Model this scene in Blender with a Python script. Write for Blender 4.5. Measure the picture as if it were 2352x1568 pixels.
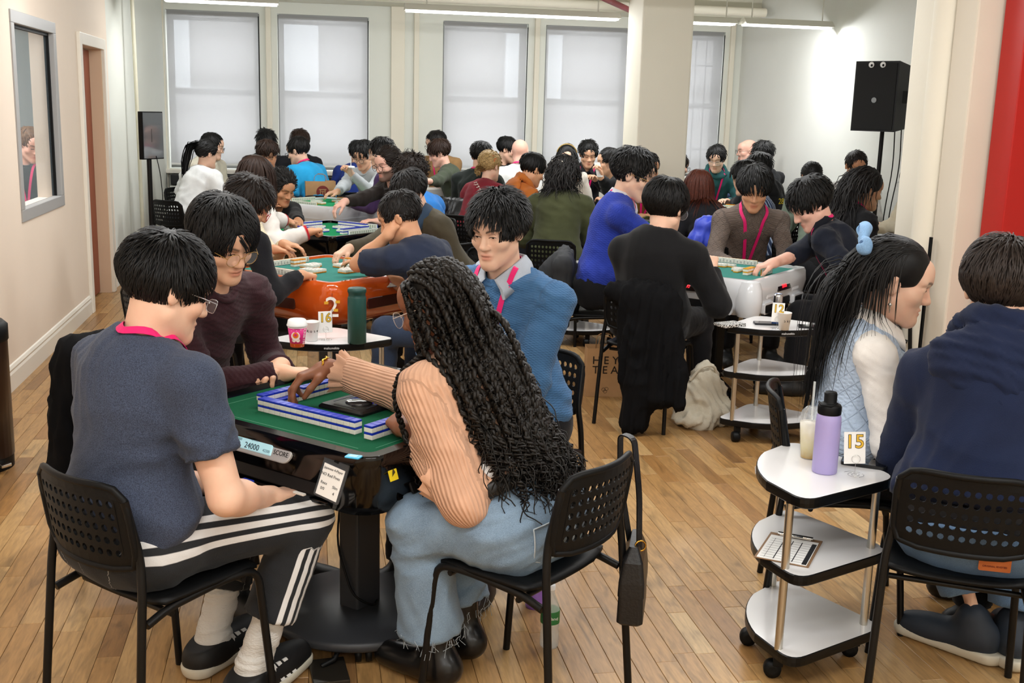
import bpy, bmesh, math, random
import numpy as np
from mathutils import Vector, Matrix
for _o in list(bpy.data.objects): bpy.data.objects.remove(_o)
SC = bpy.context.scene
COL = SC.collection
rng = np.random.default_rng(7)
random.seed(7)
# ------------------------------------------------------------------ camera
CW, CH = 2352, 1568
FPX = 2560.24
CAM_R = np.array([[0.98382606, -0.01005078, 0.17884424],
                  [-0.17706414, -0.205635, 0.96247729],
                  [0.02710298, -0.97857714, -0.20408871]])
CAM_H = 1.70
cam_d = bpy.data.cameras.new('camera')
cam = bpy.data.objects.new('camera', cam_d); COL.objects.link(cam)
_m = Matrix.Identity(4)
for _i in range(3):
    _m[_i][0] = CAM_R[_i, 0]; _m[_i][1] = -CAM_R[_i, 1]; _m[_i][2] = -CAM_R[_i, 2]
_m[2][3] = CAM_H
cam.matrix_world = _m
cam_d.sensor_width = 36.0; cam_d.lens = FPX / CW * 36.0; cam_d.clip_start = 0.05; cam_d.clip_end = 200
SC.camera = cam
# survey helpers: real positions of things measured from the photograph
def ray(u, v): return CAM_R @ np.array([u - CW / 2, v - CH / 2, FPX])
def atz(u, v, z): d = ray(u, v); return np.array([0, 0, CAM_H]) + d * ((z - CAM_H) / d[2])
def aty(u, v, y): d = ray(u, v); return np.array([0, 0, CAM_H]) + d * (y / d[1])
def atx(u, v, x): d = ray(u, v); return np.array([0, 0, CAM_H]) + d * (x / d[0])
# ------------------------------------------------------------------ colour management, world, lights
SC.view_settings.view_transform = 'Standard'
SC.view_settings.look = 'None'
SC.view_settings.exposure = 0.0
SC.view_settings.gamma = 1.0
SC.view_settings.use_curve_mapping = False
W = bpy.data.worlds.new('world'); SC.world = W; W.use_nodes = True
_bg = W.node_tree.nodes['Background']
_bg.inputs[0].default_value = (0.93, 0.96, 1.0, 1); _bg.inputs[1].default_value = 6.0
ROOM_Y = 13.6      # back wall
ROOM_XL = -1.73    # left partition
ROOM_XR = 5.33     # right wall
CEIL = 3.05
def area_light(name, loc, sx, sy, power, color=(.97, .985, 1.0), rot=(0, 0, 0)):
    l = bpy.data.lights.new(name, 'AREA'); l.shape = 'RECTANGLE'; l.size = sx; l.size_y = sy
    l.energy = power; l.color = color
    o = bpy.data.objects.new(name, l); COL.objects.link(o); o.location = loc; o.rotation_euler = rot
    return o
LAMP_P = 46.0
LAMP_ROWS = [  # (y, z, [(x0, x1)...]) linear fluorescent rows; the far row is in view
    (11.0, 2.60, [(-1.28, -0.25), (0.92, 3.02), (3.3, 4.22), (4.28, 5.22)]),
    (7.4, 2.66, [(-1.3, 0.9), (1.3, 3.5)]),
    (4.4, 2.66, [(-1.3, 0.9), (1.3, 3.5)]),
    (1.4, 2.66, [(-1.3, 0.9), (1.3, 3.5)]),
    (-1.4, 2.66, [(-1.3, 0.9), (1.3, 3.5)]),
]
for _y, _z, _xs in LAMP_ROWS:
    for _a, _b in _xs:
        for _t in (-1, 1):   # each fitting throws light to both sides
            area_light('ceiling_tube_light', ((_a + _b) / 2, _y + .03 * _t, _z - 0.045), _b - _a, 0.07, .5 * LAMP_P * (_b - _a) / 2.2 * (1.2 if _y > 9 else 1.0), rot=(math.radians(38) * _t, 0, 0))
area_light('side_room_fill_light', (-2.8, 8.6, 2.6), .3, 2.0, 70.0)  # added fill light to brighten the side room, no fitting modelled
# ------------------------------------------------------------------ materials
def lin(c):
    if isinstance(c, str):
        c = c.lstrip('#'); c = [int(c[i:i + 2], 16) / 255 for i in (0, 2, 4)]
    return tuple((x / 12.92 if x <= 0.04045 else ((x + 0.055) / 1.055) ** 2.4) for x in c[:3])
_mats = {}
def mat(name, color, rough=0.6, metal=0.0, spec=0.5, bump=None, var=0.0, vscale=3.0, coat=0.0, sheen=0.0, emit=None, alpha=1.0, trans=0.0, stretch=(1, 1, 1), ior=1.45, sss=0.0):
    """Principled material; bump=(scale, strength); var = +-noise on the colour."""
    if name in _mats: return _mats[name]
    m = bpy.data.materials.new(name); m.use_nodes = True; _mats[name] = m
    nt = m.node_tree; N = nt.nodes; L = nt.links; b = N['Principled BSDF']
    c = lin(color)
    b.inputs['Base Color'].default_value = (*c, 1); b.inputs['Roughness'].default_value = rough
    b.inputs['Metallic'].default_value = metal; b.inputs['Specular IOR Level'].default_value = spec
    b.inputs['Coat Weight'].default_value = coat; b.inputs['Coat Roughness'].default_value = 0.06
    b.inputs['Sheen Weight'].default_value = sheen; b.inputs['IOR'].default_value = ior
    b.inputs['Transmission Weight'].default_value = trans; b.inputs['Alpha'].default_value = alpha
    if sss:
        b.inputs['Subsurface Weight'].default_value = sss
        b.inputs['Subsurface Radius'].default_value = (0.010, 0.004, 0.002); b.inputs['Subsurface Scale'].default_value = 1.0
    if emit:
        b.inputs['Emission Color'].default_value = (*lin(emit[0]), 1); b.inputs['Emission Strength'].default_value = emit[1]
    if var or bump:
        tc = N.new('ShaderNodeTexCoord'); mp = N.new('ShaderNodeMapping'); mp.inputs['Scale'].default_value = stretch
        L.new(tc.outputs['Object'], mp.inputs[0])
    if var:
        n = N.new('ShaderNodeTexNoise'); n.inputs['Scale'].default_value = vscale; n.inputs['Detail'].default_value = 5
        L.new(mp.outputs[0], n.inputs['Vector'])
        r = N.new('ShaderNodeMapRange'); r.inputs[1].default_value = .3; r.inputs[2].default_value = .7
        r.inputs[3].default_value = 1 - var; r.inputs[4].default_value = 1 + var; L.new(n.outputs['Fac'], r.inputs[0])
        mx = N.new('ShaderNodeVectorMath'); mx.operation = 'SCALE'; mx.inputs[0].default_value = c; L.new(r.outputs[0], mx.inputs['Scale'])
        L.new(mx.outputs[0], b.inputs['Base Color'])
    if bump:
        n = N.new('ShaderNodeTexNoise'); n.inputs['Scale'].default_value = bump[0]; n.inputs['Detail'].default_value = 4
        L.new(mp.outputs[0], n.inputs['Vector'])
        bp = N.new('ShaderNodeBump'); bp.inputs['Strength'].default_value = bump[1]; bp.inputs['Distance'].default_value = 0.01
        L.new(n.outputs['Fac'], bp.inputs['Height']); L.new(bp.outputs[0], b.inputs['Normal'])
    return m
BLACK_PL = mat('black_plastic', '#0d0e0f', .48, spec=.22, bump=(400, .05))
BLACK_GL = mat('black_gloss', '#060607', .12, spec=.35, coat=.25)
BLACK_MT = mat('black_metal', '#0e0e0e', .38, spec=.3)
CHROME = mat('chrome', '#d8d8d6', .18, metal=1)
STEEL = mat('brushed_steel', '#c9c6bd', .3, metal=1)
WHITE_LAM = mat('white_laminate', '#e9e8e8', .14, coat=.3)
BLACK_EDGE = mat('black_edge_band', '#0a0a0a', .35, spec=.3)
WHITE_PAPER = mat('white_paper', '#f2f1ee', .8)
GREY_PL = mat('dark_grey_plastic', '#303236', .45)
# ------------------------------------------------------------------ mesh helpers
def link(o, parent=None, **props):
    COL.objects.link(o)
    if parent is not None: o.parent = parent
    for k, v in props.items(): o[k] = v
    return o
def new_mesh(name, V, F, material=None, smooth=False, parent=None, loc=None, **props):
    me = bpy.data.meshes.new(name)
    V = np.asarray(V, float)
    if isinstance(F, np.ndarray):
        nf, k = F.shape
        me.vertices.add(len(V)); me.vertices.foreach_set('co', V.ravel())
        me.loops.add(nf * k); me.loops.foreach_set('vertex_index', F.astype(np.int32).ravel())
        me.polygons.add(nf); me.polygons.foreach_set('loop_start', np.arange(0, nf * k, k, dtype=np.int32))
        me.polygons.foreach_set('loop_total', np.full(nf, k, dtype=np.int32))
        me.update(calc_edges=True); me.validate()
    else:
        me.from_pydata([tuple(v) for v in V], [], [tuple(f) for f in F]); me.update()
    if smooth: me.polygons.foreach_set('use_smooth', np.ones(len(me.polygons), bool))
    if material is not None:
        for m in (material if isinstance(material, (list, tuple)) else [material]): me.materials.append(m)
    o = bpy.data.objects.new(name, me); link(o, parent, **props)
    if loc is not None: o.location = loc
    return o
def thing(name, label, cat, loc=(0, 0, 0), rz=0.0, group=None):
    o = bpy.data.objects.new(name, None); o.empty_display_size = .1
    COL.objects.link(o); o.location = loc; o.rotation_euler = (0, 0, rz)
    o['label'] = label; o['category'] = cat
    if group: o['group'] = group
    return o
def tag(o, label, cat, group=None, kind=None):
    o['label'] = label; o['category'] = cat
    if group: o['group'] = group
    if kind: o['kind'] = kind
    return o
class MB:
    """collects shapes of ONE part; build() links it as one mesh object"""
    def __init__(s): s.V = []; s.F = []; s.M = []; s.mats = []; s.smooth = []
    def _mi(s, m):
        if m not in s.mats: s.mats.append(m)
        return s.mats.index(m)
    def add(s, V, F, m=None, smooth=False, T=None):
        n = len(s.V); mi = s._mi(m)
        for v in V:
            v = Vector(v)
            s.V.append(tuple(T @ v) if T is not None else tuple(v))
        for f in F: s.F.append(tuple(i + n for i in f)); s.M.append(mi); s.smooth.append(smooth)
        return s
    def box(s, c, d, m=None, bev=0.0, T=None, rz=0.0):
        x, y, z = d[0] / 2, d[1] / 2, d[2] / 2
        if bev <= 0:
            V = [(sx * x, sy * y, sz * z) for sz in (-1, 1) for sy in (-1, 1) for sx in (-1, 1)]
            F = [(0, 2, 3, 1), (4, 5, 7, 6), (0, 1, 5, 4), (2, 6, 7, 3), (0, 4, 6, 2), (1, 3, 7, 5)]
        else:
            bm = bmesh.new(); bmesh.ops.create_cube(bm, size=1)
            for v in bm.verts: v.co = Vector((v.co.x * d[0], v.co.y * d[1], v.co.z * d[2]))
            bmesh.ops.bevel(bm, geom=bm.edges[:], offset=min(bev, min(d) * .49), segments=2, affect='EDGES', profile=.6)
            bm.verts.index_update(); V = [v.co.copy() for v in bm.verts]; F = [[v.index for v in f.verts] for f in bm.faces]; bm.free()
        M = Matrix.Translation(Vector(c)) @ Matrix.Rotation(rz, 4, 'Z')
        if T is not None: M = T @ M
        return s.add(V, F, m, False, M)
    def lathe(s, prof, m=None, n=24, T=None, cap=True, smooth=True):
        V = []; F = []
        for r, z in prof:
            for i in range(n):
                a = 2 * math.pi * i / n; V.append((r * math.cos(a), r * math.sin(a), z))
        for k in range(len(prof) - 1):
            for i in range(n):
                j = (i + 1) % n; F.append((k * n + i, k * n + j, (k + 1) * n + j, (k + 1) * n + i))
        s.add(V, F, m, smooth, T)
        if cap:
            s.add(V[:n][::-1], [tuple(range(n))], m, False, T); s.add(V[-n:], [tuple(range(n))], m, False, T)
        return s
    def tube(s, pts, r, m=None, n=8, T=None, closed=False, smooth=True):
        P = [Vector(p) for p in pts]; K = len(P); rs = r if hasattr(r, '__len__') else [r] * K
        V = []; F = []; up = None
        for k in range(K):
            if closed: t = (P[(k + 1) % K] - P[k - 1]).normalized()
            else: t = (P[min(k + 1, K - 1)] - P[max(k - 1, 0)]).normalized()
            if up is None:
                up = Vector((0, 0, 1)) if abs(t.z) < .9 else Vector((1, 0, 0))
            a = t.cross(up); a = a.normalized() if a.length > 1e-6 else t.orthogonal().normalized()
            up = a.cross(t).normalized()
            for i in range(n):
                th = 2 * math.pi * i / n; V.append(P[k] + (a * math.cos(th) + up * math.sin(th)) * rs[k])
        for k in range(K if closed else K - 1):
            k2 = (k + 1) % K
            for i in range(n):
                j = (i + 1) % n; F.append((k * n + i, k * n + j, k2 * n + j, k2 * n + i))
        s.add(V, F, m, smooth, T)
        if not closed:
            s.add(V[:n], [tuple(range(n))[::-1]], m, False, T); s.add(V[-n:], [tuple(range(n))], m, False, T)
        return s
    def loft(s, rings, m=None, cap=True, smooth=False, T=None, closed=True):
        n = len(rings[0]); V = [v for r in rings for v in r]; F = []
        for k in range(len(rings) - 1):
            for i in range(n if closed else n - 1):
                j = (i + 1) % n; F.append((k * n + i, k * n + j, (k + 1) * n + j, (k + 1) * n + i))
        s.add(V, F, m, smooth, T)
        if cap:
            s.add(rings[0], [tuple(range(n))[::-1]], m, False, T); s.add(rings[-1], [tuple(range(n))], m, False, T)
        return s
    def build(s, name, parent=None, loc=None, rz=0.0, default=None, **props):
        me = bpy.data.meshes.new(name); me.from_pydata(s.V, [], s.F)
        for m in s.mats: me.materials.append(m if m is not None else default)
        me.polygons.foreach_set('material_index', np.array(s.M, np.int32))
        me.polygons.foreach_set('use_smooth', np.array(s.smooth, bool)); me.update()
        o = bpy.data.objects.new(name, me); link(o, parent, **props)
        if loc is not None: o.location = loc
        o.rotation_euler = (0, 0, rz)
        return o
def fillet(pts, r, seg=4):
    """polyline with rounded corners"""
    P = [Vector(p) for p in pts]; out = [P[0]]
    for i in range(1, len(P) - 1):
        a = (P[i - 1] - P[i]); b = (P[i + 1] - P[i]); rr = min(r, a.length * .45, b.length * .45)
        A = P[i] + a.normalized() * rr; B = P[i] + b.normalized() * rr
        for k in range(seg + 1):
            t = k / seg; out.append(A * (1 - t) ** 2 + P[i] * 2 * t * (1 - t) + B * t * t)
    out.append(P[-1]); return out
def rrect(hx, hy, r, z=0.0, seg=5, cx=0, cy=0):
    """rounded rectangle ring, counter-clockwise"""
    out = []
    for k, (sx, sy) in enumerate(((1, 1), (-1, 1), (-1, -1), (1, -1))):
        for i in range(seg + 1):
            a = math.pi / 2 * (k + i / seg)
            out.append((cx + sx * (hx - r) + r * math.cos(a), cy + sy * (hy - r) + r * math.sin(a), z))
    return out
def text_mesh(name, s, size, material, T, parent=None, align='CENTER', extrude=0.0006, offset=0.0, **props):
    cu = bpy.data.curves.new(name, 'FONT'); cu.body = s; cu.size = size; cu.extrude = extrude; cu.offset = offset
    cu.align_x = align; cu.align_y = 'CENTER'; cu.resolution_u = 3
    o = bpy.data.objects.new(name, cu); COL.objects.link(o)
    dg = bpy.context.evaluated_depsgraph_get(); me = bpy.data.meshes.new_from_object(o.evaluated_get(dg))
    bpy.data.objects.remove(o); bpy.data.curves.remove(cu)
    me.transform(T); me.materials.clear(); me.materials.append(material)
    ob = bpy.data.objects.new(name, me); link(ob, parent, **props)
    return ob
def frame_T(o, x, y):
    """matrix whose local x,y axes are the given directions, at o"""
    x = Vector(x).normalized(); y = Vector(y); z = x.cross(y).normalized(); y = z.cross(x)
    M = Matrix((x, y, z)).transposed().to_4x4(); M.translation = Vector(o); return M
def copy_tree(o, parent=None):
    c = o.copy(); COL.objects.link(c); c.parent = parent
    for ch in list(o.children): copy_tree(ch, c)
    return c
# ================================================================== ROOM
def wall_mat(name, color, var=.025):
    return mat(name, color, .75, var=var, vscale=1.3, bump=(35, .05))
M_PART = wall_mat('partition_paint', '#ecdccb'); M_BACK = wall_mat('back_wall_paint', '#e2e4dc')
M_CREAM = wall_mat('cream_paint', '#e9e3d3'); M_RIGHT = wall_mat('right_wall_paint', '#e2e3de')
M_CEIL = wall_mat('ceiling_paint', '#dad7c6'); M_TRIM = mat('trim_paint', '#efe9dd', .45)
M_GREYFR = mat('grey_metal_frame', '#a7a6a5', .45); M_BLIND = None
S = dict(kind='structure')
def quad_wall(name, holes, x0, x1, z0, z1, to3, material, thick=.12, **pr):
    """wall slab with rectangular holes; to3(x, d, z) maps along / depth / up to the world"""
    xs = sorted({x0, x1, *[h[0] for h in holes], *[h[1] for h in holes]}); zs = sorted({z0, z1, *[h[2] for h in holes], *[h[3] for h in holes]})
    b = MB()
    for i in range(len(xs) - 1):
        for j in range(len(zs) - 1):
            a, c, d, e = xs[i], xs[i + 1], zs[j], zs[j + 1]; mx, mz = (a + c) / 2, (d + e) / 2
            if any(h[0] < mx < h[1] and h[2] < mz < h[3] for h in holes): continue
            V = [to3(x, t, z) for t in (0, thick) for x, z in ((a, d), (c, d), (c, e), (a, e))]
            b.add(V, [(0, 1, 2, 3), (7, 6, 5, 4), (0, 4, 5, 1), (1, 5, 6, 2), (2, 6, 7, 3), (3, 7, 4, 0)], material)
    return b.build(name, **S)
# floor slab under the planks
FX0, FX1, FY0, FY1 = -3.9, 6.2, -2.6, ROOM_Y + .1
MB().box(((FX0 + FX1) / 2, (FY0 + FY1) / 2, -.07), (FX1 - FX0, FY1 - FY0, .1), mat('subfloor', '#4a3826', .9)).build('floor', **S)
floor_o = bpy.data.objects['floor']
def wood_mat():
    m = bpy.data.materials.new('oak_planks'); m.use_nodes = True; nt = m.node_tree; N = nt.nodes; L = nt.links; b = N['Principled BSDF']
    oi = N.new('ShaderNodeObjectInfo'); ge = N.new('ShaderNodeNewGeometry')
    ad = N.new('ShaderNodeMath'); ad.operation = 'ADD'; L.new(oi.outputs['Random'], ad.inputs[0]); L.new(ge.outputs['Random Per Island'], ad.inputs[1])
    fr = N.new('ShaderNodeMath'); fr.operation = 'FRACT'; L.new(ad.outputs[0], fr.inputs[0])
    ramp = N.new('ShaderNodeValToRGB'); cr = ramp.color_ramp
    cols = [(0, '#977047'), (.12, '#b0824e'), (.3, '#c59a63'), (.5, '#b98d57'), (.68, '#d2ab75'), (.82, '#c1935a'), (.93, '#dcb984'), (1, '#a67c4c')]
    cr.elements[0].position = 0; cr.elements[0].color = (*lin(cols[0][1]), 1); cr.elements[1].position = 1; cr.elements[1].color = (*lin(cols[-1][1]), 1)
    for p, c in cols[1:-1]: e = cr.elements.new(p); e.color = (*lin(c), 1)
    L.new(fr.outputs[0], ramp.inputs[0])
    off = N.new('ShaderNodeCombineXYZ'); mu = N.new('ShaderNodeMath'); mu.operation = 'MULTIPLY'; mu.inputs[1].default_value = 37.0
    L.new(fr.outputs[0], mu.inputs[0]); L.new(mu.outputs[0], off.inputs[0]); L.new(mu.outputs[0], off.inputs[2])
    va = N.new('ShaderNodeVectorMath'); L.new(ge.outputs['Position'], va.inputs[0]); L.new(off.outputs[0], va.inputs[1])
    mp = N.new('ShaderNodeMapping'); mp.inputs['Scale'].default_value = (1, .11, 1); L.new(va.outputs[0], mp.inputs[0])
    n1 = N.new('ShaderNodeTexNoise'); n1.inputs['Scale'].default_value = 95; n1.inputs['Detail'].default_value = 4; n1.inputs['Distortion'].default_value = .6; L.new(mp.outputs[0], n1.inputs['Vector'])
    mp2 = N.new('ShaderNodeMapping'); mp2.inputs['Scale'].default_value = (1, .2, 1); L.new(va.outputs[0], mp2.inputs[0])
    n2 = N.new('ShaderNodeTexNoise'); n2.inputs['Scale'].default_value = 16; n2.inputs['Detail'].default_value = 3; n2.inputs['Distortion'].default_value = 1.4; L.new(mp2.outputs[0], n2.inputs['Vector'])
    r1 = N.new('ShaderNodeMapRange'); r1.inputs[1].default_value = .3; r1.inputs[2].default_value = .72; r1.inputs[3].default_value = .62; r1.inputs[4].default_value = .90; L.new(n1.outputs['Fac'], r1.inputs[0])
    r2 = N.new('ShaderNodeMapRange'); r2.inputs[1].default_value = .53; r2.inputs[2].default_value = .74; r2.inputs[3].default_value = 1.0; r2.inputs[4].default_value = .58; L.new(n2.outputs['Fac'], r2.inputs[0])
    mm = N.new('ShaderNodeMath'); mm.operation = 'MULTIPLY'; L.new(r1.outputs[0], mm.inputs[0]); L.new(r2.outputs[0], mm.inputs[1])
    sc = N.new('ShaderNodeVectorMath'); sc.operation = 'SCALE'; L.new(ramp.outputs[0], sc.inputs[0]); L.new(mm.outputs[0], sc.inputs['Scale'])
    L.new(sc.outputs[0], b.inputs['Base Color'])
    b.inputs['Roughness'].default_value = .34; b.inputs['Specular IOR Level'].default_value = .45
    bp = N.new('ShaderNodeBump'); bp.inputs['Strength'].default_value = .12; bp.inputs['Distance'].default_value = .002; L.new(n1.outputs['Fac'], bp.inputs['Height']); L.new(bp.outputs[0], b.inputs['Normal'])
    return m
M_WOOD = wood_mat()
PW = .072
def plank_geo(l):
    x, y, z, e = PW / 2 - .0006, l / 2 - .0006, .02, .0012
    V = [(-x, -y, -z), (x, -y, -z), (x, y, -z), (-x, y, -z), (-x, -y, -e), (x, -y, -e), (x, y, -e), (-x, y, -e),
         (-x + e, -y + e, 0), (x - e, -y + e, 0), (x - e, y - e, 0), (-x + e, y - e, 0)]
    F = [(0, 1, 5, 4), (1, 2, 6, 5), (2, 3, 7, 6), (3, 0, 4, 7), (4, 5, 9, 8), (5, 6, 10, 9), (6, 7, 11, 10), (7, 4, 8, 11), (8, 9, 10, 11)]
    return V, F
LENS = [.3, .42, .55, .7, .9, 1.15]
pl_meshes = []
for _l in LENS:
    V_, F_ = plank_geo(_l); me = bpy.data.meshes.new('plank'); me.from_pydata(V_, [], F_); me.materials.append(M_WOOD); pl_meshes.append(me)
planks = []
x = FX0
while x < FX1:
    y = FY0 + random.random() * .8
    while y < FY1:
        k = random.choices(range(6), (2, 3, 4, 4, 3, 2))[0]; planks.append((x + PW / 2, y + LENS[k] / 2, k)); y += LENS[k]
    x += PW
def vis_size(p):
    c = CAM_R.T @ (np.array([p[0], p[1], 0]) - np.array([0, 0, CAM_H]))
    if c[2] < .5: return 0
    u, v = c[0] / c[2] * FPX + CW / 2, c[1] / c[2] * FPX + CH / 2
    if not (-60 < u < CW + 60 and -40 < v < CH + 120): return 0
    # zones of floor that furniture and people cover are rated lower
    if 560 < u < 900 and v < 1250: return .2
    return LENS[p[2]] / c[2] ** 2
order = sorted(range(len(planks)), key=lambda i: -vis_size(planks[i]))
near = set(order[:290]); sv = []; sf = []
for i, (px, py, k) in enumerate(planks):
    if i in near:
        o = bpy.data.objects.new('plank', pl_meshes[k]); link(o, floor_o); o.location = (px, py, 0)
    else:
        V_, F_ = plank_geo(LENS[k]); n = len(sv); sv += [(a + px, b_ + py, c) for a, b_, c in V_]; sf += [tuple(q + n for q in f) for f in F_]
o = new_mesh('distant_planks', sv, sf, M_WOOD, parent=floor_o); o['kind'] = 'stuff'
# ceiling with beams
MB().box(((FX0 + FX1) / 2, (FY0 + FY1) / 2, CEIL + .06), (FX1 - FX0, FY1 - FY0, .12), M_CEIL).build('ceiling', **S)
MB().box((1.8, ROOM_Y - .28, 2.96), (7.2, .56, .26), M_CEIL, .01).build('trim_1', **S)
MB().box((1.8, 9.6, 2.93), (7.2, .3, .26), M_CEIL, .01).build('trim_2', **S)
# left partition with window and door opening
WY0, WY1, WZ0, WZ1 = 7.27, 8.50, .935, 2.20
DY0, DY1, DZ1 = 9.36, 10.32, 2.10
quad_wall('wall_left', [(WY0 + .06, WY1 - .06, WZ0 + .06, WZ1 - .05), (DY0, DY1, 0, DZ1)], -2.6, 10.62, 0, CEIL, lambda a, t, z: (ROOM_XL - t, a, z), M_PART, .16)
# oblique end wall behind the partition, to the window corner
XC = -1.60
pA, pB = np.array([ROOM_XL, 10.62]), np.array([XC, ROOM_Y])
_L = np.linalg.norm(pB - pA); _d = (pB - pA) / _L
quad_wall('wall_alcove', [], 0, _L, 0, CEIL, lambda a, t, z: (pA[0] + _d[0] * a - _d[1] * t, pA[1] + _d[1] * a + _d[0] * t, z), M_BACK, .1)
# right wall, front wall behind the camera, walls of the side room
quad_wall('wall_right', [], -2.6, ROOM_Y + .3, 0, CEIL, lambda a, t, z: (ROOM_XR + t, a, z), M_RIGHT, .12)
quad_wall('wall_front', [], FX0, FX1, 0, CEIL, lambda a, t, z: (a, -2.6 - t, z), M_CREAM, .12)
quad_wall('wall_side_room', [], -2.6, 11.5, 0, CEIL, lambda a, t, z: (-3.75 - t, a, z), M_BACK, .1)
quad_wall('wall_side_room_end', [], -3.8, -1.89, 0, CEIL, lambda a, t, z: (a, 11.4 + t, z), mat('side_room_grey', '#a9b2b6', .7), .1)
# back wall with five windows
KB = ROOM_Y / 12.4
WINS = [(-1.435, -.483), (-.30, .66), (1.455, 2.394), (2.588, 3.56), (3.72, 4.66)]
WINS = [(a * KB, b * KB) for a, b in WINS]; BZ0, BZ1 = .92, 2.70
quad_wall('wall_back', [(a, b, BZ0, BZ1) for a, b in WINS], -2.2, ROOM_XR + .3, 0, CEIL, lambda a, t, z: (a, ROOM_Y + t, z), M_BACK, .3)
def blind_mat():
    m = bpy.data.materials.new('roller_shade_fabric'); m.use_nodes = True; nt = m.node_tree; N = nt.nodes; L = nt.links
    out = N['Material Output']; N.remove(N['Principled BSDF'])
    df = N.new('ShaderNodeBsdfDiffuse'); df.inputs[0].default_value = (.60, .60, .605, 1)
    tl = N.new('ShaderNodeBsdfTranslucent'); tl.inputs[0].default_value = (.62, .62, .625, 1)
    tr = N.new('ShaderNodeBsdfTransparent'); tr.inputs[0].default_value = (1, 1, 1, 1)
    m1 = N.new('ShaderNodeMixShader'); m1.inputs[0].default_value = .5; L.new(df.outputs[0], m1.inputs[1]); L.new(tl.outputs[0], m1.inputs[2])
    m2 = N.new('ShaderNodeMixShader'); m2.inputs[0].default_value = .30; L.new(m1.outputs[0], m2.inputs[1]); L.new(tr.outputs[0], m2.inputs[2])
    L.new(m2.outputs[0], out.inputs[0]); return m
M_SHADE = blind_mat(); M_SASH = mat('window_sash_paint', '#8d8d8a', .6); M_GLASS = mat('window_glass', '#eef2f3', .02, alpha=.06)
M_BARS = mat('window_bar_iron', '#2b2c2e', .6)
for i, (a, b) in enumerate(WINS):
    w = thing('window_%d' % (i + 1), 'tall window', 'window', (0, 0, 0)); del w['label'], w['category']; w['kind'] = 'structure'
    f = MB(); yy = ROOM_Y + .2; cx = (a + b) / 2
    for xx in (a + .035, b - .035): f.box((xx, yy, (BZ0 + BZ1) / 2), (.07, .06, BZ1 - BZ0), M_SASH)
    for zz, hh in ((BZ0 + .04, .08), (BZ1 - .05, .1)): f.box((cx, yy, zz), (b - a - .14, .06, hh), M_SASH)
    f.build('sash_frame', w)
    MB().box((cx, yy - .02, 1.80), (b - a - .14, .05, .07), M_SASH).build('meeting_rail', w)
    for zz0, zz1 in ((BZ0 + .08, 1.765), (1.835, BZ1 - .1)):
        MB().box((cx, yy, (zz0 + zz1) / 2), (b - a - .14, .006, zz1 - zz0), M_GLASS).build('pane', w)
    if i == 4:
        g = MB()
        for k in range(7): g.tube([(a + .1 + k * .135, yy + .12, BZ0), (a + .1 + k * .135, yy + .12, BZ1)], .009, M_BARS, 6)
        for zz in (1.25, 1.8, 2.3): g.box((cx, yy + .12, zz), (b - a, .012, .02), M_BARS)
        g.build('window_bar', w)
    sh = thing('roller_blind', 'pale grey roller blind on the %s window from the television corner' % ('first', 'second', 'third', 'fourth', 'fifth')[i], 'blind', (cx, ROOM_Y + .02, 0), group='roller blinds on the windows')
    MB().box((0, 0, (BZ1 + .98) / 2), (b - a - .03, .003, BZ1 - .98), M_SHADE).build('shade', sh)
    MB().lathe([(.03, -(b - a) / 2 + .02), (.03, (b - a) / 2 - .02)], mat('blind_tube', '#b9b9b6', .5), 12, T=Matrix.Translation((0, .03, BZ1 - .04)) @ Matrix.Rotation(math.pi / 2, 4, 'Y')).build('roller', sh)
    MB().box((0, 0, .97), (b - a - .03, .012, .022), mat('blind_bar', '#d7d7d4', .5), .003).build('bottom_bar', sh)
    MB().tube([((b - a) / 2 - .01, -.02, BZ1 - .04), ((b - a) / 2 - .012, -.02, .95)], .006, BLACK_PL, 5).build('pull_cord', sh)
    MB().box((cx, ROOM_Y - .05, BZ0 - .03), (b - a + .1, .14, .045), M_TRIM, .006).build('sill', w)
# neighbouring building seen faintly through the shades
bl = thing('apartment_block', 'pale building across the light well seen dimly through the window blinds', 'building', (1.8, 19.5, 0))
MB().box((0, 1, 3), (18, 1.5, 9), mat('facade_brick', '#8c8a88', .9, var=.1, vscale=1)).build('facade', bl)
for k in range(7):
    f = MB().box((-6.3 + k * 2.1, .2, 2.75), (1.0, .12, 1.7), mat('facade_window_glass', '#d9dee2', .3)).build('window', bl)
# casing strips, radiator boxes and pipes on the back wall
for k, xx in enumerate([-1.62, -.43, 1.06, 1.28, 2.73, 3.99, 5.2]):
    MB().box((xx, ROOM_Y - .02, 1.5), (.06 if k not in (2,) else .16, .05, 3.0), M_CREAM, .008).build('trim_%d' % (3 + k), **S)
for k, (a, b) in enumerate(WINS):
    r = thing('radiator', 'dark low wall radiator under the %s window from the television corner' % ('first', 'second', 'third', 'fourth', 'fifth')[k], 'radiator', ((a + b) / 2, ROOM_Y - .12, 0), group='radiators under the windows')
    MB().box((0, 0, .8), (b - a - .05, .16, .12), mat('radiator_dark', '#1d1e20', .5), .01).build('grille', r)
    MB().box((0, .01, .42), (b - a - .02, .17, .62), M_BACK, .01).build('cover', r)
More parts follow.
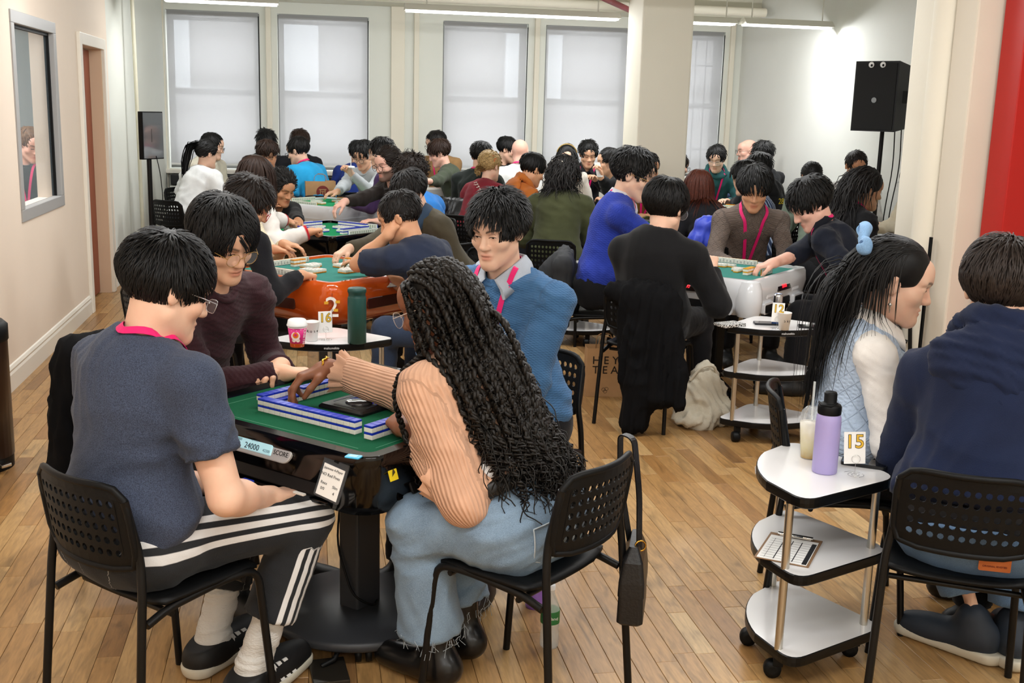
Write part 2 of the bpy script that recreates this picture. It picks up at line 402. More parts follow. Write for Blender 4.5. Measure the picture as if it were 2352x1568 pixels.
# central column, right-hand column with pipe, red panel
MB().box((3.265, 10.42, CEIL / 2), (.49, .5, CEIL), M_CREAM, .02).build('wall_column', **S)
pc = MB().lathe([(.085, 0), (.085, CEIL)], M_CREAM, 20).build('trim_pipe', loc=(3.60, 6.05, 0), **S)
MB().box((3.78, 6.36, CEIL / 2), (.30, .24, CEIL), M_CREAM, .02).build('wall_column_right', **S)
MB().box((3.71, 5.97, CEIL / 2), (.06, .06, CEIL), M_CREAM, .008).build('trim_20', **S)
MB().box((3.80, 5.84, CEIL / 2), (.44, .22, CEIL), wall_mat('column_beige', '#ddd3c2'), .012).build('wall_pier', **S)
rp = MB().box((4.32, 5.60, CEIL / 2), (1.2, .2, CEIL), mat('red_panel_paint', '#b3160f', .42), .006).build('wall_red', **S)
MB().box((3.545, 5.90, .52), (.012, .02, 1.04), BLACK_PL).build('trim_21', **S)  # dark strip standing in for the shaded gap between pipe and pier
# baseboards
def baseboard(name, p0, p1, nrm):
    d = Vector((p1[0] - p0[0], p1[1] - p0[1], 0)); b = MB(); prof = [(0, 0), (.018, 0), (.018, .10), (.012, .115), (.016, .128), (.008, .145), (0, .15)]
    rings = []
    for P in (p0, p1): rings.append([(P[0] + nrm[0] * t, P[1] + nrm[1] * t, z) for t, z in prof])
    b.loft(rings, M_TRIM); return b.build(name, **S)
baseboard('baseboard_left', (ROOM_XL, DY0 - .1), (ROOM_XL, -2.5), (1, 0))
baseboard('baseboard_right', (ROOM_XR, -2.5), (ROOM_XR, ROOM_Y), (-1, 0))
baseboard('baseboard_back', (-1.5, ROOM_Y), (ROOM_XR, ROOM_Y), (0, -1))
# partition window: steel frame and glass
wn = thing('window_6', 'w', 'w'); del wn['label'], wn['category']; wn['kind'] = 'structure'
f = MB(); t = .075
for a0, a1, z0, z1 in ((WY0, WY1, WZ1 - t, WZ1), (WY0, WY1, WZ0, WZ0 + t), (WY0, WY0 + t, WZ0 + t, WZ1 - t), (WY1 - t, WY1, WZ0 + t, WZ1 - t)):
    f.box((ROOM_XL - .02, (a0 + a1) / 2, (z0 + z1) / 2), (.06, a1 - a0, z1 - z0), M_GREYFR, .004)
f.build('steel_frame', wn)
g = MB()
for a0, a1, z0, z1 in ((WY0 + t, WY1 - t, WZ1 - t - .02, WZ1 - t), (WY1 - t - .02, WY1 - t, WZ0 + t, WZ1 - t)):
    g.box((ROOM_XL - .04, (a0 + a1) / 2, (z0 + z1) / 2), (.03, a1 - a0, z1 - z0), BLACK_PL)
g.build('gasket', wn)
MB().box((ROOM_XL - .045, (WY0 + WY1) / 2, (WZ0 + WZ1) / 2), (.008, WY1 - WY0 - 2 * t, WZ1 - WZ0 - 2 * t), mat('partition_glass', '#9fb0b8', .03, alpha=.16, spec=.25)).build('pane', wn)
# door: painted casing, half-open red-brown door with a glazed panel
dr = thing('door_1', 'd', 'd'); del dr['label'], dr['category']; dr['kind'] = 'structure'
f = MB(); cw = .09
f.box((ROOM_XL + .012, DY0 - cw / 2, (DZ1 + cw) / 2), (.03, cw, DZ1 + cw), M_TRIM, .006)
f.box((ROOM_XL + .012, DY1 + cw / 2, (DZ1 + cw) / 2), (.03, cw, DZ1 + cw), M_TRIM, .006)
f.box((ROOM_XL + .012, (DY0 + DY1) / 2, DZ1 + cw / 2), (.03, DY1 - DY0, cw), M_TRIM, .006)
f.build('door_casing', dr)
MB().box((ROOM_XL - .08, DY1 - .01, DZ1 / 2), (.16, .02, DZ1), mat('door_jamb', '#e3c6a8', .5)).build('door_jamb', dr)
M_DOOR = mat('mahogany_door', '#8a3d20', .4, var=.15, vscale=6, stretch=(6, 6, .6))
f = MB(); dx = ROOM_XL - .12
for a0, a1, z0, z1 in ((DY0 + .01, DY0 + .13, .01, DZ1 - .01), (DY1 - .38, DY1 - .02, .01, DZ1 - .01), (DY0 + .13, DY1 - .38, 1.93, DZ1 - .01), (DY0 + .13, DY1 - .38, .01, .62)):
    f.box((dx, (a0 + a1) / 2, (z0 + z1) / 2), (.045, a1 - a0, z1 - z0), M_DOOR, .004)
f.build('door_leaf', dr)
MB().box((dx, (DY0 + DY1) / 2 - .12, 1.28), (.01, .5, 1.3), mat('door_glass', '#d9cdb9', .25)).build('pane', dr)
# pipes and the hanging linear lamps
MB().tube([(-1.2, 12.6, 2.86), (5.2, 12.6, 2.86)], .05, M_CREAM, 12).build('trim_22', **S)
MB().tube([(2.4, 9.9, 2.74), (3.8, 12.9, 2.80)], .03, mat('red_pipe', '#8e2a35', .5), 10).build('trim_23', **S)
MB().tube([(-1.58, 11.3, 0), (-1.60, 11.3, 3.0)], .018, mat('conduit', '#cfcbb6', .5), 8).build('trim_24', **S)
MB().box((-1.3, 10.5, 2.74), (.5, .9, .12), M_CREAM, .01).build('trim_25', **S)
M_TUBE = mat('lit_tube', '#ffffff', .4, emit=('#fffdf4', 7.0)); M_LBODY = mat('lamp_body', '#dedcd2', .5)
wh = {0: 'in the far row, nearest the television corner', 1: 'in the far row, long one over the middle windows', 2: 'in the far row, just beside the cream column', 3: 'in the far row, end lamp by the speaker wall'}
for ri, (yy, zz, xs) in enumerate(LAMP_ROWS):
    for k, (a, b) in enumerate(xs):
        lab = 'linear fluorescent ceiling lamp ' + (wh[k] if ri == 0 else ['', 'over the orange table row', 'over the front table row', 'above the photographer', 'behind the photographer'][ri] + (' by the partition' if k == 0 else ' by the right wall'))
        L_ = thing('linear_lamp', lab, 'lamp', ((a + b) / 2, yy - (.06 if (ri == 0 and k == 3) else 0), zz), group='linear ceiling lamps')
        b_ = MB(); w_ = (b - a)
        b_.loft([[(x, -.11, -.01), (x, -.04, .05), (x, .04, .05), (x, .11, -.01)] for x in (-w_ / 2, w_ / 2)], M_LBODY, cap=True); b_.build('housing', L_)
        MB().box((0, 0, -.018), (w_ - .03, .13, .014), M_TUBE, .004).build('diffuser', L_)
        for sx in (-.4, .4): MB().tube([(sx * w_, 0, .05), (sx * w_, 0, CEIL - zz)], .006, M_LBODY, 6).build('hanger', L_)
# ================================================================== IMPLICIT SURFACES
def nrm(v): v = np.asarray(v, float); return v / (np.linalg.norm(v, axis=-1, keepdims=True) + 1e-12)
class Prim:
    __slots__ = ('t', 'a', 'b', 'ra', 'rb', 'k', 'R', 'op', 'lo', 'hi', 'cut')
def cone(a, b, ra, rb, k=.02, op='+', cut=None):
    p = Prim(); p.t = 'c'; p.cut = None if cut is None else [(np.array(c_[0], float), nrm(c_[1])) for c_ in cut]; p.a = np.array(a, float); p.b = np.array(b, float); p.ra = ra; p.rb = rb; p.k = k; p.op = op; p.R = None
    m = max(ra, rb); p.lo = np.minimum(p.a, p.b) - m; p.hi = np.maximum(p.a, p.b) + m; return p
def ell(c, r, R=None, k=.02, op='+'):
    p = Prim(); p.cut = None; p.t = 'e'; p.a = np.array(c, float); p.b = np.array(r, float); p.R = np.eye(3) if R is None else np.asarray(R, float); p.k = k; p.op = op; p.ra = p.rb = 0
    ext = np.sqrt(((p.R * p.b[None, :]) ** 2).sum(1)); p.lo = p.a - ext; p.hi = p.a + ext; return p
def plane(pt, n, op='^'):
    """cuts away everything on the side n points to"""
    p = Prim(); p.cut = None; p.t = 'p'; p.a = np.array(pt, float); p.b = nrm(n); p.op = op; p.k = .006; p.R = None; p.ra = p.rb = 0; p.lo = np.full(3, -1e9); p.hi = np.full(3, 1e9); return p
def pdist(p, X):
    if p.t == 'c':
        ba = p.b - p.a; L2 = ba @ ba + 1e-12; pa = X - p.a; h = np.clip((pa @ ba) / L2, 0, 1)
        q = pa - h[..., None] * ba; d = np.sqrt((q * q).sum(-1)) - (p.ra + (p.rb - p.ra) * h)
        for c_, n_ in (p.cut or ()): d = np.maximum(d, (X - c_) @ n_)
        return d
    if p.t == 'e':
        q = (X - p.a) @ p.R; u = q / p.b; k0 = np.sqrt((u * u).sum(-1)); w = u / p.b; k1 = np.sqrt((w * w).sum(-1)) + 1e-9; d = k0 * (k0 - 1) / k1
        for c_, n_ in (p.cut or ()): d = np.maximum(d, (X - c_) @ n_)
        return d
    return (X - p.a) @ p.b
def comb(d, e, p):
    k = p.k
    if p.op == '+': h = np.maximum(k - np.abs(d - e), 0) / k; return np.minimum(d, e) - h * h * k * .25
    if p.op == '-': e = -e
    h = np.maximum(k - np.abs(d - e), 0) / k; return np.maximum(d, e) + h * h * k * .25
def field(prims, X):
    d = np.full(X.shape[:-1], .5)
    for p in prims: d = comb(d, pdist(p, X), p)
    return d
def surface(prims, h, lo=None, hi=None, iso=0.0):
    adds = [p for p in prims if p.op == '+']
    pl = np.min([p.lo for p in adds], 0) - 3 * h - .01; ph = np.max([p.hi for p in adds], 0) + 3 * h + .01
    lo = pl if lo is None else np.maximum(lo, pl); hi = ph if hi is None else np.minimum(hi, ph)
    n = np.maximum(np.ceil((hi - lo) / h).astype(int) + 1, 3)
    ax = [lo[i] + h * np.arange(n[i]) for i in range(3)]
    D = np.full(n, .12, np.float32)
    for p in prims:
        if p.t == 'p': i0 = np.zeros(3, int); i1 = n
        else:
            mg = p.k + 2.5 * h + .012
            i0 = np.clip(np.floor((p.lo - mg - lo) / h).astype(int), 0, n); i1 = np.clip(np.ceil((p.hi + mg - lo) / h).astype(int) + 1, 0, n)
            if (i1 <= i0).any(): continue
        X = np.stack(np.meshgrid(*[ax[i][i0[i]:i1[i]] for i in range(3)], indexing='ij'), -1)
        s = tuple(slice(i0[i], i1[i]) for i in range(3))
        D[s] = comb(D[s], pdist(p, X), p)
    return nets(D - iso, lo, h)
_COR = np.array([(i, j, k) for i in (0, 1) for j in (0, 1) for k in (0, 1)])
_EDG = [(a, b) for a in range(8) for b in range(a + 1, 8) if np.abs(_COR[a] - _COR[b]).sum() == 1]
def nets(D, lo, h):
    s = D < 0; n = np.array(D.shape)
    c = np.zeros(n - 1, np.int8)
    for o in _COR: c += s[o[0]:o[0] + n[0] - 1, o[1]:o[1] + n[1] - 1, o[2]:o[2] + n[2] - 1]
    act = np.argwhere((c > 0) & (c < 8))
    if len(act) == 0: return np.zeros((0, 3)), np.zeros((0, 4), int)
    val = np.stack([D[act[:, 0] + o[0], act[:, 1] + o[1], act[:, 2] + o[2]] for o in _COR], 1)
    acc = np.zeros((len(act), 3)); cnt = np.zeros(len(act))
    for a, b in _EDG:
        m = (val[:, a] < 0) != (val[:, b] < 0); t = val[:, a] / np.where(m, val[:, a] - val[:, b], 1)
        acc += np.where(m[:, None], _COR[a] + t[:, None] * (_COR[b] - _COR[a]), 0); cnt += m
    V = lo + h * (act + acc / cnt[:, None])
    idx = np.full(n - 1, -1, np.int64); idx[act[:, 0], act[:, 1], act[:, 2]] = np.arange(len(act))
    Q = []
    for ax_ in range(3):
        sl0 = [slice(None)] * 3; sl1 = [slice(None)] * 3; sl0[ax_] = slice(0, n[ax_] - 1); sl1[ax_] = slice(1, n[ax_])
        ch = s[tuple(sl0)] != s[tuple(sl1)]
        e = np.argwhere(ch); u, v = (ax_ + 1) % 3, (ax_ + 2) % 3
        ok = (e[:, u] > 0) & (e[:, v] > 0) & (e[:, u] < n[u] - 1) & (e[:, v] < n[v] - 1); e = e[ok]
        if len(e) == 0: continue
        ins = s[e[:, 0], e[:, 1], e[:, 2]]
        def cell(du, dv):
            q = e.copy(); q[:, u] -= du; q[:, v] -= dv; return idx[q[:, 0], q[:, 1], q[:, 2]]
        q = np.stack([cell(1, 1), cell(0, 1), cell(0, 0), cell(1, 0)], 1)
        Q.append(np.where(ins[:, None], q, q[:, ::-1]))
    F = np.concatenate(Q) if Q else np.zeros((0, 4), int)
    return V, F[(F >= 0).all(1)]
def project(prims, X, off=0.0, it=5):
    X = np.array(X, float); e = .002
    for _ in range(it):
        d = field(prims, X) - off
        g = np.stack([field(prims, X + e * np.eye(3)[i]) - field(prims, X - e * np.eye(3)[i]) for i in range(3)], -1)
        X = X - np.clip(d, -.05, .05)[..., None] * nrm(g) * .9
    return X
def vnormals(V, F):
    n = np.zeros_like(V); fn = np.cross(V[F[:, 2]] - V[F[:, 0]], V[F[:, 3]] - V[F[:, 1]])
    for k in range(4): np.add.at(n, F[:, k], fn)
    return nrm(n)
def wrinkle(V, F, amp, seed, scale=1.0, fold=(.75, .75, 1.15)):
    """cloth folds: domain-warped sines pushed along the normal"""
    r = np.random.default_rng(seed); d = np.zeros(len(V)); P = V * np.array(fold)
    warp = np.stack([np.sin(P @ r.normal(0, 11, 3) + r.random() * 6) for _ in range(3)], 1) * .045
    P = P + warp
    for f, a in ((24, 1.0), (44, .75), (85, .4)):
        k = nrm(r.normal(0, 1, 3)) * f * scale; d += a * (1 - np.abs(np.sin(P @ k + r.random() * 6)) * 1.6)
        k = nrm(r.normal(0, 1, 3)) * f * scale; d += a * np.sin(P @ k + r.random() * 6) * .5
    m = .5 + .5 * np.sin(V @ r.normal(0, 7, 3) + 1.3)
    return V + vnormals(V, F) * (d * amp * (.4 + .6 * m))[:, None]
# ================================================================== CLOTH / SKIN / HAIR MATERIALS
def cloth(name, color, kind='plain', color2=None, p=None):
    key = 'cloth_' + name
    if key in _mats: return _mats[key]
    m = bpy.data.materials.new(key); m.use_nodes = True; _mats[key] = m
    nt = m.node_tree; N = nt.nodes; L = nt.links; b = N['Principled BSDF']; c = lin(color)
    b.inputs['Roughness'].default_value = .85; b.inputs['Specular IOR Level'].default_value = .2; b.inputs['Sheen Weight'].default_value = .08
    at = N.new('ShaderNodeAttribute'); at.attribute_name = 'buv'; sp = N.new('ShaderNodeSeparateXYZ'); L.new(at.outputs['Vector'], sp.inputs[0])
    tc = N.new('ShaderNodeTexCoord')
    def noise(sc, det=3, vec=None):
        n = N.new('ShaderNodeTexNoise'); n.inputs['Scale'].default_value = sc; n.inputs['Detail'].default_value = det; L.new(vec or tc.outputs['Object'], n.inputs['Vector']); return n.outputs['Fac']
    def math_(op, a, b_=None):
        n = N.new('ShaderNodeMath'); n.operation = op
        for i, q in enumerate((a, b_)):
            if q is None: continue
            if isinstance(q, (int, float)): n.inputs[i].default_value = q
            else: L.new(q, n.inputs[i])
        return n.outputs[0]
    def rng_(v, a0, a1, b0, b1):
        n = N.new('ShaderNodeMapRange'); n.inputs[1].default_value = a0; n.inputs[2].default_value = a1; n.inputs[3].default_value = b0; n.inputs[4].default_value = b1; L.new(v, n.inputs[0]); return n.outputs[0]
    def mix(f, A, B):
        n = N.new('ShaderNodeMix'); n.data_type = 'RGBA'
        if isinstance(f, (int, float)): n.inputs[0].default_value = f
        else: L.new(f, n.inputs[0])
        for i, q in ((6, A), (7, B)):
            if isinstance(q, tuple): n.inputs[i].default_value = (*q[:3], 1)
            else: L.new(q, n.inputs[i])
        return n.outputs[2]
    dk = tuple(x * .84 for x in c); lt = tuple(min(1, x * 1.08) for x in c)
    base = mix(rng_(noise(9), .3, .7, 0, 1), dk if kind != 'denim' else tuple(x * .6 for x in c), lt)
    hgt = noise(330, 2)
    amt = .25
    if kind == 'heather': base = mix(rng_(noise(420, 2), .35, .65, 0, 1), tuple(x * .62 for x in c), tuple(min(1, x * 1.35) for x in c))
    if kind == 'denim':
        base = mix(rng_(noise(500, 2), .3, .7, .0, .5), base, tuple(min(1, x * 1.6 + .02) for x in c))
    if kind == 'knit' or kind == 'cable':
        w = math_('SINE', math_('MULTIPLY', sp.outputs[0], 620.0 * (p or 1) / 4)); w2 = math_('SINE', math_('MULTIPLY', sp.outputs[1], 900.0 * (p or 1) / 2))
        hgt = math_('ADD', math_('MULTIPLY', math_('MULTIPLY', w, w2), .5), hgt); amt = .5
    if kind == 'cable':
        # plaited cables and diamonds across the garment
        a = math_('MULTIPLY', sp.outputs[0], 2 * math.pi * 9); v = sp.outputs[1]
        dia = math_('ABSOLUTE', math_('SINE', math_('ADD', a, math_('MULTIPLY', v, 52.0)))); dib = math_('ABSOLUTE', math_('SINE', math_('SUBTRACT', a, math_('MULTIPLY', v, 52.0))))
        g = math_('MINIMUM', dia, dib); cab = rng_(g, 0, .22, 1, 0)
        hgt = math_('ADD', math_('MULTIPLY', cab, 1.8), hgt); base = mix(math_('MULTIPLY', cab, .3), base, lt); amt = .65
    if kind == 'rib':
        w = math_('SINE', math_('MULTIPLY', sp.outputs[0], 2 * math.pi * (p or 46)))
        hgt = math_('ADD', math_('MULTIPLY', w, 1.0), math_('MULTIPLY', hgt, .3)); amt = .5
        base = mix(rng_(w, -1, .2, .13, 0), base, tuple(x * .5 for x in c))
    if kind == 'stripe':  # fine vertical pinstripes
        w = math_('SINE', math_('MULTIPLY', sp.outputs[0], 2 * math.pi * (p or 40)))
        base = mix(rng_(w, .3, .7, 0, 1), base, lin(color2))
    if kind == 'sides3':  # three stripes down the outside of the leg
        a = math_('ABSOLUTE', sp.outputs[0])
        for k in range(3):
            ctr = .0 + (k - 1) * .030
            q = math_('ABSOLUTE', math_('SUBTRACT', sp.outputs[0], ctr)); f = rng_(q, .0075, .009, 1, 0); base = mix(f, base, lin(color2))
    if kind == 'trim':    # contrasting sleeve ends
        f = rng_(sp.outputs[2], p - .01, p + .01, 0, 1); base = mix(f, base, lin(color2))
    L.new(base, b.inputs['Base Color'])
    bp = N.new('ShaderNodeBump'); bp.inputs['Strength'].default_value = amt; bp.inputs['Distance'].default_value = .004; L.new(hgt, bp.inputs['Height']); L.new(bp.outputs[0], b.inputs['Normal'])
    return m
def skin_mat(tone):
    key = 'skin_' + tone
    if key in _mats: return _mats[key]
    col = {'light': '#e6bfa6', 'asian': '#e0b394', 'tan': '#c4906c', 'warm': '#d3a07c', 'brown': '#8a5a3f', 'pink': '#e8b9a6', 'olive': '#c99f7d'}[tone]
    m = bpy.data.materials.new(key); m.use_nodes = True; _mats[key] = m
    nt = m.node_tree; N = nt.nodes; L = nt.links; b = N['Principled BSDF']; c = lin(col)
    at = N.new('ShaderNodeAttribute'); at.attribute_name = 'tint'; tc = N.new('ShaderNodeTexCoord')
    n = N.new('ShaderNodeTexNoise'); n.inputs['Scale'].default_value = 22; n.inputs['Detail'].default_value = 4; L.new(tc.outputs['Object'], n.inputs['Vector'])
    r = N.new('ShaderNodeMapRange'); r.inputs[1].default_value = .3; r.inputs[2].default_value = .7; r.inputs[3].default_value = 0; r.inputs[4].default_value = .45; L.new(n.outputs['Fac'], r.inputs[0])
    mx = N.new('ShaderNodeMix'); mx.data_type = 'RGBA'; mx.inputs[6].default_value = (*c, 1); mx.inputs[7].default_value = (c[0] * .93, c[1] * .72, c[2] * .66, 1); L.new(r.outputs[0], mx.inputs[0])
    sp = N.new('ShaderNodeSeparateXYZ'); L.new(at.outputs['Vector'], sp.inputs[0])
    lp = N.new('ShaderNodeMix'); lp.data_type = 'RGBA'; L.new(mx.outputs[2], lp.inputs[6]); lp.inputs[7].default_value = (c[0] * .72, c[1] * .38, c[2] * .36, 1); L.new(sp.outputs[0], lp.inputs[0])
    hr = N.new('ShaderNodeMix'); hr.data_type = 'RGBA'; L.new(lp.outputs[2], hr.inputs[6]); hr.inputs[7].default_value = (.018, .012, .009, 1); L.new(sp.outputs[1], hr.inputs[0])
    L.new(hr.outputs[2], b.inputs['Base Color']); b.inputs['Roughness'].default_value = .5; b.inputs['Specular IOR Level'].default_value = .35
    b.inputs['Subsurface Weight'].default_value = .15; b.inputs['Subsurface Radius'].default_value = (.012, .005, .003); b.inputs['Subsurface Scale'].default_value = .6
    return m
HAIRC = {'black': '#0d0c0c', 'softblack': '#161312', 'brown': '#2a1a12', 'dbrown': '#1c130e', 'auburn': '#4a2114', 'blonde': '#a98c5c', 'sandy': '#6b4a2e', 'greybrown': '#2e2622'}
def hair_mat(c): return mat('hair_' + c, HAIRC[c], .52, spec=.32, var=.35, vscale=60)
M_EYE = mat('eye_white', '#d9d2cb', .2); M_IRIS = mat('eye_iris', '#1a100b', .15)
M_LENS = mat('spectacle_lens', '#ffffff', .02, alpha=.10, spec=.6)
def rot_to(fwd, up=(0, 0, 1)):
    """3x3 with columns right, forward, up"""
    f = nrm(fwd); r = nrm(np.cross(f, np.array(up, float))); u = np.cross(r, f); return np.stack([r, f, u], 1)
def euler_head(yaw, pitch, roll=0.0):
    cy, sy = math.cos(yaw), math.sin(yaw); f = np.array([sy * math.cos(pitch), cy * math.cos(pitch), -math.sin(pitch)])
    R = rot_to(f); r, u = R[:, 0].copy(), R[:, 2].copy()
    return np.stack([r * math.cos(roll) + u * math.sin(roll), f, u * math.cos(roll) - r * math.sin(roll)], 1)
def head_prims(C, R, s, face=True, fem=False, wide=1.0, jaw=1.0):
    """head in its own frame: x right, y forward, z up; about .235 m tall before s"""
    T = lambda x, y, z: C + R @ (np.array([x * wide, y, z]) * s)
    E = lambda c, r, k=.02, op='+', Q=None: ell(T(*c), np.array(r) * s, R if Q is None else R @ Q, k * s, op)
    K = lambda a, b, ra, rb, k=.015, op='+': cone(T(*a), T(*b), ra * s, rb * s, k * s, op)
    P = [E((0, -.018, .034), (.077 * wide, .096, .084)), E((0, .030, -.040), (.058 * wide, .062, .080), .03)]
    jw = .049 * jaw * (.94 if fem else 1)
    for q in (-1, 1): P.append(K((q * jw, .002, -.058), (q * .014, .074, -.099), .022, .018, .03))
    P.append(E((0, .080, -.099), (.020, .017, .017), .02))
    if face:
        for q in (-1, 1):
            P.append(E((q * .043, .056, -.024), (.026, .026, .024), .02))
            P.append(K((q * .012, .086, .026), (q * .046, .068, .026), .010, .009, .014))
        P.append(E((0, .065, .05), (.05 * wide, .03, .035), .03))
        for q in (-1, 1): P.append(E((q * .031, .100, .003), (.018, .014, .011), .012, '-'))
        for q in (-1, 1): P.append(E((q * .031, .0735, .003), (.0145, .0125, .0125), .006))
        P += [K((0, .086, .016), (0, .106, -.026), .0075, .0105, .012), E((0, .106, -.030), (.012, .012, .010), .008)]
        for q in (-1, 1): P.append(E((q * .0125, .097, -.033), (.0085, .010, .008), .006))
        P += [E((0, .088, -.060), (.024, .013, .0065), .008), E((0, .087, -.072), (.020, .013, .0075), .008)]
        P.append(K((-.020, .097, -.0655), (.020, .097, -.0655), .0022, .0022, .005, '-'))
    for q in (-1, 1):
        a = .35 * q; Q = np.array([[math.cos(a), -math.sin(a), 0], [math.sin(a), math.cos(a), 0], [0, 0, 1]])
        P.append(E((q * .079, -.012, -.006), (.0085, .019, .031), .008, '+', Q))
        P.append(E((q * .086, -.004, -.002), (.007, .010, .017), .004, '-', Q))
    return P
def hand_prims(Wp, fwd, up, s, side, pose='relax'):
    """five fingered hand. fwd: wrist to knuckles, up: back of the hand, side +1 = thumb on local +x"""
    f = nrm(fwd); u = nrm(np.array(up, float) - f * (np.array(up, float) @ f)); x = np.cross(f, u) * side
    T = lambda a, b, c: Wp + (x * a + f * b + u * c) * s
    P = [cone(T(0, -.01, 0), T(0, .02, 0), .026 * s, .027 * s, .02)]
    for a in (-.026, -.009, .009, .026): P.append(cone(T(a * .75, .02, 0), T(a, .082, .001), .0155 * s, .0115 * s, .014))
    L = [(.027, .082, .044, .026, .020), (.0095, .087, .048, .030, .022), (-.009, .084, .044, .027, .021), (-.0265, .076, .034, .021, .018)]
    curl = {'relax': (.35, .5, .35), 'fist': (1.45, 1.6, 1.1), 'pinch': (.75, .7, .35), 'flat': (.1, .12, .1), 'grip': (.9, .9, .6), 'reach': (.55, .55, .3)}[pose]
    spread = {'reach': 1.0, 'relax': .35, 'flat': .3}.get(pose, .12)
    for i, (a, b, l1, l2, l3) in enumerate(L):
        th = 0; p = np.array([a, b, .002]); sp = (a / .027) * .22 * spread; extra = (1 + .12 * i) if pose in ('relax', 'reach') else 1
        for j, l in enumerate((l1, l2, l3)):
            th += curl[j] * extra; d = np.array([math.sin(sp) * math.cos(th), math.cos(sp) * math.cos(th), -math.sin(th)])
            q = p + d * l; r0 = (.0098, .0088, .0080, .007)[j]; r1 = (.0088, .0080, .0070)[j]
            P.append(cone(T(*p), T(*q), r0 * s, r1 * s, .005)); p = q
    tp = [np.array([.020, .012, -.006]), np.array([.044, .042, -.016])]
    if pose == 'fist': tp += [np.array([.030, .070, -.036]), np.array([.008, .078, -.046])]
    elif pose in ('pinch', 'grip', 'reach'): tp += [np.array([.046, .074, -.036]), np.array([.038, .097, -.056])]
    else: tp += [np.array([.056, .072, -.022]), np.array([.058, .098, -.028])]
    rr = (.0165, .0125, .0105, .0085)
    for i in range(3): P.append(cone(T(*tp[i]), T(*tp[i + 1]), rr[i] * s, rr[i + 1] * s, .008))
    return P
# ================================================================== PEOPLE
UP = np.array([0, 0, 1.0])
def bone_uv(V, bones):
    """per vertex: angle / 2pi about the nearest bone, metres along it, sleeve progress"""
    best = np.full(len(V), 1e9); out = np.zeros((len(V), 3))
    for a, b, r, ref, usc, v0, w0, w1 in bones:
        ax = b - a; L = np.linalg.norm(ax); t = ax / L; q = V - a; h = q @ t; hc = np.clip(h, 0, L); d = np.linalg.norm(q - hc[:, None] * t, axis=1) / r
        rf = nrm(ref - t * (ref @ t)); bi = np.cross(t, rf); ang = np.arctan2(q @ bi, q @ rf) / (2 * math.pi)
        m = d < best; best[m] = d[m]; out[m, 0] = ang[m] * usc; out[m, 1] = (h + v0)[m]; out[m, 2] = (w0 + (w1 - w0) * hc / L)[m]
    return out
def set_vec_attr(me, name, A):
    at = me.attributes.new(name, 'FLOAT_VECTOR', 'POINT'); at.data.foreach_set('vector', np.asarray(A, np.float32).ravel())
def join_surfs(L):
    V = []; F = []; n = 0
    for v, f in L: V.append(v); F.append(f + n); n += len(v)
    return np.concatenate(V), np.concatenate(F)
def ik(S, Wp, a, b, pole):
    d = Wp - S; D = np.linalg.norm(d); mx = (a + b) * .995
    if D > mx: Wp = S + d / D * mx; D = mx
    t = d / np.linalg.norm(d); x = (a * a - b * b + D * D) / (2 * D); y = math.sqrt(max(a * a - x * x, 1e-6))
    p = nrm(pole - t * (pole @ t)); return S + t * x + p * y, Wp
def ribbon_strands(P, w, out, flat=.5):
    """P: (S,K,3) paths, w: (S,K) half widths, out: (S,K,3) outward -> 3 sided tapered locks"""
    S, K = P.shape[:2]; T = nrm(np.gradient(P, axis=1)); side = nrm(np.cross(T, out)); no = np.cross(side, T)
    w = w[..., None]; V = np.stack([P - side * w - no * w * .3, P + side * w - no * w * .3, P + no * w * flat], 2)
    base = (np.arange(S)[:, None] * K + np.arange(K - 1)[None, :]) * 3; F = []
    for i, j in ((1, 2), (2, 0)): F.append(np.stack([base + i, base + j, base + 3 + j, base + 3 + i], -1).reshape(-1, 4))
    return V.reshape(-1, 3), np.concatenate(F)
def fib(n):
    i = np.arange(n) + .5; ph = np.arccos(1 - 2 * i / n); th = math.pi * (1 + 5 ** .5) * i
    return np.stack([np.cos(th) * np.sin(ph), np.sin(th) * np.sin(ph), np.cos(ph)], 1)
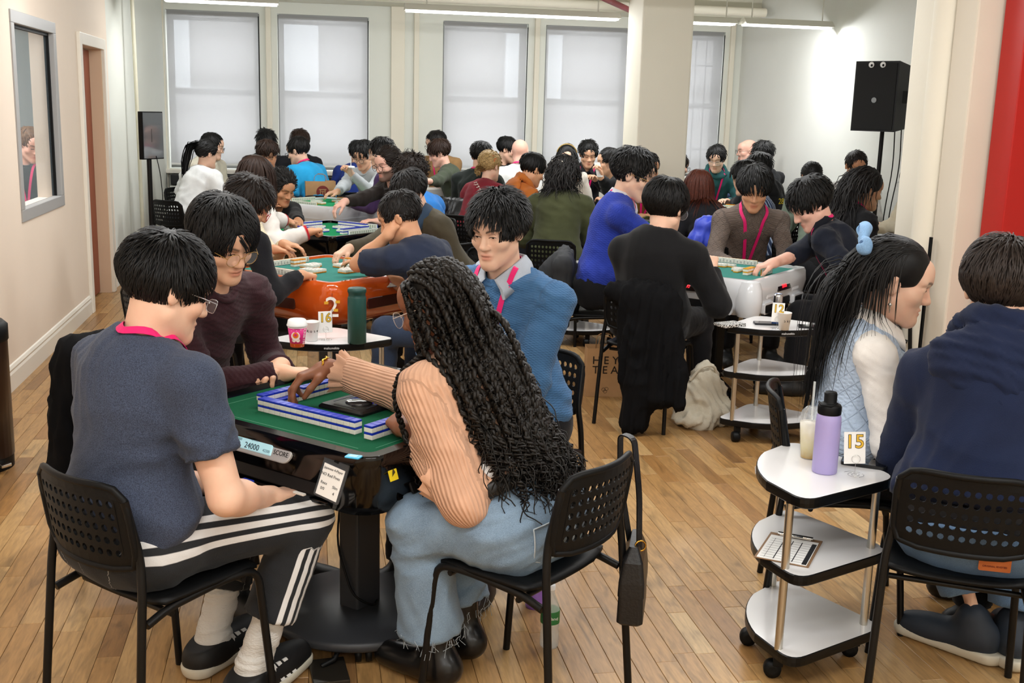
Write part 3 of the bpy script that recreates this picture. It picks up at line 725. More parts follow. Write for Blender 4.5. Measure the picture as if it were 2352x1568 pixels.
def make_hair(sp, C, R, s, lvl, body, root, base):
    st = sp['hair']; style, colr = st[0], st[1]; o = dict(vol=.016, fringe=.042, length=.055, n=(220, 620, 2000)[lvl], part=0, spike=.09, nape=-.062, up=0., wave=0.)
    if style == 'long': o.update(length=.34, fringe=.30)
    if style == 'buzz': o.update(vol=.005, length=.012, fringe=.01, spike=.1)
    if len(st) > 2: o.update(st[2])
    if style == 'bald': return
    r = np.random.default_rng(abs(hash(sp['id'])) % 9999 if not isinstance(sp['id'], int) else sp['id'])
    m = hair_mat(colr); v = o['vol']; hw = sp.get('wide', 1.0)
    c0 = np.array([0, -.020, .036]); rad = np.array([.077 * hw + v, .096 + v, .084 + v * 1.1])
    T = lambda p: C + (np.asarray(p, float) * s) @ R.T
    E = lambda c, q, k=.012, op='+': ell(T(c), np.array(q) * s, R, k * s, op)
    fb = o.get('brow', .058)
    r0_ = rad - v * .75
    P = [E(c0 + np.array([0, 0, .003]), rad - np.array([.005, .005, .005]), .012), E(c0, r0_, .02)]
    P[0].cut = [(T((0, 0, .0)), R @ np.array([0, .25, -1.0]))]
    P += [E((0, .125, fb - .075), (.088 * hw, .085, .092), .02, '-')]
    for q in (-1, 1): P.append(E((q * .088, .0, -.018 if style != 'long' else -.03), (.026, .026, .036) if style != 'long' else (.022, .020, .026), .012, '-'))
    P.append(plane(T((0, -.04, o['nape'])), R @ np.array([0, .45, -1.0])))
    surf = [surface(P, (.0125, .0085, .0062)[lvl])]
    # roots on the scalp, above the hairline
    n = o['n']; q = fib(int(n * 2.6)); q = q[r.permutation(len(q))]; p = c0 + q * (rad - v * .25); p = c0 + q * (rad - v * (.25 + .6 * (1 - np.clip((p[:, 2:3] + .058) / .075, 0, 1))))
    X = T(p); keep = np.ones(len(X), bool)
    face = ((p - np.array([0, .125, fb - .075])) / np.array([.088 * hw, .085, .092])); keep = ((face ** 2).sum(1) > 1.0)
    keep &= (p[:, 2] > o['nape'] + np.clip(p[:, 1] + .04, -.1, .2) * .45 + .004)
    ear = np.minimum(*[(((p - np.array([qq * .088, 0, -.018])) / np.array([.024, .024, .034])) ** 2).sum(1) for qq in (-1, 1)]); keep &= ear > 1
    if o.get('behind'): keep &= ~((p[:, 1] > -.035) & (p[:, 2] < .098))
    p = p[keep][:n]; S = len(p)
    crown = np.array([.012 + .02 * o['part'], -.045, .115]) if not o.get('back') else np.array([0, .10, .10]); d = p - crown
    nn = nrm((p - c0) / rad ** 2); d = nrm(d - nn * (d * nn).sum(1, keepdims=True))
    front = np.clip((p[:, 1] - .0) / .06, 0, 1) * np.clip((p[:, 2] - .03) / .05, 0, 1)
    if o['part']: d[:, 0] += front * np.sign(p[:, 0] + .02 * o['part']) * .9
    if o.get('back'): d[:, 1] -= front * 2.2 * o['back']; d[:, 2] += front * .3
    d = nrm(d + r.normal(0, .10 + .3 * o['spike'], d.shape) + nn * (o['spike'] - .12) * .5 + np.array([0, 0, 1]) * o['up'])
    rj = .62 + .62 * r.random(S)
    if style != 'long':
        sdw = np.clip((np.abs(p[:, 0]) - .03) / .03, 0, 1) * np.clip((p[:, 1] + .05) / .04, 0, 1); fw = np.clip((p[:, 1] - .02) / .04, 0, 1)
        zend = o['nape'] - .012 + (o.get('sz', -.018) - o['nape'] + .012) * np.maximum(sdw, fw * .6); zend = zend * (1 - front) + o.get('fz', .034) * front
        Ln = np.clip((p[:, 2] - zend) * 1.3, .012, o['length']) * (1 - front) + np.clip((p[:, 2] - o.get('fz', .034)) * 1.35, .010, max(o['fringe'], o['length'])) * front
        Ln = Ln * rj
    else: Ln = (o['length'] * (1 - front) + o['fringe'] * front) * rj
    if o.get('sides') is not None:
        sd = np.clip((np.abs(p[:, 0]) - .045) / .02, 0, 1) * (p[:, 2] < .05); Ln = Ln * (1 - sd) + np.minimum(Ln, o['sides']) * sd
    long_ = style in ('long',)
    K = (4, 5, 5)[lvl] if not long_ else (7, 10, 13)[lvl]
    X = T(p); D = d @ R.T; path = [X]; step = (Ln * s / (K - 1))[:, None]
    down = -UP * (.9 if long_ else .35) * (1 if o['spike'] < .5 else .5)
    hd = ell(T(c0), rad * s * 1.0, R); ph1 = r.random((S, 1)) * 6
    nc = nrm(np.array([0, -1., 0]) @ R.T)
    for k in range(1, K):
        if o.get('back') and long_: D = D + nc * o['back'] * .42 * (k < K * .28)
        D = nrm(D + down * ((.45 if k < K * .22 else 1.0) if long_ else .30) + r.normal(0, .03 + .25 * o['wave'] + .1 * o['spike'], D.shape))
        if o['wave']: D = nrm(D + .5 * o['wave'] * np.stack([np.sin(ph1[:, 0] + k * 1.7), np.cos(ph1[:, 0] * 1.3 + k * 1.9), np.zeros(S)], 1))
        Y = X + D * step
        u = (Y - hd.a) @ R; tz = np.clip((u[:, 2] / s + c0[2] + .058) / .075, 0, 1)[:, None]; mm = np.sqrt(((u / (hd.b - v * .7 * s * (1 - tz))) ** 2).sum(1)); lim = 1.0 + .02 * k / K
        u = np.where((mm < lim)[:, None], u / mm[:, None] * lim, u)
        if not long_: hi_ = lim + .03 + .35 * o['spike']; u = np.where((mm > hi_)[:, None], u / mm[:, None] * hi_, u)
        Y = hd.a + u @ R.T
        if long_ and body:
            dd = field(body, Y) - .012 - .010 * r.random(S); ins = dd < 0
            if ins.any():
                Z = Y[ins]; e = .004; g = np.stack([field(body, Z + e * np.eye(3)[i]) - field(body, Z - e * np.eye(3)[i]) for i in range(3)], -1)
                Y[ins] = Z - dd[ins][:, None] * nrm(g)
        D = nrm(Y - X); X = Y; path.append(X)
    Pth = np.stack(path, 1); w0 = (.0056, .0034, .0021)[lvl] * s * (1.25 if long_ else 1) * o.get('w', 1)
    tt = np.linspace(0, 1, K)[None, :]; w = w0 * (.7 + .6 * r.random((S, 1))) * (1 - tt ** 2.2) + .0004
    out = nrm(Pth - (C + (c0 * s) @ R.T)[None, None])
    surf.append(ribbon_strands(Pth, w, out))
    for ex in o.get('tails', []):      # pony tails / buns / extra clumps, points in head space
        pts = np.array(ex[0]); rr = ex[1]; M_ = ex[2] if len(ex) > 2 else (80, 90, 120)[lvl]
        t = np.linspace(0, 1, 10); seg = np.linspace(0, 1, len(pts)); ctr = np.stack([np.interp(t, seg, pts[:, i]) for i in range(3)], 1); rad_ = np.interp(t, seg, rr)
        A = r.normal(0, .38, (M_, 1, 3)); Q = ctr[None] + A * rad_[None, :, None] + r.normal(0, .003, (M_, 10, 3))
        Q = T(Q.reshape(-1, 3)).reshape(M_, 10, 3); surf.append(ribbon_strands(Q, np.full((M_, 10), .006 * s) * (1.15 - t[None] ** 3), nrm(np.cross(np.gradient(Q, axis=1), np.array([.3, .5, .1])))))
    V, F = join_surfs(surf)
    h = new_mesh('hair', V - base, F, m, True, root)
    return h
def make_eyes(sp, C, R, s, P, lvl, root, base):
    T = lambda p: C + (np.asarray(p, float) * s) @ R.T
    op = sp.get('eyes', 'down'); hgt = {'open': .0062, 'half': .0040}.get(op, .0022)
    if op == 'half': op = 'open'
    def patch(f, off, m):
        V = project(P, T(f.reshape(-1, 3)), off) - base; n, k = f.shape[:2]
        F = [(i * k + j, i * k + j + 1, (i + 1) * k + j + 1, (i + 1) * k + j) for i in range(n - 1) for j in range(k - 1)]; B.add([tuple(v) for v in V], F, m, True)
    lw = (.0030, .0022, .0016)[lvl]
    for q in (-1, 1):
        B = MB(); xs = np.linspace(.0165, .0460, 9); t = (xs - .0165) / .0295; arch = np.sin(t * math.pi)
        zc = .001 + .0015 * t; lowz = zc - hgt * arch * (.55 if op == 'open' else 1); upz = zc + (hgt * arch * .75 if op == 'open' else -hgt * arch * .35)
        x = q * xs * sp.get('wide', 1.0); yv = np.full(9, .09)
        if lvl > 0 or op == 'open':
            g = np.stack([np.stack([x, yv, lowz + (upz - lowz) * a], 1) for a in (0, .33, .66, 1)], 0); patch(g, .0009, M_EYE)
            a = np.linspace(0, 2 * math.pi, 11); rr = .0052; cx = q * .031 * sp.get('wide', 1.0) + sp.get('gaze', 0)
            gz = .0015 if op == 'open' else -.001
            pts = np.stack([np.full(11, cx)[None] + np.array([[.01], [1]]) * rr * np.cos(a)[None], np.full((2, 11), .09), np.clip(gz + np.array([[.01], [1]]) * rr * np.sin(a)[None], lowz.min() + .0003, upz.max() - .0002)], -1)
            patch(pts, .0014, M_IRIS)
        ln = upz if op == 'open' else lowz
        g = np.stack([np.stack([x, yv, ln + a], 1) for a in (-lw * .4, lw)], 0); patch(g, .0018, M_IRIS)
        if lvl > 0:
            g = np.stack([np.stack([x * .98, yv, zc + .0085 + arch * .004 + a], 1) for a in (-.0006, .0006)], 0); patch(g, .0006, mat('lid_crease', '#8f6450', .6))
        B.build('eye', root)
def make_glasses(sp, C, R, s, root, base):
    kind, colr = sp['glasses']; B = MB(); T = lambda p: tuple(C + R @ (np.asarray(p, float) * s) - base)
    m = mat('frame_' + colr, {'black': '#111111', 'gold': '#c9a15f', 'silver': '#c4c4c8', 'brown': '#4a2a1a', 'red': '#b01c2a', 'clear': '#c9b9b0'}[colr], .3, metal=.9 if colr in ('gold', 'silver') else 0)
    g = thing('glasses', '', ''); del g['label'], g['category']; g.parent = root; g.name = 'glasses'
    hw = sp.get('wide', 1.0)
    for q in (-1, 1):
        n = 18; pts = []
        for i in range(n):
            a = 2 * math.pi * i / n; rx, rz = (.0245, .0225) if kind == 'round' else (.026, .017); e = 1.0 if kind == 'round' else .6
            pts.append(T((hw * q * .0335 + rx * math.copysign(abs(math.cos(a)) ** e, math.cos(a)), .111 - .004 * abs(math.cos(a)), -.004 + rz * math.copysign(abs(math.sin(a)) ** e, math.sin(a)))))
        B.tube(pts, .0009 * s if colr in ('gold', 'silver', 'clear') else .0017 * s, m, 6, closed=True)
        l = MB(); l.add(pts, [tuple(range(n))], M_LENS); l.build('lens', g)
        B.tube([T((hw * q * .058, .108, .004)), T((hw * q * .078, .06, .006)), T((hw * q * .081, .0, .006)), T((hw * q * .080, -.018, -.008))], .0013 * s, m, 6)
    B.tube([T((-.010, .110, .0)), T((0, .113, .004)), T((.010, .110, .0))], .0013 * s, m, 6)
    B.build('rim', g)
    return g
def person(sp):
    """builds one seated person from a pose table row; returns (root, info)"""
    lvl = sp.get('lvl', 0); s = sp.get('s', 1.0); fem = sp.get('fem', False)
    hu, hv, hy = sp['head']; C = aty(hu, hv, hy) if 'hw' not in sp else np.array(sp['hw'], float)
    byaw = math.radians(sp['yaw']); hyaw = math.radians(sp.get('hyaw', sp['yaw'])); hp = math.radians(sp.get('pitch', 22)); hr_ = math.radians(sp.get('roll', 0))
    R = euler_head(hyaw, hp, hr_); f = np.array([math.sin(byaw), math.cos(byaw), 0]); r = np.array([math.cos(byaw), -math.sin(byaw), 0])
    hs = s * sp.get('hs', 1.06)
    N = C - R[:, 1] * .035 * s - R[:, 2] * .075 * s - UP * .095 * s - f * .01
    hipz = sp.get('hipz', .55)
    Lsp = sp.get('spine', .56) * s; dz = N[2] - hipz; dh = sp.get('lean', math.sqrt(max(Lsp ** 2 - dz ** 2, .0036)) if Lsp > dz else .06)
    dh = min(dh, .36)
    if 'pel' in sp: Pv = np.array([sp['pel'][0], sp['pel'][1], hipz])
    else: Pv = np.array([N[0] - f[0] * dh, N[1] - f[1] * dh, hipz])
    base = np.array([Pv[0], Pv[1], 0.0])
    ax = nrm(N - Pv); fb = nrm(np.cross(ax, r) * -1); fb = fb if fb @ f > 0 else -fb
    rt = r if 'tw' not in sp else nrm(r * math.cos(sp['tw']) + f * math.sin(sp['tw']))
    Rt = np.stack([rt, np.cross(ax, rt), ax], 1)
    fat = sp.get('fat', 1.0)
    sh_w = (.162 if fem else .188) * s * sp.get('shw', 1.0); slump = .035
    Sh = {q: N - ax * .055 * s + rt * q * sh_w - UP * .012 + f * .012 for q in (-1, 1)}
    if 'shrug' in sp:
        for q in (-1, 1): Sh[q] = Sh[q] + np.array(sp['shrug'][0 if q < 0 else 1])
    hips = {q: Pv + r * q * .088 * s for q in (-1, 1)}
    ce = lambda t, y=0.0: Pv + (N - Pv) * t + fb * y
    # --- arms
    la, lb = .285 * s * sp.get('arm', 1.0), .250 * s * sp.get('arm', 1.0); arms = {}
    for q in (-1, 1):
        hd = sp.get('handL' if q < 0 else 'handR'); pose = 'relax'
        if hd is None: tgt = Pv + f * .40 * s + r * q * .10; tgt = np.array([tgt[0], tgt[1], .80]); hdir = None; up = UP
        else:
            if len(hd[0]) == 3 and abs(hd[0][0]) > 12: tgt = atz(*hd[0])
            elif len(hd[0]) == 4: tgt = aty(hd[0][0], hd[0][1], hd[0][2])
            else: tgt = np.array(hd[0], float)
            pose = hd[1] if len(hd) > 1 else 'relax'; hdir = np.array(hd[2], float) if len(hd) > 2 and hd[2] is not None else None; up = np.array(hd[3], float) if len(hd) > 3 else UP
        pole = -UP * .9 + rt * q * .55 - f * .35
        if hd is not None and len(hd) > 4: pole = np.array(hd[4], float)
        El, Wr = ik(Sh[q], tgt, la, lb, pole)
        fd = nrm(Wr - El); hdir = nrm(fd + np.array([0, 0, .0])) if hdir is None else nrm(hdir)
        arms[q] = (Sh[q], El, Wr, hdir, up, pose)
    # --- legs
    legs = {}
    for q in (-1, 1):
        lg = sp.get('legL' if q < 0 else 'legR')
        Kn = hips[q] + f * .42 * s + r * q * .055; Kn[2] = .515; An = Kn + f * .02 + r * q * .01; An[2] = .085
        if lg: Kn = np.array(lg[0], float); An = np.array(lg[1], float)
        legs[q] = (hips[q], Kn, An, nrm((An - Kn) * np.array([1, 1, 0]) * .2 + f * 1.0 + r * q * .15) if not (lg and len(lg) > 2) else nrm(lg[2]))
    root = thing('person', sp['label'], 'person', tuple(base)); root['group'] = 'players at the mahjong tables'
    # --- skin: torso and limbs are one field
    def limb(k=1.0, arms_=True):
        L = [ell(ce(.78, -.01), np.array([.150 * (.9 if fem else 1), .105, .150]) * s * k, Rt, .05), ell(ce(.36, .0), np.array([.135 * fat, .105 * fat, .17]) * s * k, Rt, .06),
             cone(hips[-1], hips[1], .105 * s * k * fat, .105 * s * k * fat, .05)]
        for q in (-1, 1):
            L.append(cone(N - ax * .02 * s + rt * q * .05, Sh[q], .045 * s * k, .052 * s * k, .05))
        return L
    neck = [cone(N - ax * .03 * s, C - R[:, 1] * .022 * hs - R[:, 2] * .055 * hs, .060 * s * (.86 if fem else 1), .054 * s * (.86 if fem else 1), .03)]
    armp = {}
    for q in (-1, 1):
        S_, El, Wr, hd, up, pose = arms[q]; k = .88 if fem else 1.0
        armp[q] = [cone(S_, El, .052 * s * k * fat, .040 * s * k * fat, .03), cone(El, Wr, .041 * s * k * fat, .027 * s * k, .02), ell(El * .7 + Wr * .3, np.array([.043, .043, .07]) * s * k, rot_to(Wr - El)[:, [0, 2, 1]], .03)]
    headp = head_prims(C, R, hs, sp.get('face', True), fem, sp.get('wide', 1.0), sp.get('jaw', 1.0))
    skel = limb(.80) + [cone(legs[q][0], legs[q][1], .07 * s, .052 * s, .03) for q in (-1, 1)] + [cone(legs[q][1], legs[q][2], .050 * s, .036 * s, .02) for q in (-1, 1)]
    allp = skel + neck + armp[-1] + armp[1]
    surfs = [surface(allp, .034, iso=-.010)]
    hh = ((.0092, .0066, .0041) if sp.get('face', True) else (.0098, .0075, .0055))[lvl]
    hlo = C - .16 * hs; hlo[2] = C[2] - .21 * hs; hhi = C + .16 * hs
    hv_, hf_ = surface(headp + neck, hh, hlo, hhi); surfs.append((hv_, hf_))
    for q in (-1, 1):
        if q in sp.get('nohand', ()): continue
        S_, El, Wr, hd, up, pose = arms[q]
        hp_ = hand_prims(Wr, hd, up, s * (.93 if fem else 1.0) * sp.get('hands', 1.0), q * (-1), pose)
        short = sp.get('sleeve', 'long') == 'short'
        pr = armp[q] + hp_; lo_ = np.min([p_.lo for p_ in hp_], 0) - .012; hi_ = np.max([p_.hi for p_ in hp_], 0) + .012
        fv = .45 if not short else None
        if not short:
            pr = [cone(El + (Wr - El) * .45, Wr, .036 * s * (.88 if fem else 1), .027 * s * (.88 if fem else 1), .02)] + hp_
            surfs.append(surface(pr, (.0100, .0072, .0052)[lvl]))
        else: surfs.append(surface(pr, (.0115, .0085, .0066)[lvl]))
    V, F = join_surfs(surfs)
    body = new_mesh('body', V - base, F, skin_mat(sp.get('skin', 'asian')), True, root)
    # lips and brows
    n0 = len(surfs[0][0]); n1 = n0 + len(hv_); tint = np.zeros((len(V), 3)); q_ = ((V[n0:n1] - C) @ R) / hs
    lip = np.exp(-(((q_[:, 0] / .022) ** 4) + (((q_[:, 2] + .066) / .0125) ** 4))) * (q_[:, 1] > .072)
    zb = .0235 + .006 * np.sin(np.clip((np.abs(q_[:, 0]) - .012) / .04, 0, 1) * 2.4)
    br = np.exp(-(((q_[:, 2] - zb) / .0044) ** 4)) * (np.abs(q_[:, 0]) > .012) * (np.abs(q_[:, 0]) < .050) * (q_[:, 1] > .045) * sp.get('browd', .75)
    if sp.get('beard'):
        bd = (q_[:, 2] < -.035 + .3 * np.maximum(0, .05 - q_[:, 1])) * (q_[:, 1] > -.005) * (q_[:, 2] > -.125) * (1 - lip); bd = bd * np.clip((np.abs(q_[:, 0]) + (q_[:, 2] < -.045) * .1 - .008) / .02, 0, 1)
        if sp['beard'] == 'goatee': bd = bd * (np.abs(q_[:, 0]) < .026)
        br = np.maximum(br, bd * sp.get('beardd', .8))
    if sp.get('fade'):  # clipped sides
        fd_ = (q_[:, 1] < .03) * (q_[:, 2] > -.05) * (q_[:, 2] < .06); br = np.maximum(br, fd_ * sp['fade'])
    tint[n0:n1, 0] = lip * sp.get('lips', .75); tint[n0:n1, 1] = br; set_vec_attr(body.data, 'tint', tint)
    if sp.get('face', True): make_eyes(sp, C, R, hs, headp, lvl, root, base)
    # --- top
    ch = (.0210, .0148, .0102)[lvl]; lo_ = sp.get('loose', .016) * s; hem = sp.get('hem', -.02)
    top = [ell(ce(.76, -.012), np.array([.156 * (.9 if fem else 1), .112, .165]) * s + lo_, Rt, .05), ell(ce(.38, .0), np.array([.142 * fat, .112 * fat, .19]) * s + lo_, Rt, .06)]
    if fem: top += [ell(ce(.70, .085 * s) + rt * q * .065 * s, np.array([.06, .05, .06]) * s + lo_ * .5, Rt, .05) for q in (-1, 1)]
    nsl = sp.get('sleeve') == 'none'
    for q in (-1, 1): top.append(cone(N - ax * .03 * s + rt * q * .055, N + (Sh[q] - N) * (.62 if nsl else 1), .047 * s + lo_ * .7, (.040 if nsl else .054) * s + lo_ * .7, .05))
    top.append(cone(hips[-1] + ax * .07, hips[1] + ax * .07, .105 * s * fat + lo_, .105 * s * fat + lo_, .06))
    top += [ell(c_, r_, Rt, k_) for c_, r_, k_ in [(ce(a_, b_) + rt * d_, np.array(r_) * s, .05) for a_, b_, d_, r_ in sp.get('bulge', [])]]
    if sp.get('hood'):
        hk = sp.get('hoodk', 1.0); hc = N - fb * .100 * s - ax * .055 * s
        hoodp = [ell(hc, np.array([.150, .048, .095]) * s * hk, Rt, .014), ell(hc - ax * .055 * hk - fb * .010, np.array([.080, .040, .080]) * s * hk, Rt, .03)]
        rg = [N + ax * (.030 - .045 * math.cos(a)) * s + fb * (-.078 * math.cos(a) * -1 if False else .085 * math.cos(a) - .005) * s + rt * .100 * math.sin(a) * s for a in np.linspace(0, 2 * math.pi, 13)]
        hoodp += [cone(p0, p1, .027 * s * hk, .027 * s * hk, .016) for p0, p1 in zip(rg[:-1], rg[1:])]
    if sp.get('turtle'): top.append(cone(N - ax * .03, N + (C - N) * .42 - R[:, 1] * .012, .072 * s, .066 * s, .03))
    if not sp.get('hood') and not sp.get('turtle'): top.append(cone(N + ax * .03 * s + fb * .015, N + ax * .14 * s + fb * .045, .058 * s, .085 * s, .02, '-'))
    top.append(plane(Pv + ax * hem * s, -ax))
    top.pop()
    hemcut = [(Pv + ax * hem * s, -ax)]
    for p_ in top:
        if p_.op == '+' and p_.k == .06: p_.cut = hemcut
    sleeve = sp.get('sleeve', 'long')
    slv = []
    for q in (-1, 1):
        S_, El, Wr, hd, up, pose = arms[q]; k = .9 if fem else 1.0; ls = sp.get('sl_loose', .013) * s
        if sleeve == 'none': continue
        if sleeve == 'short':
            e = S_ + (El - S_) * sp.get('cut', .72); slv += [cone(S_, e + (El - S_) * .25, .054 * s * k * fat + ls, .050 * s * k * fat + ls * 1.3, .045, cut=[(e, El - S_)])]
        else:
            wcut = sp.get('cuff', .93); w1 = El + (Wr - El) * wcut
            slv += [cone(S_, El, .051 * s * k * fat + ls, .043 * s * k * fat + ls, .045), cone(El, Wr, .044 * s * k * fat + ls, .033 * s * k + ls * .8, .03, cut=[(w1, Wr - El)])]
    cutn = [p_ for p_ in top if p_.op == '-']
    top_all = [p_ for p_ in top if p_.op == '+'] + slv + cutn
    V, F = surface(top_all, ch); V = wrinkle(V, F, sp.get('wr', .0055) * s, sp['id'] * 3 + 1)
    bones = [(Pv, N, .15 * s, fb, 1.0, 0, 0, 0)]
    for q in (-1, 1):
        S_, El, Wr = arms[q][:3]; rf = np.cross(El - S_, f) if np.linalg.norm(np.cross(nrm(El - S_), f)) > .2 else rt
        bones += [(S_, El, .055 * s, -rf, .42, 0, .0, .55), (El, Wr, .05 * s, -rf, .42, la, .55, 1.0)]
    tm = sp['top']; tm_ = cloth('%s_top' % sp['id'], *tm) if not isinstance(tm, bpy.types.Material) else tm
    tp = new_mesh(sp.get('topname', 'sweater'), V - base, F, tm_, True, root); set_vec_attr(tp.data, 'buv', bone_uv(V, bones))
    if sp.get('hood'):
        Vh, Fh = surface(hoodp, ch); Vh = wrinkle(Vh, Fh, .006 * s, sp['id'] * 3 + 7, 1.4); new_mesh('hood', Vh - base, Fh, tm_, True, root)
    if not sp.get('hood') and not sp.get('turtle'):
        nc = N + ax * .012 * s + fb * .012; pts = []
        for i in range(20):
            a = 2 * math.pi * i / 20; pts.append(tuple(nc + rt * math.cos(a) * .070 * s + fb * math.sin(a) * .074 * s - ax * .020 * s * math.sin(a) - base + ax * .006 * math.cos(2 * a)))
        MB().tube(pts, .0085 * s, tm_, 6, closed=True).build('neckband', root)
    if sp.get('collar'):
        cm = cloth('%s_collar' % sp['id'], sp['collar']); B = MB()
        for q in (-1, 1):
            A = [N + rt * q * .060 * s - fb * .048 * s + ax * .066 * s, N + rt * q * .074 * s + fb * .01 * s + ax * .062 * s, N + rt * q * .026 * s + fb * .094 * s + ax * .012 * s]
            Bp = [A[0] - ax * .046 * s - fb * .020 + rt * q * .016, A[1] - ax * .048 * s + rt * q * .040 * s, A[2] - ax * .058 * s + rt * q * .044 * s + fb * .020]
            ring = [[tuple(a - base), tuple((a + b) / 2 + (rt * q + fb * .5) * .010 * s - base), tuple(b - base), tuple(b - (rt * q * .012 + ax * .004) - base), tuple((a + b) / 2 - rt * q * .006 - base), tuple(a - rt * q * .010 - base)] for a, b in zip(A, Bp)]
            ring.insert(0, [tuple(np.array(p_) * np.array([1, 1, 1]) + (-rt * q * .055 - fb * .022) * s) for p_ in ring[0]])
            B.loft(ring, cm, True, True)
        B.build('shirt_collar', root)
    # --- trousers and shoes
    pz = .014 * s * sp.get('pl', 1.0)
    wcut_ = [(Pv + ax * sp.get('waist', .10) * s, ax)]
    pt = [cone(hips[-1], hips[1], .108 * s * fat + pz, .108 * s * fat + pz, .05, cut=wcut_), cone(Pv + ax * .09, Pv + ax * .02, .10 * s * fat + pz, .115 * s * fat + pz, .06, cut=wcut_)]
    pcut = sp.get('pcut', .95)
    for q in (-1, 1):
        h_, Kn, An, fd = legs[q]; hc_ = Kn + (An - Kn) * pcut
        pt += [cone(h_, Kn, .084 * s + pz, .062 * s + pz, .04), cone(Kn, An + (An - Kn) * .1, .060 * s + pz, (sp.get('hemw', .044)) * s + pz, .03, cut=[(hc_, An - Kn)])]
    V, F = surface(pt, ch * (1.7, 1.6, 1.8 if sp['id'] not in (1, 3, 6) else 1.0)[lvl]); V = wrinkle(V, F, sp.get('pwr', .0038) * s, sp['id'] * 3 + 2)
    bm_ = cloth('%s_pants' % sp['id'], *sp.get('pants', ('#16171b',)))
    bt = new_mesh('trousers', V - base, F, bm_, True, root)
    bones = [(Pv + ax * .06, ce(.35), .12 * s, fb, 1, 0, 0, 0)]
    for q in (-1, 1):
        h_, Kn, An, fd = legs[q]; bones += [(h_, Kn, .085 * s, r * q + UP * .35, .5, 0, 0, .5), (Kn, An, .065 * s, r * q + f * -.1, .5, .42, .5, 1.0)]
    set_vec_attr(bt.data, 'buv', bone_uv(V, bones))
    if not sp.get('noshoes'):
        for q in (-1, 1):
            h_, Kn, An, fd = legs[q]; sm = mat('shoe_%s' % sp.get('shoe', 'black'), {'black': '#141414', 'white': '#d9d8d4', 'grey': '#5a5c60'}[sp.get('shoe', 'black')], .5)
            hl = np.array([An[0], An[1], .045]) - fd * .055; toe = hl + fd * .235 * s; toe[2] = .035
            pr = [cone(hl, toe, .042 * s, .036 * s, .03), cone(np.array([An[0], An[1], .11]), hl + fd * .05, .043 * s, .045 * s, .04), ell((hl + toe) / 2 + fd * .02, np.array([.046, .12, .04]) * s, rot_to(fd), .03), plane(np.array([0, 0, .003]), -UP)]
            V, F = surface(pr, max(ch * 1.1, .014)); new_mesh('shoe', V - base, F, sm, True, root)
    # --- lanyard
    if sp.get('lanyard'):
        lp = top + neck
        low = ce(sp.get('lan_lo', .38), .22)
        pth = [low] + [N - ax * .02 + fb * .09 + rt * -.055 * s, N + rt * -.085 * s + ax * .01 + fb * .02, N - fb * .075 + ax * .045, N + rt * .085 * s + ax * .01 + fb * .02, N - ax * .02 + fb * .09 + rt * .055 * s] + [low]
        D = []
        for a, b in zip(pth[:-1], pth[1:]): D += [a + (b - a) * t for t in np.linspace(0, 1, 10, endpoint=False)]
        D = np.array(D + [low]);
        for _ in range(2): D[1:-1] = (D[:-2] + D[1:-1] * 2 + D[2:]) / 4
        Q = project(lp, D, .007, 4); Q2 = Q.copy()
        for _ in range(3): Q2[1:-1] = (Q2[:-2] + Q2[1:-1] * 2 + Q2[2:]) / 4
        e = .003; g = nrm(np.stack([field(lp, Q2 + e * np.eye(3)[i]) - field(lp, Q2 - e * np.eye(3)[i]) for i in range(3)], -1))
        t = nrm(np.gradient(Q2, axis=0)); sd = nrm(np.cross(t, g)); wv = sp.get('lan_w', .0095)
        rings = [[tuple(p_ + a * sd_ * wv + b * g_ * .0012 - base) for a, b in ((-1, 0), (-1, 1), (1, 1), (1, 0))] for p_, sd_, g_ in zip(Q2, sd, g)]
        lm = mat('lanyard_pink', '#e0186e', .55); lo_o = MB().loft(rings, lm).build('lanyard', root)
        MB().tube([tuple(Q2[0] - base + fb * .003), tuple(Q2[0] - base - UP * .035 + fb * .003)], .004, CHROME, 6).build('clip', lo_o)
    if sp.get('glasses'): make_glasses(sp, C, R, hs, root, base)
    bodyp = top + neck if sp['hair'][0] == 'long' else None
    make_hair(sp, C, R, hs, lvl, bodyp, root, base)
    info = dict(C=C, R=R, hs=hs, N=N, P=Pv, ax=ax, f=f, fb=fb, r=r, rt=rt, arms=arms, legs=legs, top=top, neck=neck, head=headp, base=base, root=root, byaw=byaw, s=s, pants=pt, Sh=Sh)
    return root, info
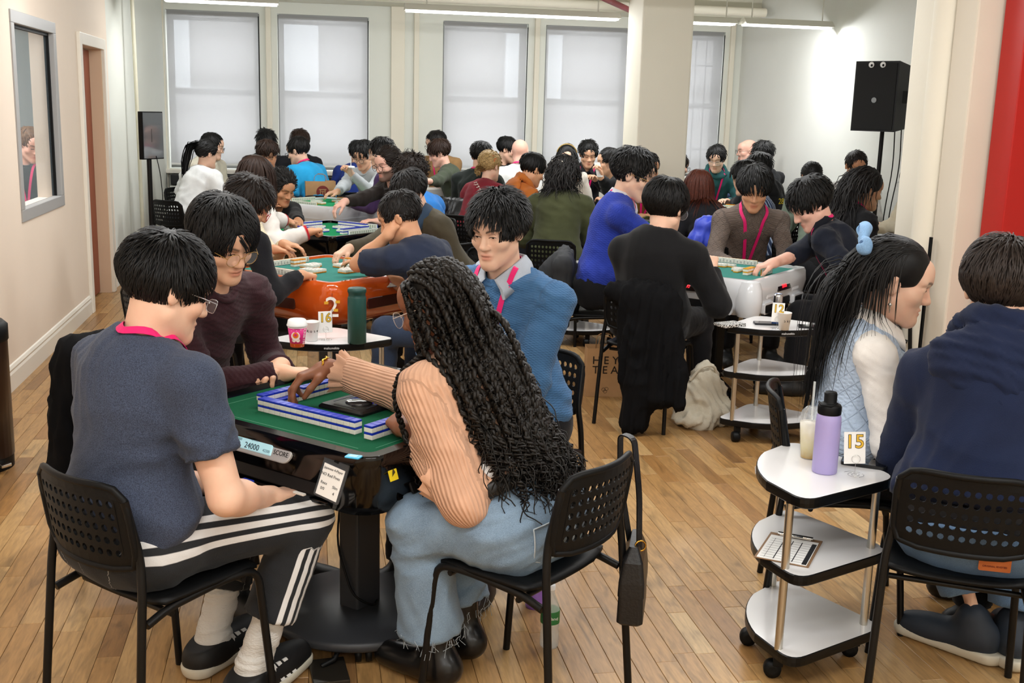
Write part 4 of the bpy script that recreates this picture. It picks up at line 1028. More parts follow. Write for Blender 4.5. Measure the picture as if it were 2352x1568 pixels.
# ================================================================== FURNITURE
def chair_proto():
    """tube-framed stacking chair with a perforated plastic back; origin on the floor under the seat, front towards +y"""
    t = thing('stacking_chair', 'p', 'chair')
    # back: pierced curved panel
    W2, Z0, Z1, NX, NZ = .178, .545, .775, 11, 5
    def S3(a, b, d=0.0):        # a,b in -1..1 -> point on the panel, d = depth
        rnd = 1 - .13 * max(0, (abs(b) - .55) / .45) ** 2 * (1 if b > 0 else .6)
        x = a * W2 * rnd; z = (Z0 + Z1) / 2 + b * (Z1 - Z0) / 2 - .012 * max(0, (abs(a) - .6) / .4) ** 2 * b
        return (x, -.205 - (z - .5) * .16 - .038 * (1 - a * a) + d, z)
    B = MB(); gx, gz = .84, .74
    xs = np.linspace(-gx, gx, NX + 1); zs = np.linspace(-gz, gz, NZ + 1)
    for dd, flip in ((.0, 0), (.007, 1)):
        V = []; F = []
        def quad(a0, a1, b0, b1, n=1):
            for i in range(n):
                c0 = a0 + (a1 - a0) * i / n; c1 = a0 + (a1 - a0) * (i + 1) / n; k = len(V); V.extend([S3(c0, b0, dd), S3(c1, b0, dd), S3(c1, b1, dd), S3(c0, b1, dd)]); F.append((k, k + 1, k + 2, k + 3) if not flip else (k + 3, k + 2, k + 1, k))
        quad(-1, 1, -1, -gz, 10); quad(-1, 1, gz, 1, 10); quad(-1, -gx, -gz, gz); quad(gx, 1, -gz, gz)
        for i in range(NX):
            for j in range(NZ):
                a0, a1, b0, b1 = xs[i], xs[i + 1], zs[j], zs[j + 1]; ca, cb = (a0 + a1) / 2, (b0 + b1) / 2; k = len(V)
                sq = [(a0, b0), (ca, b0), (a1, b0), (a1, cb), (a1, b1), (ca, b1), (a0, b1), (a0, cb)]
                V.extend([S3(p, q, dd) for p, q in sq]); hr, hz = (a1 - a0) * .33, (b1 - b0) * .30
                V.extend([S3(ca + hr * math.cos(-math.pi * .75 + m_ * math.pi / 4), cb + hz * math.sin(-math.pi * .75 + m_ * math.pi / 4), dd) for m_ in range(8)])
                for m_ in range(8):
                    n_ = (m_ + 1) % 8; f = (k + m_, k + n_, k + 8 + n_, k + 8 + m_); F.append(f if not flip else f[::-1])
        B.add(V, F, BLACK_PL)
    for i in range(NX):
        for j in range(NZ):
            a0, a1, b0, b1 = xs[i], xs[i + 1], zs[j], zs[j + 1]; ca, cb = (a0 + a1) / 2, (b0 + b1) / 2; hr, hz = (a1 - a0) * .33, (b1 - b0) * .30
            rg = [[S3(ca + hr * math.cos(m_ * math.pi / 4), cb + hz * math.sin(m_ * math.pi / 4), d) for m_ in range(8)] for d in (0, .007)]; B.loft(rg, BLACK_PL, cap=False)
    rim = [S3(-1, b, .003) for b in np.linspace(-1, .8, 6)] + [S3(a, 1, .003) for a in np.linspace(-.93, .93, 12)] + [S3(1, b, .003) for b in np.linspace(.8, -1, 6)] + [S3(a, -1, .003) for a in np.linspace(.93, -.93, 8)]
    B.tube(rim, .0095, BLACK_PL, 8, closed=True); B.build('backrest', t)
    # seat: shallow saddle
    B = MB(); n = 10; V = []; F = []
    for d in (0, -.012):
        for i in range(n + 1):
            for j in range(n + 1):
                a, b = -1 + 2 * i / n, -1 + 2 * j / n; x = a * .195 * (1 - .10 * max(0, b) ** 3); y = .015 + b * .185 * (1 - .12 * abs(a) ** 4)
                V.append((x, y, .452 - .016 * (1 - a * a) * (1 - .4 * b * b) - .02 * max(0, b - .6) ** 2 * 4 + d))
    m_ = (n + 1) ** 2
    for i in range(n):
        for j in range(n):
            k = i * (n + 1) + j; q = (k, k + n + 1, k + n + 2, k + 1); F.append(q); F.append(tuple(x + m_ for x in q[::-1]))
    bd = [i * (n + 1) for i in range(n + 1)] + [n * (n + 1) + j for j in range(1, n + 1)] + [i * (n + 1) + n for i in range(n - 1, -1, -1)] + [j for j in range(n - 1, 0, -1)]
    for a, b in zip(bd, bd[1:] + bd[:1]): F.append((b, a, a + m_, b + m_))
    B.add(V, F, BLACK_PL, True); B.build('seat', t)
    for q in (-1, 1):
        MB().tube(fillet([(q * .205, -.255, 0), (q * .190, -.212, .50), (q * .178, -.205, .58), (q * .172, -.24, .74)], .06, 5), .0115, BLACK_MT, 8).build('rear_leg', t)
        MB().tube(fillet([(q * .210, .205, 0), (q * .192, .165, .435), (q * .185, .05, .438), (q * .185, -.13, .425), (q * .192, -.205, .405)], .05, 5), .0115, BLACK_MT, 8).build('front_leg', t)
    MB().tube([(-.185, .12, .415), (.185, .12, .415)], .009, BLACK_MT, 8).build('crossbar', t)
    MB().tube([(-.185, -.12, .405), (.185, -.12, .405)], .009, BLACK_MT, 8).build('crossbar', t)
    return t
CHAIR = chair_proto(); _chair_used = [False]
def place_chair(x, y, yaw, label, group='black stacking chairs'):
    o = CHAIR if not _chair_used[0] else copy_tree(CHAIR); _chair_used[0] = True
    o.location = (x, y, 0); o.rotation_euler = (0, 0, -yaw); o['label'] = label; o['group'] = group; o['category'] = 'chair'; return o
# ---- carts ---------------------------------------------------------
def sector(R0, rc, n=18):
    """rounded 90 degree fan: apex at the origin pointing -y, arc towards +y; straight edges of length R0"""
    a0, a1 = math.radians(45), math.radians(135); P = [Vector((0, 0, 0))]
    arc = [Vector((R0 * math.cos(a0 + (a1 - a0) * i / n), R0 * math.sin(a0 + (a1 - a0) * i / n), 0)) for i in range(n + 1)]
    poly = [P[0]] + arc; out = []; m = len(poly)
    def rnd(prev, cur, nxt, r, seg=6):
        a = (prev - cur); b = (nxt - cur); A = cur + a.normalized() * r; Bp = cur + b.normalized() * r
        return [A * (1 - t) ** 2 + cur * 2 * t * (1 - t) + Bp * t * t for t in [k / seg for k in range(seg + 1)]]
    out += rnd(arc[-1], P[0], arc[0], rc); k = 5
    out += rnd(P[0], arc[0], arc[k], rc * .75); out += arc[k:-k]; out += rnd(arc[-1 - k], arc[-1], P[0], rc * .75)
    return out
def make_cart(label, loc, ang, shelves=(.585, .345, .085)):
    """three-tier trolley; ang = direction the arc faces"""
    t = thing('side_trolley', label, 'trolley', loc, ang - math.pi / 2, group='white three-tier side trolleys')
    S0 = sector(.44, .085); cen = Vector((0, .24, 0)); S0 = [p - cen for p in S0]
    for z in shelves:
        th = .034
        top = [tuple((p * .985)[:2]) + (z + th,) for p in S0]
        sh = MB(); sh.add(top, [tuple(range(len(top)))], WHITE_LAM).build if False else None
        sh = MB(); sh.add(top, [tuple(range(len(top)))], WHITE_LAM); o = sh.build('shelf', t)
        e = MB(); e.loft([[(p.x * .98, p.y * .98, z) for p in S0], [(p.x, p.y, z + .004) for p in S0], [(p.x * 1.004, p.y * 1.004, z + th / 2) for p in S0], [(p.x, p.y, z + th - .003) for p in S0], [(p.x * .985, p.y * .985, z + th) for p in S0]], BLACK_EDGE, cap=False)
        e.add([(p.x * .98, p.y * .98, z) for p in S0][::-1], [tuple(range(len(S0)))], BLACK_EDGE); e.build('edge_band', o)
    posts = [(0, -.17), (-.235, .105), (.235, .105)]
    for px, py in posts: MB().lathe([(.0125, shelves[2] + .03), (.0125, shelves[0])], STEEL, 16, T=Matrix.Translation((px, py, 0))).build('post', t)
    for k, (px, py) in enumerate([(0, -.15), (-.20, .10), (.20, .10), (0, .17)]):
        c = MB(); c.box((px, py, .066), (.03, .03, .04), BLACK_PL, .004)
        c.lathe([(.012, -.020), (.026, -.018), (.028, -.008), (.028, .008), (.026, .018), (.012, .020)], BLACK_PL, 16, T=Matrix.Translation((px + .012, py + .015, .0285)) @ Matrix.Rotation(math.pi / 2, 4, 'Y')); c.build('caster', t)
    tx = text_mesh('brand_lettering', 'makunekio', .016, mat('white_print', '#dddddd', .6), frame_T((0.0, .2022, shelves[0] + .017), (-1, 0, 0), (0, 0, 1)), t)
    return t
# ---- mahjong tiles --------------------------------------------------
def tile_mesh(back, lat=False):
    a, b, c = .0235, .0325, .0205   # width, height, thickness
    B = MB(); m1 = mat('tile_ivory', '#ece9e0', .3); m2 = mat('tile_back_' + back, {'blue': '#1c35b4', 'orange': '#d98a1c', 'yellow': '#e0a21a'}[back], .3)
    B.box((0, 0, c * .335), (a - .0008, b - .0008, c * .66), m1, .0016); B.box((0, 0, c * .83), (a - .0008, b - .0008, c * .33), m2, .0016)
    o = B.build('mahjong_tile'); me = o.data; bpy.data.objects.remove(o); return me
TILE = {k: tile_mesh(k) for k in ('blue', 'orange', 'yellow')}
M_INK = mat('tile_ink', '#1b1d24', .5)
def tile_face_mesh(back, seed):
    """tile with engraved character strokes on its face (-z side)"""
    me = TILE[back].copy(); r = random.Random(seed); bm = bmesh.new(); bm.from_mesh(me); n = len(me.materials); me.materials.append(M_INK)
    for k in range(r.choice((3, 4, 5))):
        y = -.010 + k * .0055; w = r.uniform(.008, .015); h = .0022; z = -.0002
        vs = [bm.verts.new(p) for p in ((-w / 2, y, z), (-w / 2, y + h, z), (w / 2, y + h, z), (w / 2, y, z))]; f = bm.faces.new(vs); f.material_index = n
    bm.to_mesh(me); bm.free(); return me
TILEF = {k: [tile_face_mesh(k, i) for i in range(3)] for k in TILE}
TW, TH, TT = .0240, .0330, .0208
_tile_n = [0]
def tile_lo(back):
    a, b, c = .0230, .0320, .0205; B = MB(); B.box((0, 0, c * .335), (a, b, c * .66), mat('tile_ivory', '#ece9e0', .3)); B.box((0, 0, c * .83), (a, b, c * .33), bpy.data.materials['tile_back_' + back])
    B.add([(-.006, y_, -.0002) for y_ in ()], [], M_INK)
    for k in range(3): B.add([(-.006, -.010 + k * .007, -.0003), (-.006, -.007 + k * .007, -.0003), (.006, -.007 + k * .007, -.0003), (.006, -.010 + k * .007, -.0003)], [(0, 1, 2, 3)], M_INK)
    o = B.build('tile_low'); me = o.data; bpy.data.objects.remove(o); return me
TILO = {k: tile_lo(k) for k in TILE}
def put_tile(me, M, label, group, stuff=None):
    if stuff is not None:
        stuff.append((TILO[[k for k in TILE if me == TILE[k] or me in TILEF[k]][0]], M)); return
    o = bpy.data.objects.new('mahjong_tile', me); link(o); o.matrix_world = M; tag(o, label, 'tile', group); _tile_n[0] += 1
def wall_of(c, ang, n, layers, z, back, label, group, stuff=None, skip=()):
    """row of stacked face-down tiles centred at c, running along ang"""
    for k in range(n):
        for l in range(layers):
            if (k, l) in skip: continue
            d = (k - (n - 1) / 2) * TW
            M = Matrix.Translation((c[0] + math.cos(ang) * d, c[1] + math.sin(ang) * d, z + l * TT)) @ Matrix.Rotation(ang + random.uniform(-.01, .01), 4, 'Z')
            put_tile(TILE[back], M, label, group, stuff)
def hand_row(c, ang, n, z, back, label, group, stuff=None, facing=1):
    """standing tiles; facing=+1 shows the face towards +normal (ang+90)"""
    for k in range(n):
        d = (k - (n - 1) / 2) * TW
        M = Matrix.Translation((c[0] + math.cos(ang) * d, c[1] + math.sin(ang) * d, z + TH / 2)) @ Matrix.Rotation(ang + (0 if facing > 0 else math.pi), 4, 'Z') @ Matrix.Rotation(math.pi / 2, 4, 'X')
        put_tile(TILEF[back][k % 3], M, label, group, stuff)
def discards(c, ang, rows, cols, z, back, label, group, stuff=None):
    for i in range(rows):
        for j in range(cols if i < rows - 1 else max(1, cols - 2)):
            dx, dy = (j - (cols - 1) / 2) * TW, -(i - (rows - 1) / 2) * TH
            M = Matrix.Translation((c[0] + math.cos(ang) * dx - math.sin(ang) * dy, c[1] + math.sin(ang) * dx + math.cos(ang) * dy, z + TT)) @ Matrix.Rotation(ang, 4, 'Z') @ Matrix.Rotation(math.pi, 4, 'X')
            put_tile(TILEF[back][(i + j) % 3], M, label, group, stuff)
def flush_stuff(lst, name, label, parent=None):
    if not lst: return
    mats = []; B = MB()
    for me, M in lst:
        for p in me.polygons: B.add([M @ me.vertices[i].co for i in p.vertices], [tuple(range(len(p.vertices)))], me.materials[p.material_index])
    o = B.build(name); tag(o, label, 'tiles', kind='stuff')
# ---- mahjong tables --------------------------------------------------
def felt(name, c): return mat('felt_' + name, c, .95, bump=(500, .25), var=.06, vscale=8, spec=.1)
def table(name, label, loc, rings, bodym, feltm, hf=.385, rim=.022, zt=.76, base='disc', rz=math.pi / 4, basem=None, pillar=None):
    """automatic mahjong table: shell lofted through rounded squares (z, half, corner), felt well, column and foot"""
    t = thing('mahjong_table', label, 'table', loc, rz)
    B = MB(); B.loft([rrect(h, h, c, z, 6) for z, h, c in rings], bodym, cap=False, smooth=True)
    z, h, c = rings[-1]
    B.loft([rrect(h, h, c, z, 6), rrect(hf + .006, hf + .006, .03, z, 6), rrect(hf, hf, .03, zt - .006, 6)], bodym, cap=False)
    z0, h0, c0 = rings[0]; B.add(rrect(h0, h0, c0, z0, 6)[::-1], [tuple(range(28))], bodym) if False else B.loft([rrect(.08, .08, .02, z0 + .01, 6), rrect(h0, h0, c0, z0, 6)], bodym, cap=False)
    B.build('shell', t)
    F = MB(); F.box((0, 0, zt - .010), (hf * 2, hf * 2, .012), feltm); F.build('felt_top', t)
    gm = basem or GREY_PL
    if base == 'disc':
        MB().lathe([(.012, .050), (.285, .052), (.295, .060), (.295, .078), (.285, .086), (.05, .092)], gm, 40).build('foot', t)
        MB().loft([rrect(.058, .042, .012, .09), rrect(.058, .042, .012, z0 + .02)], gm).build('column', t)
    else:
        for k in range(4):
            a = math.pi / 4 + k * math.pi / 2; MB().tube([(0, 0, .10), (.34 * math.cos(a), .34 * math.sin(a), .06)], .024, BLACK_GL, 8).build('foot', t)
        MB().loft([rrect(.06, .06, .012, .07), rrect(.06, .06, .012, z0 + .02)], gm).build('column', t)
    for k in range(4):
        a = math.pi / 4 + k * math.pi / 2; c = MB(); p = (.24 if base == 'disc' else .33); px, py = p * math.cos(a), p * math.sin(a)
        for dy in (-.016, .016): c.lathe([(.01, -.010), (.026, -.009), (.028, .0), (.026, .009), (.01, .010)], BLACK_PL, 14, T=Matrix.Translation((px, py, .0285)) @ Matrix.Rotation(a, 4, 'Z') @ Matrix.Translation((0, dy, 0)) @ Matrix.Rotation(math.pi / 2, 4, 'X'))
        c.box((px, py, .05), (.02, .02, .03), BLACK_PL); c.build('caster', t)
    return t
def side_T(k, half, z, tilt=0.0):
    """frame on side k of a table: x along the side, y up, z outwards"""
    a = k * math.pi / 2; n = Vector((math.cos(a), math.sin(a), 0)); x = Vector((-math.sin(a), math.cos(a), 0)); y = Vector((0, 0, 1)) * math.cos(tilt) - n * math.sin(tilt)
    return frame_T((n.x * half, n.y * half, z), x, y)
# ================================================================== THE PLAYERS
B_ = '#131316'
PEOPLE = [
 dict(id=1, label='man in slate blue t-shirt and striped sweatpants seated with his back to the camera', head=(386, 662, 3.02), yaw=45, hyaw=62, pitch=24, lvl=2, s=1.05, hs=1.03, pel=(-.49, 2.97), fat=1.06, shw=.95,
      hair=('short', 'black', dict(vol=.018, length=.055, spike=.16, nape=-.092)), top=('#3d4558', 'heather'), topname='t_shirt', sleeve='short', cut=.62, sl_loose=.015, pants=('#27292c', 'sides3', '#dcdcdc'), skin='light', lanyard=True, lan_w=.011, glasses=('rect', 'silver'), face=True,
      handR=((-.12, 3.03, .62), 'relax', (.5, .5, -.1), (0, 0, 1), (.25, -.35, -1.0)), handL=((-.30, 3.16, .62), 'relax', (.7, .1, -.1)), noshoes=True, pcut=.66, hemw=.06, hem=-.04, waist=.06, wr=.006,
      legR=((-.02, 3.10, .535), (-.17, 3.05, .10), (.55, .75, 0)), legL=((-.20, 3.36, .53), (-.30, 3.26, .10), (.6, .8, 0))),
 dict(id=2, label='man in maroon sweater and thin gold glasses resting folded arms on the front table', head=(514, 552, 3.80), yaw=130, hyaw=140, pitch=26, lvl=2, s=1.06, hs=.97, roll=-4,
      hair=('short', 'black', dict(vol=.026, length=.075, fringe=.075, part=-1, fz=.02, spike=.15)), top=('#35191f', 'knit', None, .8), eyes='half', glasses=('round', 'gold'), handR=((-.10, 3.80, .79), 'relax', (.9, .1, 0)), handL=((-.10, 3.86, .80), 'relax', (-.4, -.8, 0)), pants=('#17181c',)),
 dict(id=3, label='woman with long twisted braids and ribbed tan top reaching across the front table', head=(1002, 702, 3.15), yaw=-45, hyaw=-58, pitch=22, lvl=2, s=1.0, hs=1.06, fem=True, pel=(.60, 2.97), skin='brown', hair=('bald', 'black'), top=('#d6a88b', 'rib', None, 84), topname='ribbed_top', sl_loose=.026, arm=1.13, cuff=.80,
      handR=((752, 846, .875), 'reach', (-.92, -.18, -.26), (.1, .15, 1)), handL=((938, 985, .80), 'fist', (-.2, .6, .1), (-.5, -.3, .8), (.45, -.55, -1.0)), pants=('#7990a6', 'denim'), glasses=('round', 'clear'), noshoes=True, pcut=.80, hemw=.085, fat=1.10, hem=.15, waist=.12, pl=1.5, wr=.0045, pwr=.010, hands=1.12,
      legL=((.30, 3.02, .53), (.36, 3.06, .10), (-.5, .5, 0)), legR=((.42, 3.30, .53), (.46, 3.22, .10), (-.5, .6, 0))),
 dict(id=4, label='man in steel blue sweater with grey shirt collar and pink lanyard at the front table', head=(1142, 528, 3.92), yaw=-138, hyaw=-142, pitch=14, lvl=2, s=1.08, hs=.96, pel=(.76, 4.02), browd=.95, hair=('short', 'black', dict(vol=.022, length=.05, fringe=.06, fz=.042, spike=.34)), top=('#436c97', 'knit', None, 1.6), collar='#aab2be', lanyard=True, lan_w=.010, skin='light', eyes='half',
      handL=((.50, 3.75, .74), 'relax', (-.8, -.2, 0)), handR=((.42, 3.98, .74), 'relax', (-.3, -.8, 0)), fat=1.12),
 dict(id=5, label='woman in pale blue cable vest over white shirt with long black hair and denim bow', head=(2058, 645, 3.40), pel=(1.82, 3.46), yaw=112, hyaw=112, pitch=17, lvl=2, s=1.03, hs=1.08, fem=True, skin='light', hair=('long', 'black', dict(length=.46, fringe=.36, vol=.010, back=.75, brow=.075, n=900, w=.8, behind=1)), top=('#bfd2ea', 'cable'), topname='knit_vest', sleeve='none', shirt='#eeeae6', collar='#f2eee9', lan_lo=.4,
      handL=((2.28, 3.42, .80), 'relax'), handR=((2.08, 3.16, .79), 'relax', (.8, .1, 0), (0, 0, 1), (-.25, -.3, -1)), pants=('#101116',), eyes='half'),
 dict(id=6, label='man in navy hoodie seen from behind at the edge of the picture', head=(2298, 664, 2.98), yaw=38, hyaw=30, pitch=16, lvl=2, s=1.06, hs=1.08, pel=(1.90, 2.78), face=False, skin='light', hair=('short', 'greybrown', dict(vol=.020, length=.06, spike=.15, nape=-.07)), top=('#16203b', 'plain'), topname='hoodie', hood=True, hoodk=1.1, shw=.9, shrug=((0, 0, -.045), (0, 0, -.045)), loose=.026, sl_loose=.024, fat=1.12, hem=.055, waist=-.025, pants=('#5f7b9c', 'denim'), noshoes=True, pcut=.86, hemw=.07,
      legL=((2.02, 3.20, .53), (2.10, 3.02, .16), (-.3, .4, 0)), legR=((2.28, 3.05, .53), (2.22, 2.98, .12), (.3, .6, 0))),
 dict(id=7, label='man in black sweater with red-rimmed glasses leaning over the orange table', head=(572, 470, 6.12), yaw=48, hyaw=80, pitch=32, lvl=1, hair=('short', 'dbrown', dict(vol=.026, length=.065, fringe=.06, spike=.3)), top=('#131318', 'plain'), glasses=('round', 'red'), handR=((690, 632, .80), 'fist', (.6, .5, -.1)), skin='warm', shw=1.05, spine=.60),
 dict(id=8, label='man in navy t-shirt resting his chin on his fist at the orange table', head=(918, 500, 5.98), yaw=-48, hyaw=-72, pitch=26, lvl=1, s=1.02, hair=('short', 'softblack', dict(vol=.012, length=.035, sides=.016, spike=.08)), top=('#232b3f', 'plain'), topname='t_shirt', sleeve='short', sl_loose=.02, skin='warm', handL=((893, 537, 5.92, 0), 'fist', (.2, .3, .8), (-.8, -.4, .2), (-.6, .1, -1.0)), handR=((.35, 6.25, .80), 'relax'), pants=('#2c3a52', 'denim')),
 dict(id=9, label='man in olive jacket with blue collar reaching for a tile on the orange table', head=(940, 445, 6.95), yaw=-125, hyaw=-120, pitch=35, lvl=1, hair=('short', 'softblack', dict(vol=.02)), top=('#4a4436', 'plain'), topname='jacket', collar='#34465c', handR=((800, 572, .84), 'reach', (-.75, -.45, -.35)), skin='light', spine=.62),
 dict(id=51, label='person in cream cardigan mostly hidden behind the man in the black sweater', head=(566, 452, 7.05), yaw=125, hyaw=125, pitch=35, lvl=0, fem=True, hair=('short', 'dbrown'), top=('#dccfb0', 'knit'), topname='cardigan', handL=((652, 560, .86), 'relax', (.8, -.2, -.1)), handR=((630, 572, .83), 'relax', (.8, -.2, -.1)), skin='warm', spine=.60),
 dict(id=10, label='woman with straight brown hair in white and red varsity jacket', head=(590, 405, 8.0), yaw=48, hyaw=60, pitch=18, lvl=1, fem=True, face=False, hair=('long', 'brown', dict(length=.30, n=420)), top=('#ddd7d0', 'trim', '#b31c26', .93), topname='varsity_jacket', handR=((712, 532, .84), 'fist', (.6, .3, .1)), handL=((-.1, 8.5, .82), 'fist'), skin='warm', sl_loose=.03),
 dict(id=11, label='man in black sweatshirt with swept-up hair at the far side of the blue-tile table', head=(648, 432, 9.05), yaw=140, hyaw=142, pitch=24, lvl=1, hair=('short', 'softblack', dict(vol=.022, up=.5, back=.6, spike=.4, fz=.06, brow=.07)), top=('#141416', 'plain'), skin='tan', handL=((690, 520, .80), 'relax')),
 dict(id=12, label='bearded man in dark brown jacket with glasses stretching his arm over the blue-tile table', head=(890, 376, 9.15), yaw=-115, hyaw=-128, pitch=16, lvl=1, hair=('short', 'dbrown', dict(vol=.014, length=.035, up=.3, back=.5, brow=.07)), top=('#2a2320', 'plain'), topname='jacket', glasses=('round', 'black'), beard='full', skin='pink', handR=((742, 480, 8.75, 0), 'reach', (-.8, -.3, -.45)), handL=((.55, 8.85, .80), 'relax'), spine=.60),
 dict(id=13, label='curly-haired man in bright blue sweater with pink lanyard seen from behind', head=(942, 402, 8.05), yaw=-45, hyaw=-42, pitch=18, lvl=1, face=False, hair=('short', 'dbrown', dict(vol=.03, length=.05, wave=1.2, spike=.5)), top=('#2f77c2', 'plain'), lanyard=True, fat=1.1, skin='light'),
 dict(id=14, label='person in purple sweater with black hair and glasses facing sideways', head=(874, 352, 10.55), yaw=-75, hyaw=-82, pitch=14, hair=('short', 'black', dict(vol=.022, length=.07)), top=('#4a3560', 'plain'), glasses=('round', 'silver'), skin='light'),
 dict(id=15, label='person in pale grey sweater with glasses sipping from a clear cup', head=(833, 357, 11.45), yaw=-140, hyaw=-150, pitch=26, hair=('short', 'black', dict(vol=.024, length=.07, fringe=.06, fz=.022)), top=('#b9bfc3', 'plain'), glasses=('round', 'black'), handR=((770, 445, .84), 'relax', (-.8, -.4, -.1)), handL=((806, 398, 11.15, 0), 'grip', (-.3, -.3, .6))),
 dict(id=16, label='person in royal blue jacket partly hidden behind the person in pale grey', head=(822, 352, 12.7), yaw=10, hyaw=20, pitch=18, face=False, hair=('short', 'black'), top=('#20357e', 'plain'), topname='jacket'),
 dict(id=17, label='man in bright cyan t-shirt with black glasses and pink lanyard turned away', head=(684, 347, 12.1), yaw=-50, hyaw=-62, pitch=20, s=1.05, fat=1.15, hair=('short', 'softblack', dict(vol=.016)), top=('#2aa3dc', 'plain'), topname='t_shirt', sleeve='short', cut=.8, sl_loose=.025, lanyard=True, glasses=('rect', 'black'), skin='light'),
 dict(id=18, label='person with brown hair hidden behind the man in the cyan t-shirt', head=(689, 328, 12.7), yaw=170, hyaw=170, pitch=15, hair=('short', 'brown', dict(vol=.024)), top=('#1c1c20', 'plain'), topname='shirt'),
 dict(id=19, label='person with spiky black hair in front of the gap between the first two windows', head=(611, 329, 12.75), yaw=150, hyaw=150, pitch=30, hair=('short', 'black', dict(vol=.026, spike=.5)), top=('#26282e', 'plain'), topname='shirt'),
 dict(id=20, label='person with swept brown hair and clipped sides in the far-left group', head=(616, 354, 11.6), yaw=20, hyaw=60, pitch=20, face=False, hair=('short', 'brown', dict(vol=.018, sides=.01, spike=.3)), fade=.6, top=('#2b2c30', 'plain'), topname='shirt', skin='tan'),
 dict(id=21, label='woman in white t-shirt with long black ponytail on a folding chair', head=(476, 354, 11.3), yaw=35, hyaw=60, pitch=15, fem=True, face=False, hair=('short', 'black', dict(vol=.010, length=.05, back=1, tails=[([(0, -.11, .06), (-.02, -.165, .02), (-.02, -.17, -.12), (0, -.16, -.30)], [.03, .04, .04, .012])])), top=('#e4e6e6', 'plain'), topname='t_shirt', sleeve='short', sl_loose=.025, skin='light'),
 dict(id=22, label='man in cream jacket and glasses behind the woman with the ponytail', head=(489, 336, 12.2), yaw=120, hyaw=95, pitch=15, hair=('short', 'black', dict(vol=.012, sides=.012)), top=('#ddd6c4', 'plain'), topname='jacket', glasses=('rect', 'black'), loose=.04, sl_loose=.035, skin='light'),
 dict(id=23, label='man in tan jacket with lanyard behind the person in the olive sweater', head=(1001, 330, 12.65), yaw=-150, hyaw=-110, pitch=22, hair=('short', 'softblack'), top=('#a07c52', 'plain'), topname='jacket', lanyard=True, glasses=('round', 'black'), skin='light'),
 dict(id=24, label='person with brown hair in olive green sweater reaching forward by the third window', head=(1008, 352, 11.85), yaw=-80, hyaw=-85, pitch=24, hair=('short', 'brown', dict(vol=.024, length=.07)), top=('#434b3c', 'plain'), handL=((965, 425, .95), 'relax', (-1, 0, -.2)), skin='pink'),
 dict(id=25, label='man in dark green shirt with pink lanyard, black hair, facing away', head=(1106, 360, 10.5), yaw=30, hyaw=38, pitch=18, face=False, hair=('short', 'black', dict(vol=.018, sides=.02)), top=('#232b28', 'plain'), topname='shirt', lanyard=True, fat=1.1, skin='light'),
 dict(id=26, label='woman with pinned-up blonde hair in a red embroidered dress', head=(1127, 382, 10.15), yaw=40, hyaw=50, pitch=12, fem=True, face=False, hair=('short', 'blonde', dict(vol=.016, length=.06, back=1, tails=[([(0, -.10, -.03), (-.03, -.135, -.05), (-.02, -.12, -.09)], [.03, .035, .02])])), top=('#7e1f2c', 'plain'), topname='dress', skin='light'),
 dict(id=27, label='person with black hair seen behind the bald man in white', head=(1166, 344, 12.35), yaw=160, hyaw=110, pitch=20, hair=('short', 'black'), top=('#24262b', 'plain'), topname='shirt', skin='light'),
 dict(id=28, label='bald man in white t-shirt with pink lanyard seen from behind', head=(1195, 350, 11.75), yaw=15, hyaw=25, pitch=12, face=False, s=1.05, hair=('bald', 'black'), top=('#e9e9e8', 'plain'), topname='t_shirt', sleeve='short', lanyard=True, skin='pink', sl_loose=.025, fat=1.1),
 dict(id=29, label='person in orange hoodie with black hair looking down', head=(1224, 390, 9.35), yaw=80, hyaw=72, pitch=26, hair=('short', 'black', dict(vol=.016)), top=('#b5662a', 'plain'), topname='hoodie', hood=True, skin='warm', lanyard=True),
 dict(id=30, label='person with bushy dark curls in olive green jacket on a mesh chair', head=(1300, 402, 8.35), yaw=20, hyaw=55, pitch=14, lvl=1, fem=True, face=True, hair=('long', 'softblack', dict(length=.24, fringe=.16, wave=.9, vol=.02, n=500, back=.8)), top=('#3c3f26', 'plain'), topname='jacket', glasses=('round', 'black'), sl_loose=.03, loose=.035, skin='light', shw=1.1),
 dict(id=31, label='woman with gold headband and cream sweater beside the fourth window', head=(1302, 362, 11.3), yaw=-160, hyaw=-165, pitch=18, fem=True, hair=('long', 'black', dict(length=.26, part=1, vol=.012)), top=('#d9d2c6', 'plain'), skin='light'),
 dict(id=32, label='man in black shirt with pink lanyard and wavy black hair facing the camera', head=(1351, 355, 11.8), yaw=190, hyaw=185, pitch=18, hair=('short', 'black', dict(vol=.028, up=.4, wave=.4, brow=.07, fz=.055)), top=('#1b1c22', 'plain'), topname='shirt', collar='#1f2026', lanyard=True, skin='asian', handL=((1366, 410, 11.4, 0), 'relax')),
 dict(id=33, label='man in black jacket and black glasses facing left beside the cream column', head=(1398, 373, 11.0), yaw=-75, hyaw=-82, pitch=8, s=1.05, hair=('short', 'black', dict(vol=.012, sides=.012)), fade=.4, top=('#131417', 'plain'), topname='jacket', glasses=('rect', 'black'), skin='asian', fat=1.12, handR=((1379, 405, 10.75, 0), 'grip', (-.2, -.1, .9))),
 dict(id=34, label='man in royal blue sweater with white collar, pink lanyard and round glasses', head=(1455, 402, 6.85), yaw=105, hyaw=112, pitch=20, lvl=1, s=1.10, hs=1.10, hair=('short', 'black', dict(vol=.024, length=.06, fringe=.06, part=-1, sides=.02, spike=.1, fz=.04)), top=('#2b3fa6', 'knit', None, 1.0), collar='#d4d6df', lanyard=True, glasses=('round', 'gold'), skin='light', handR=((2.40, 6.55, .80), 'relax'), handL=((2.45, 6.85, .80), 'relax'), spine=.66, hipz=.60, pel=(1.80, 6.85)),
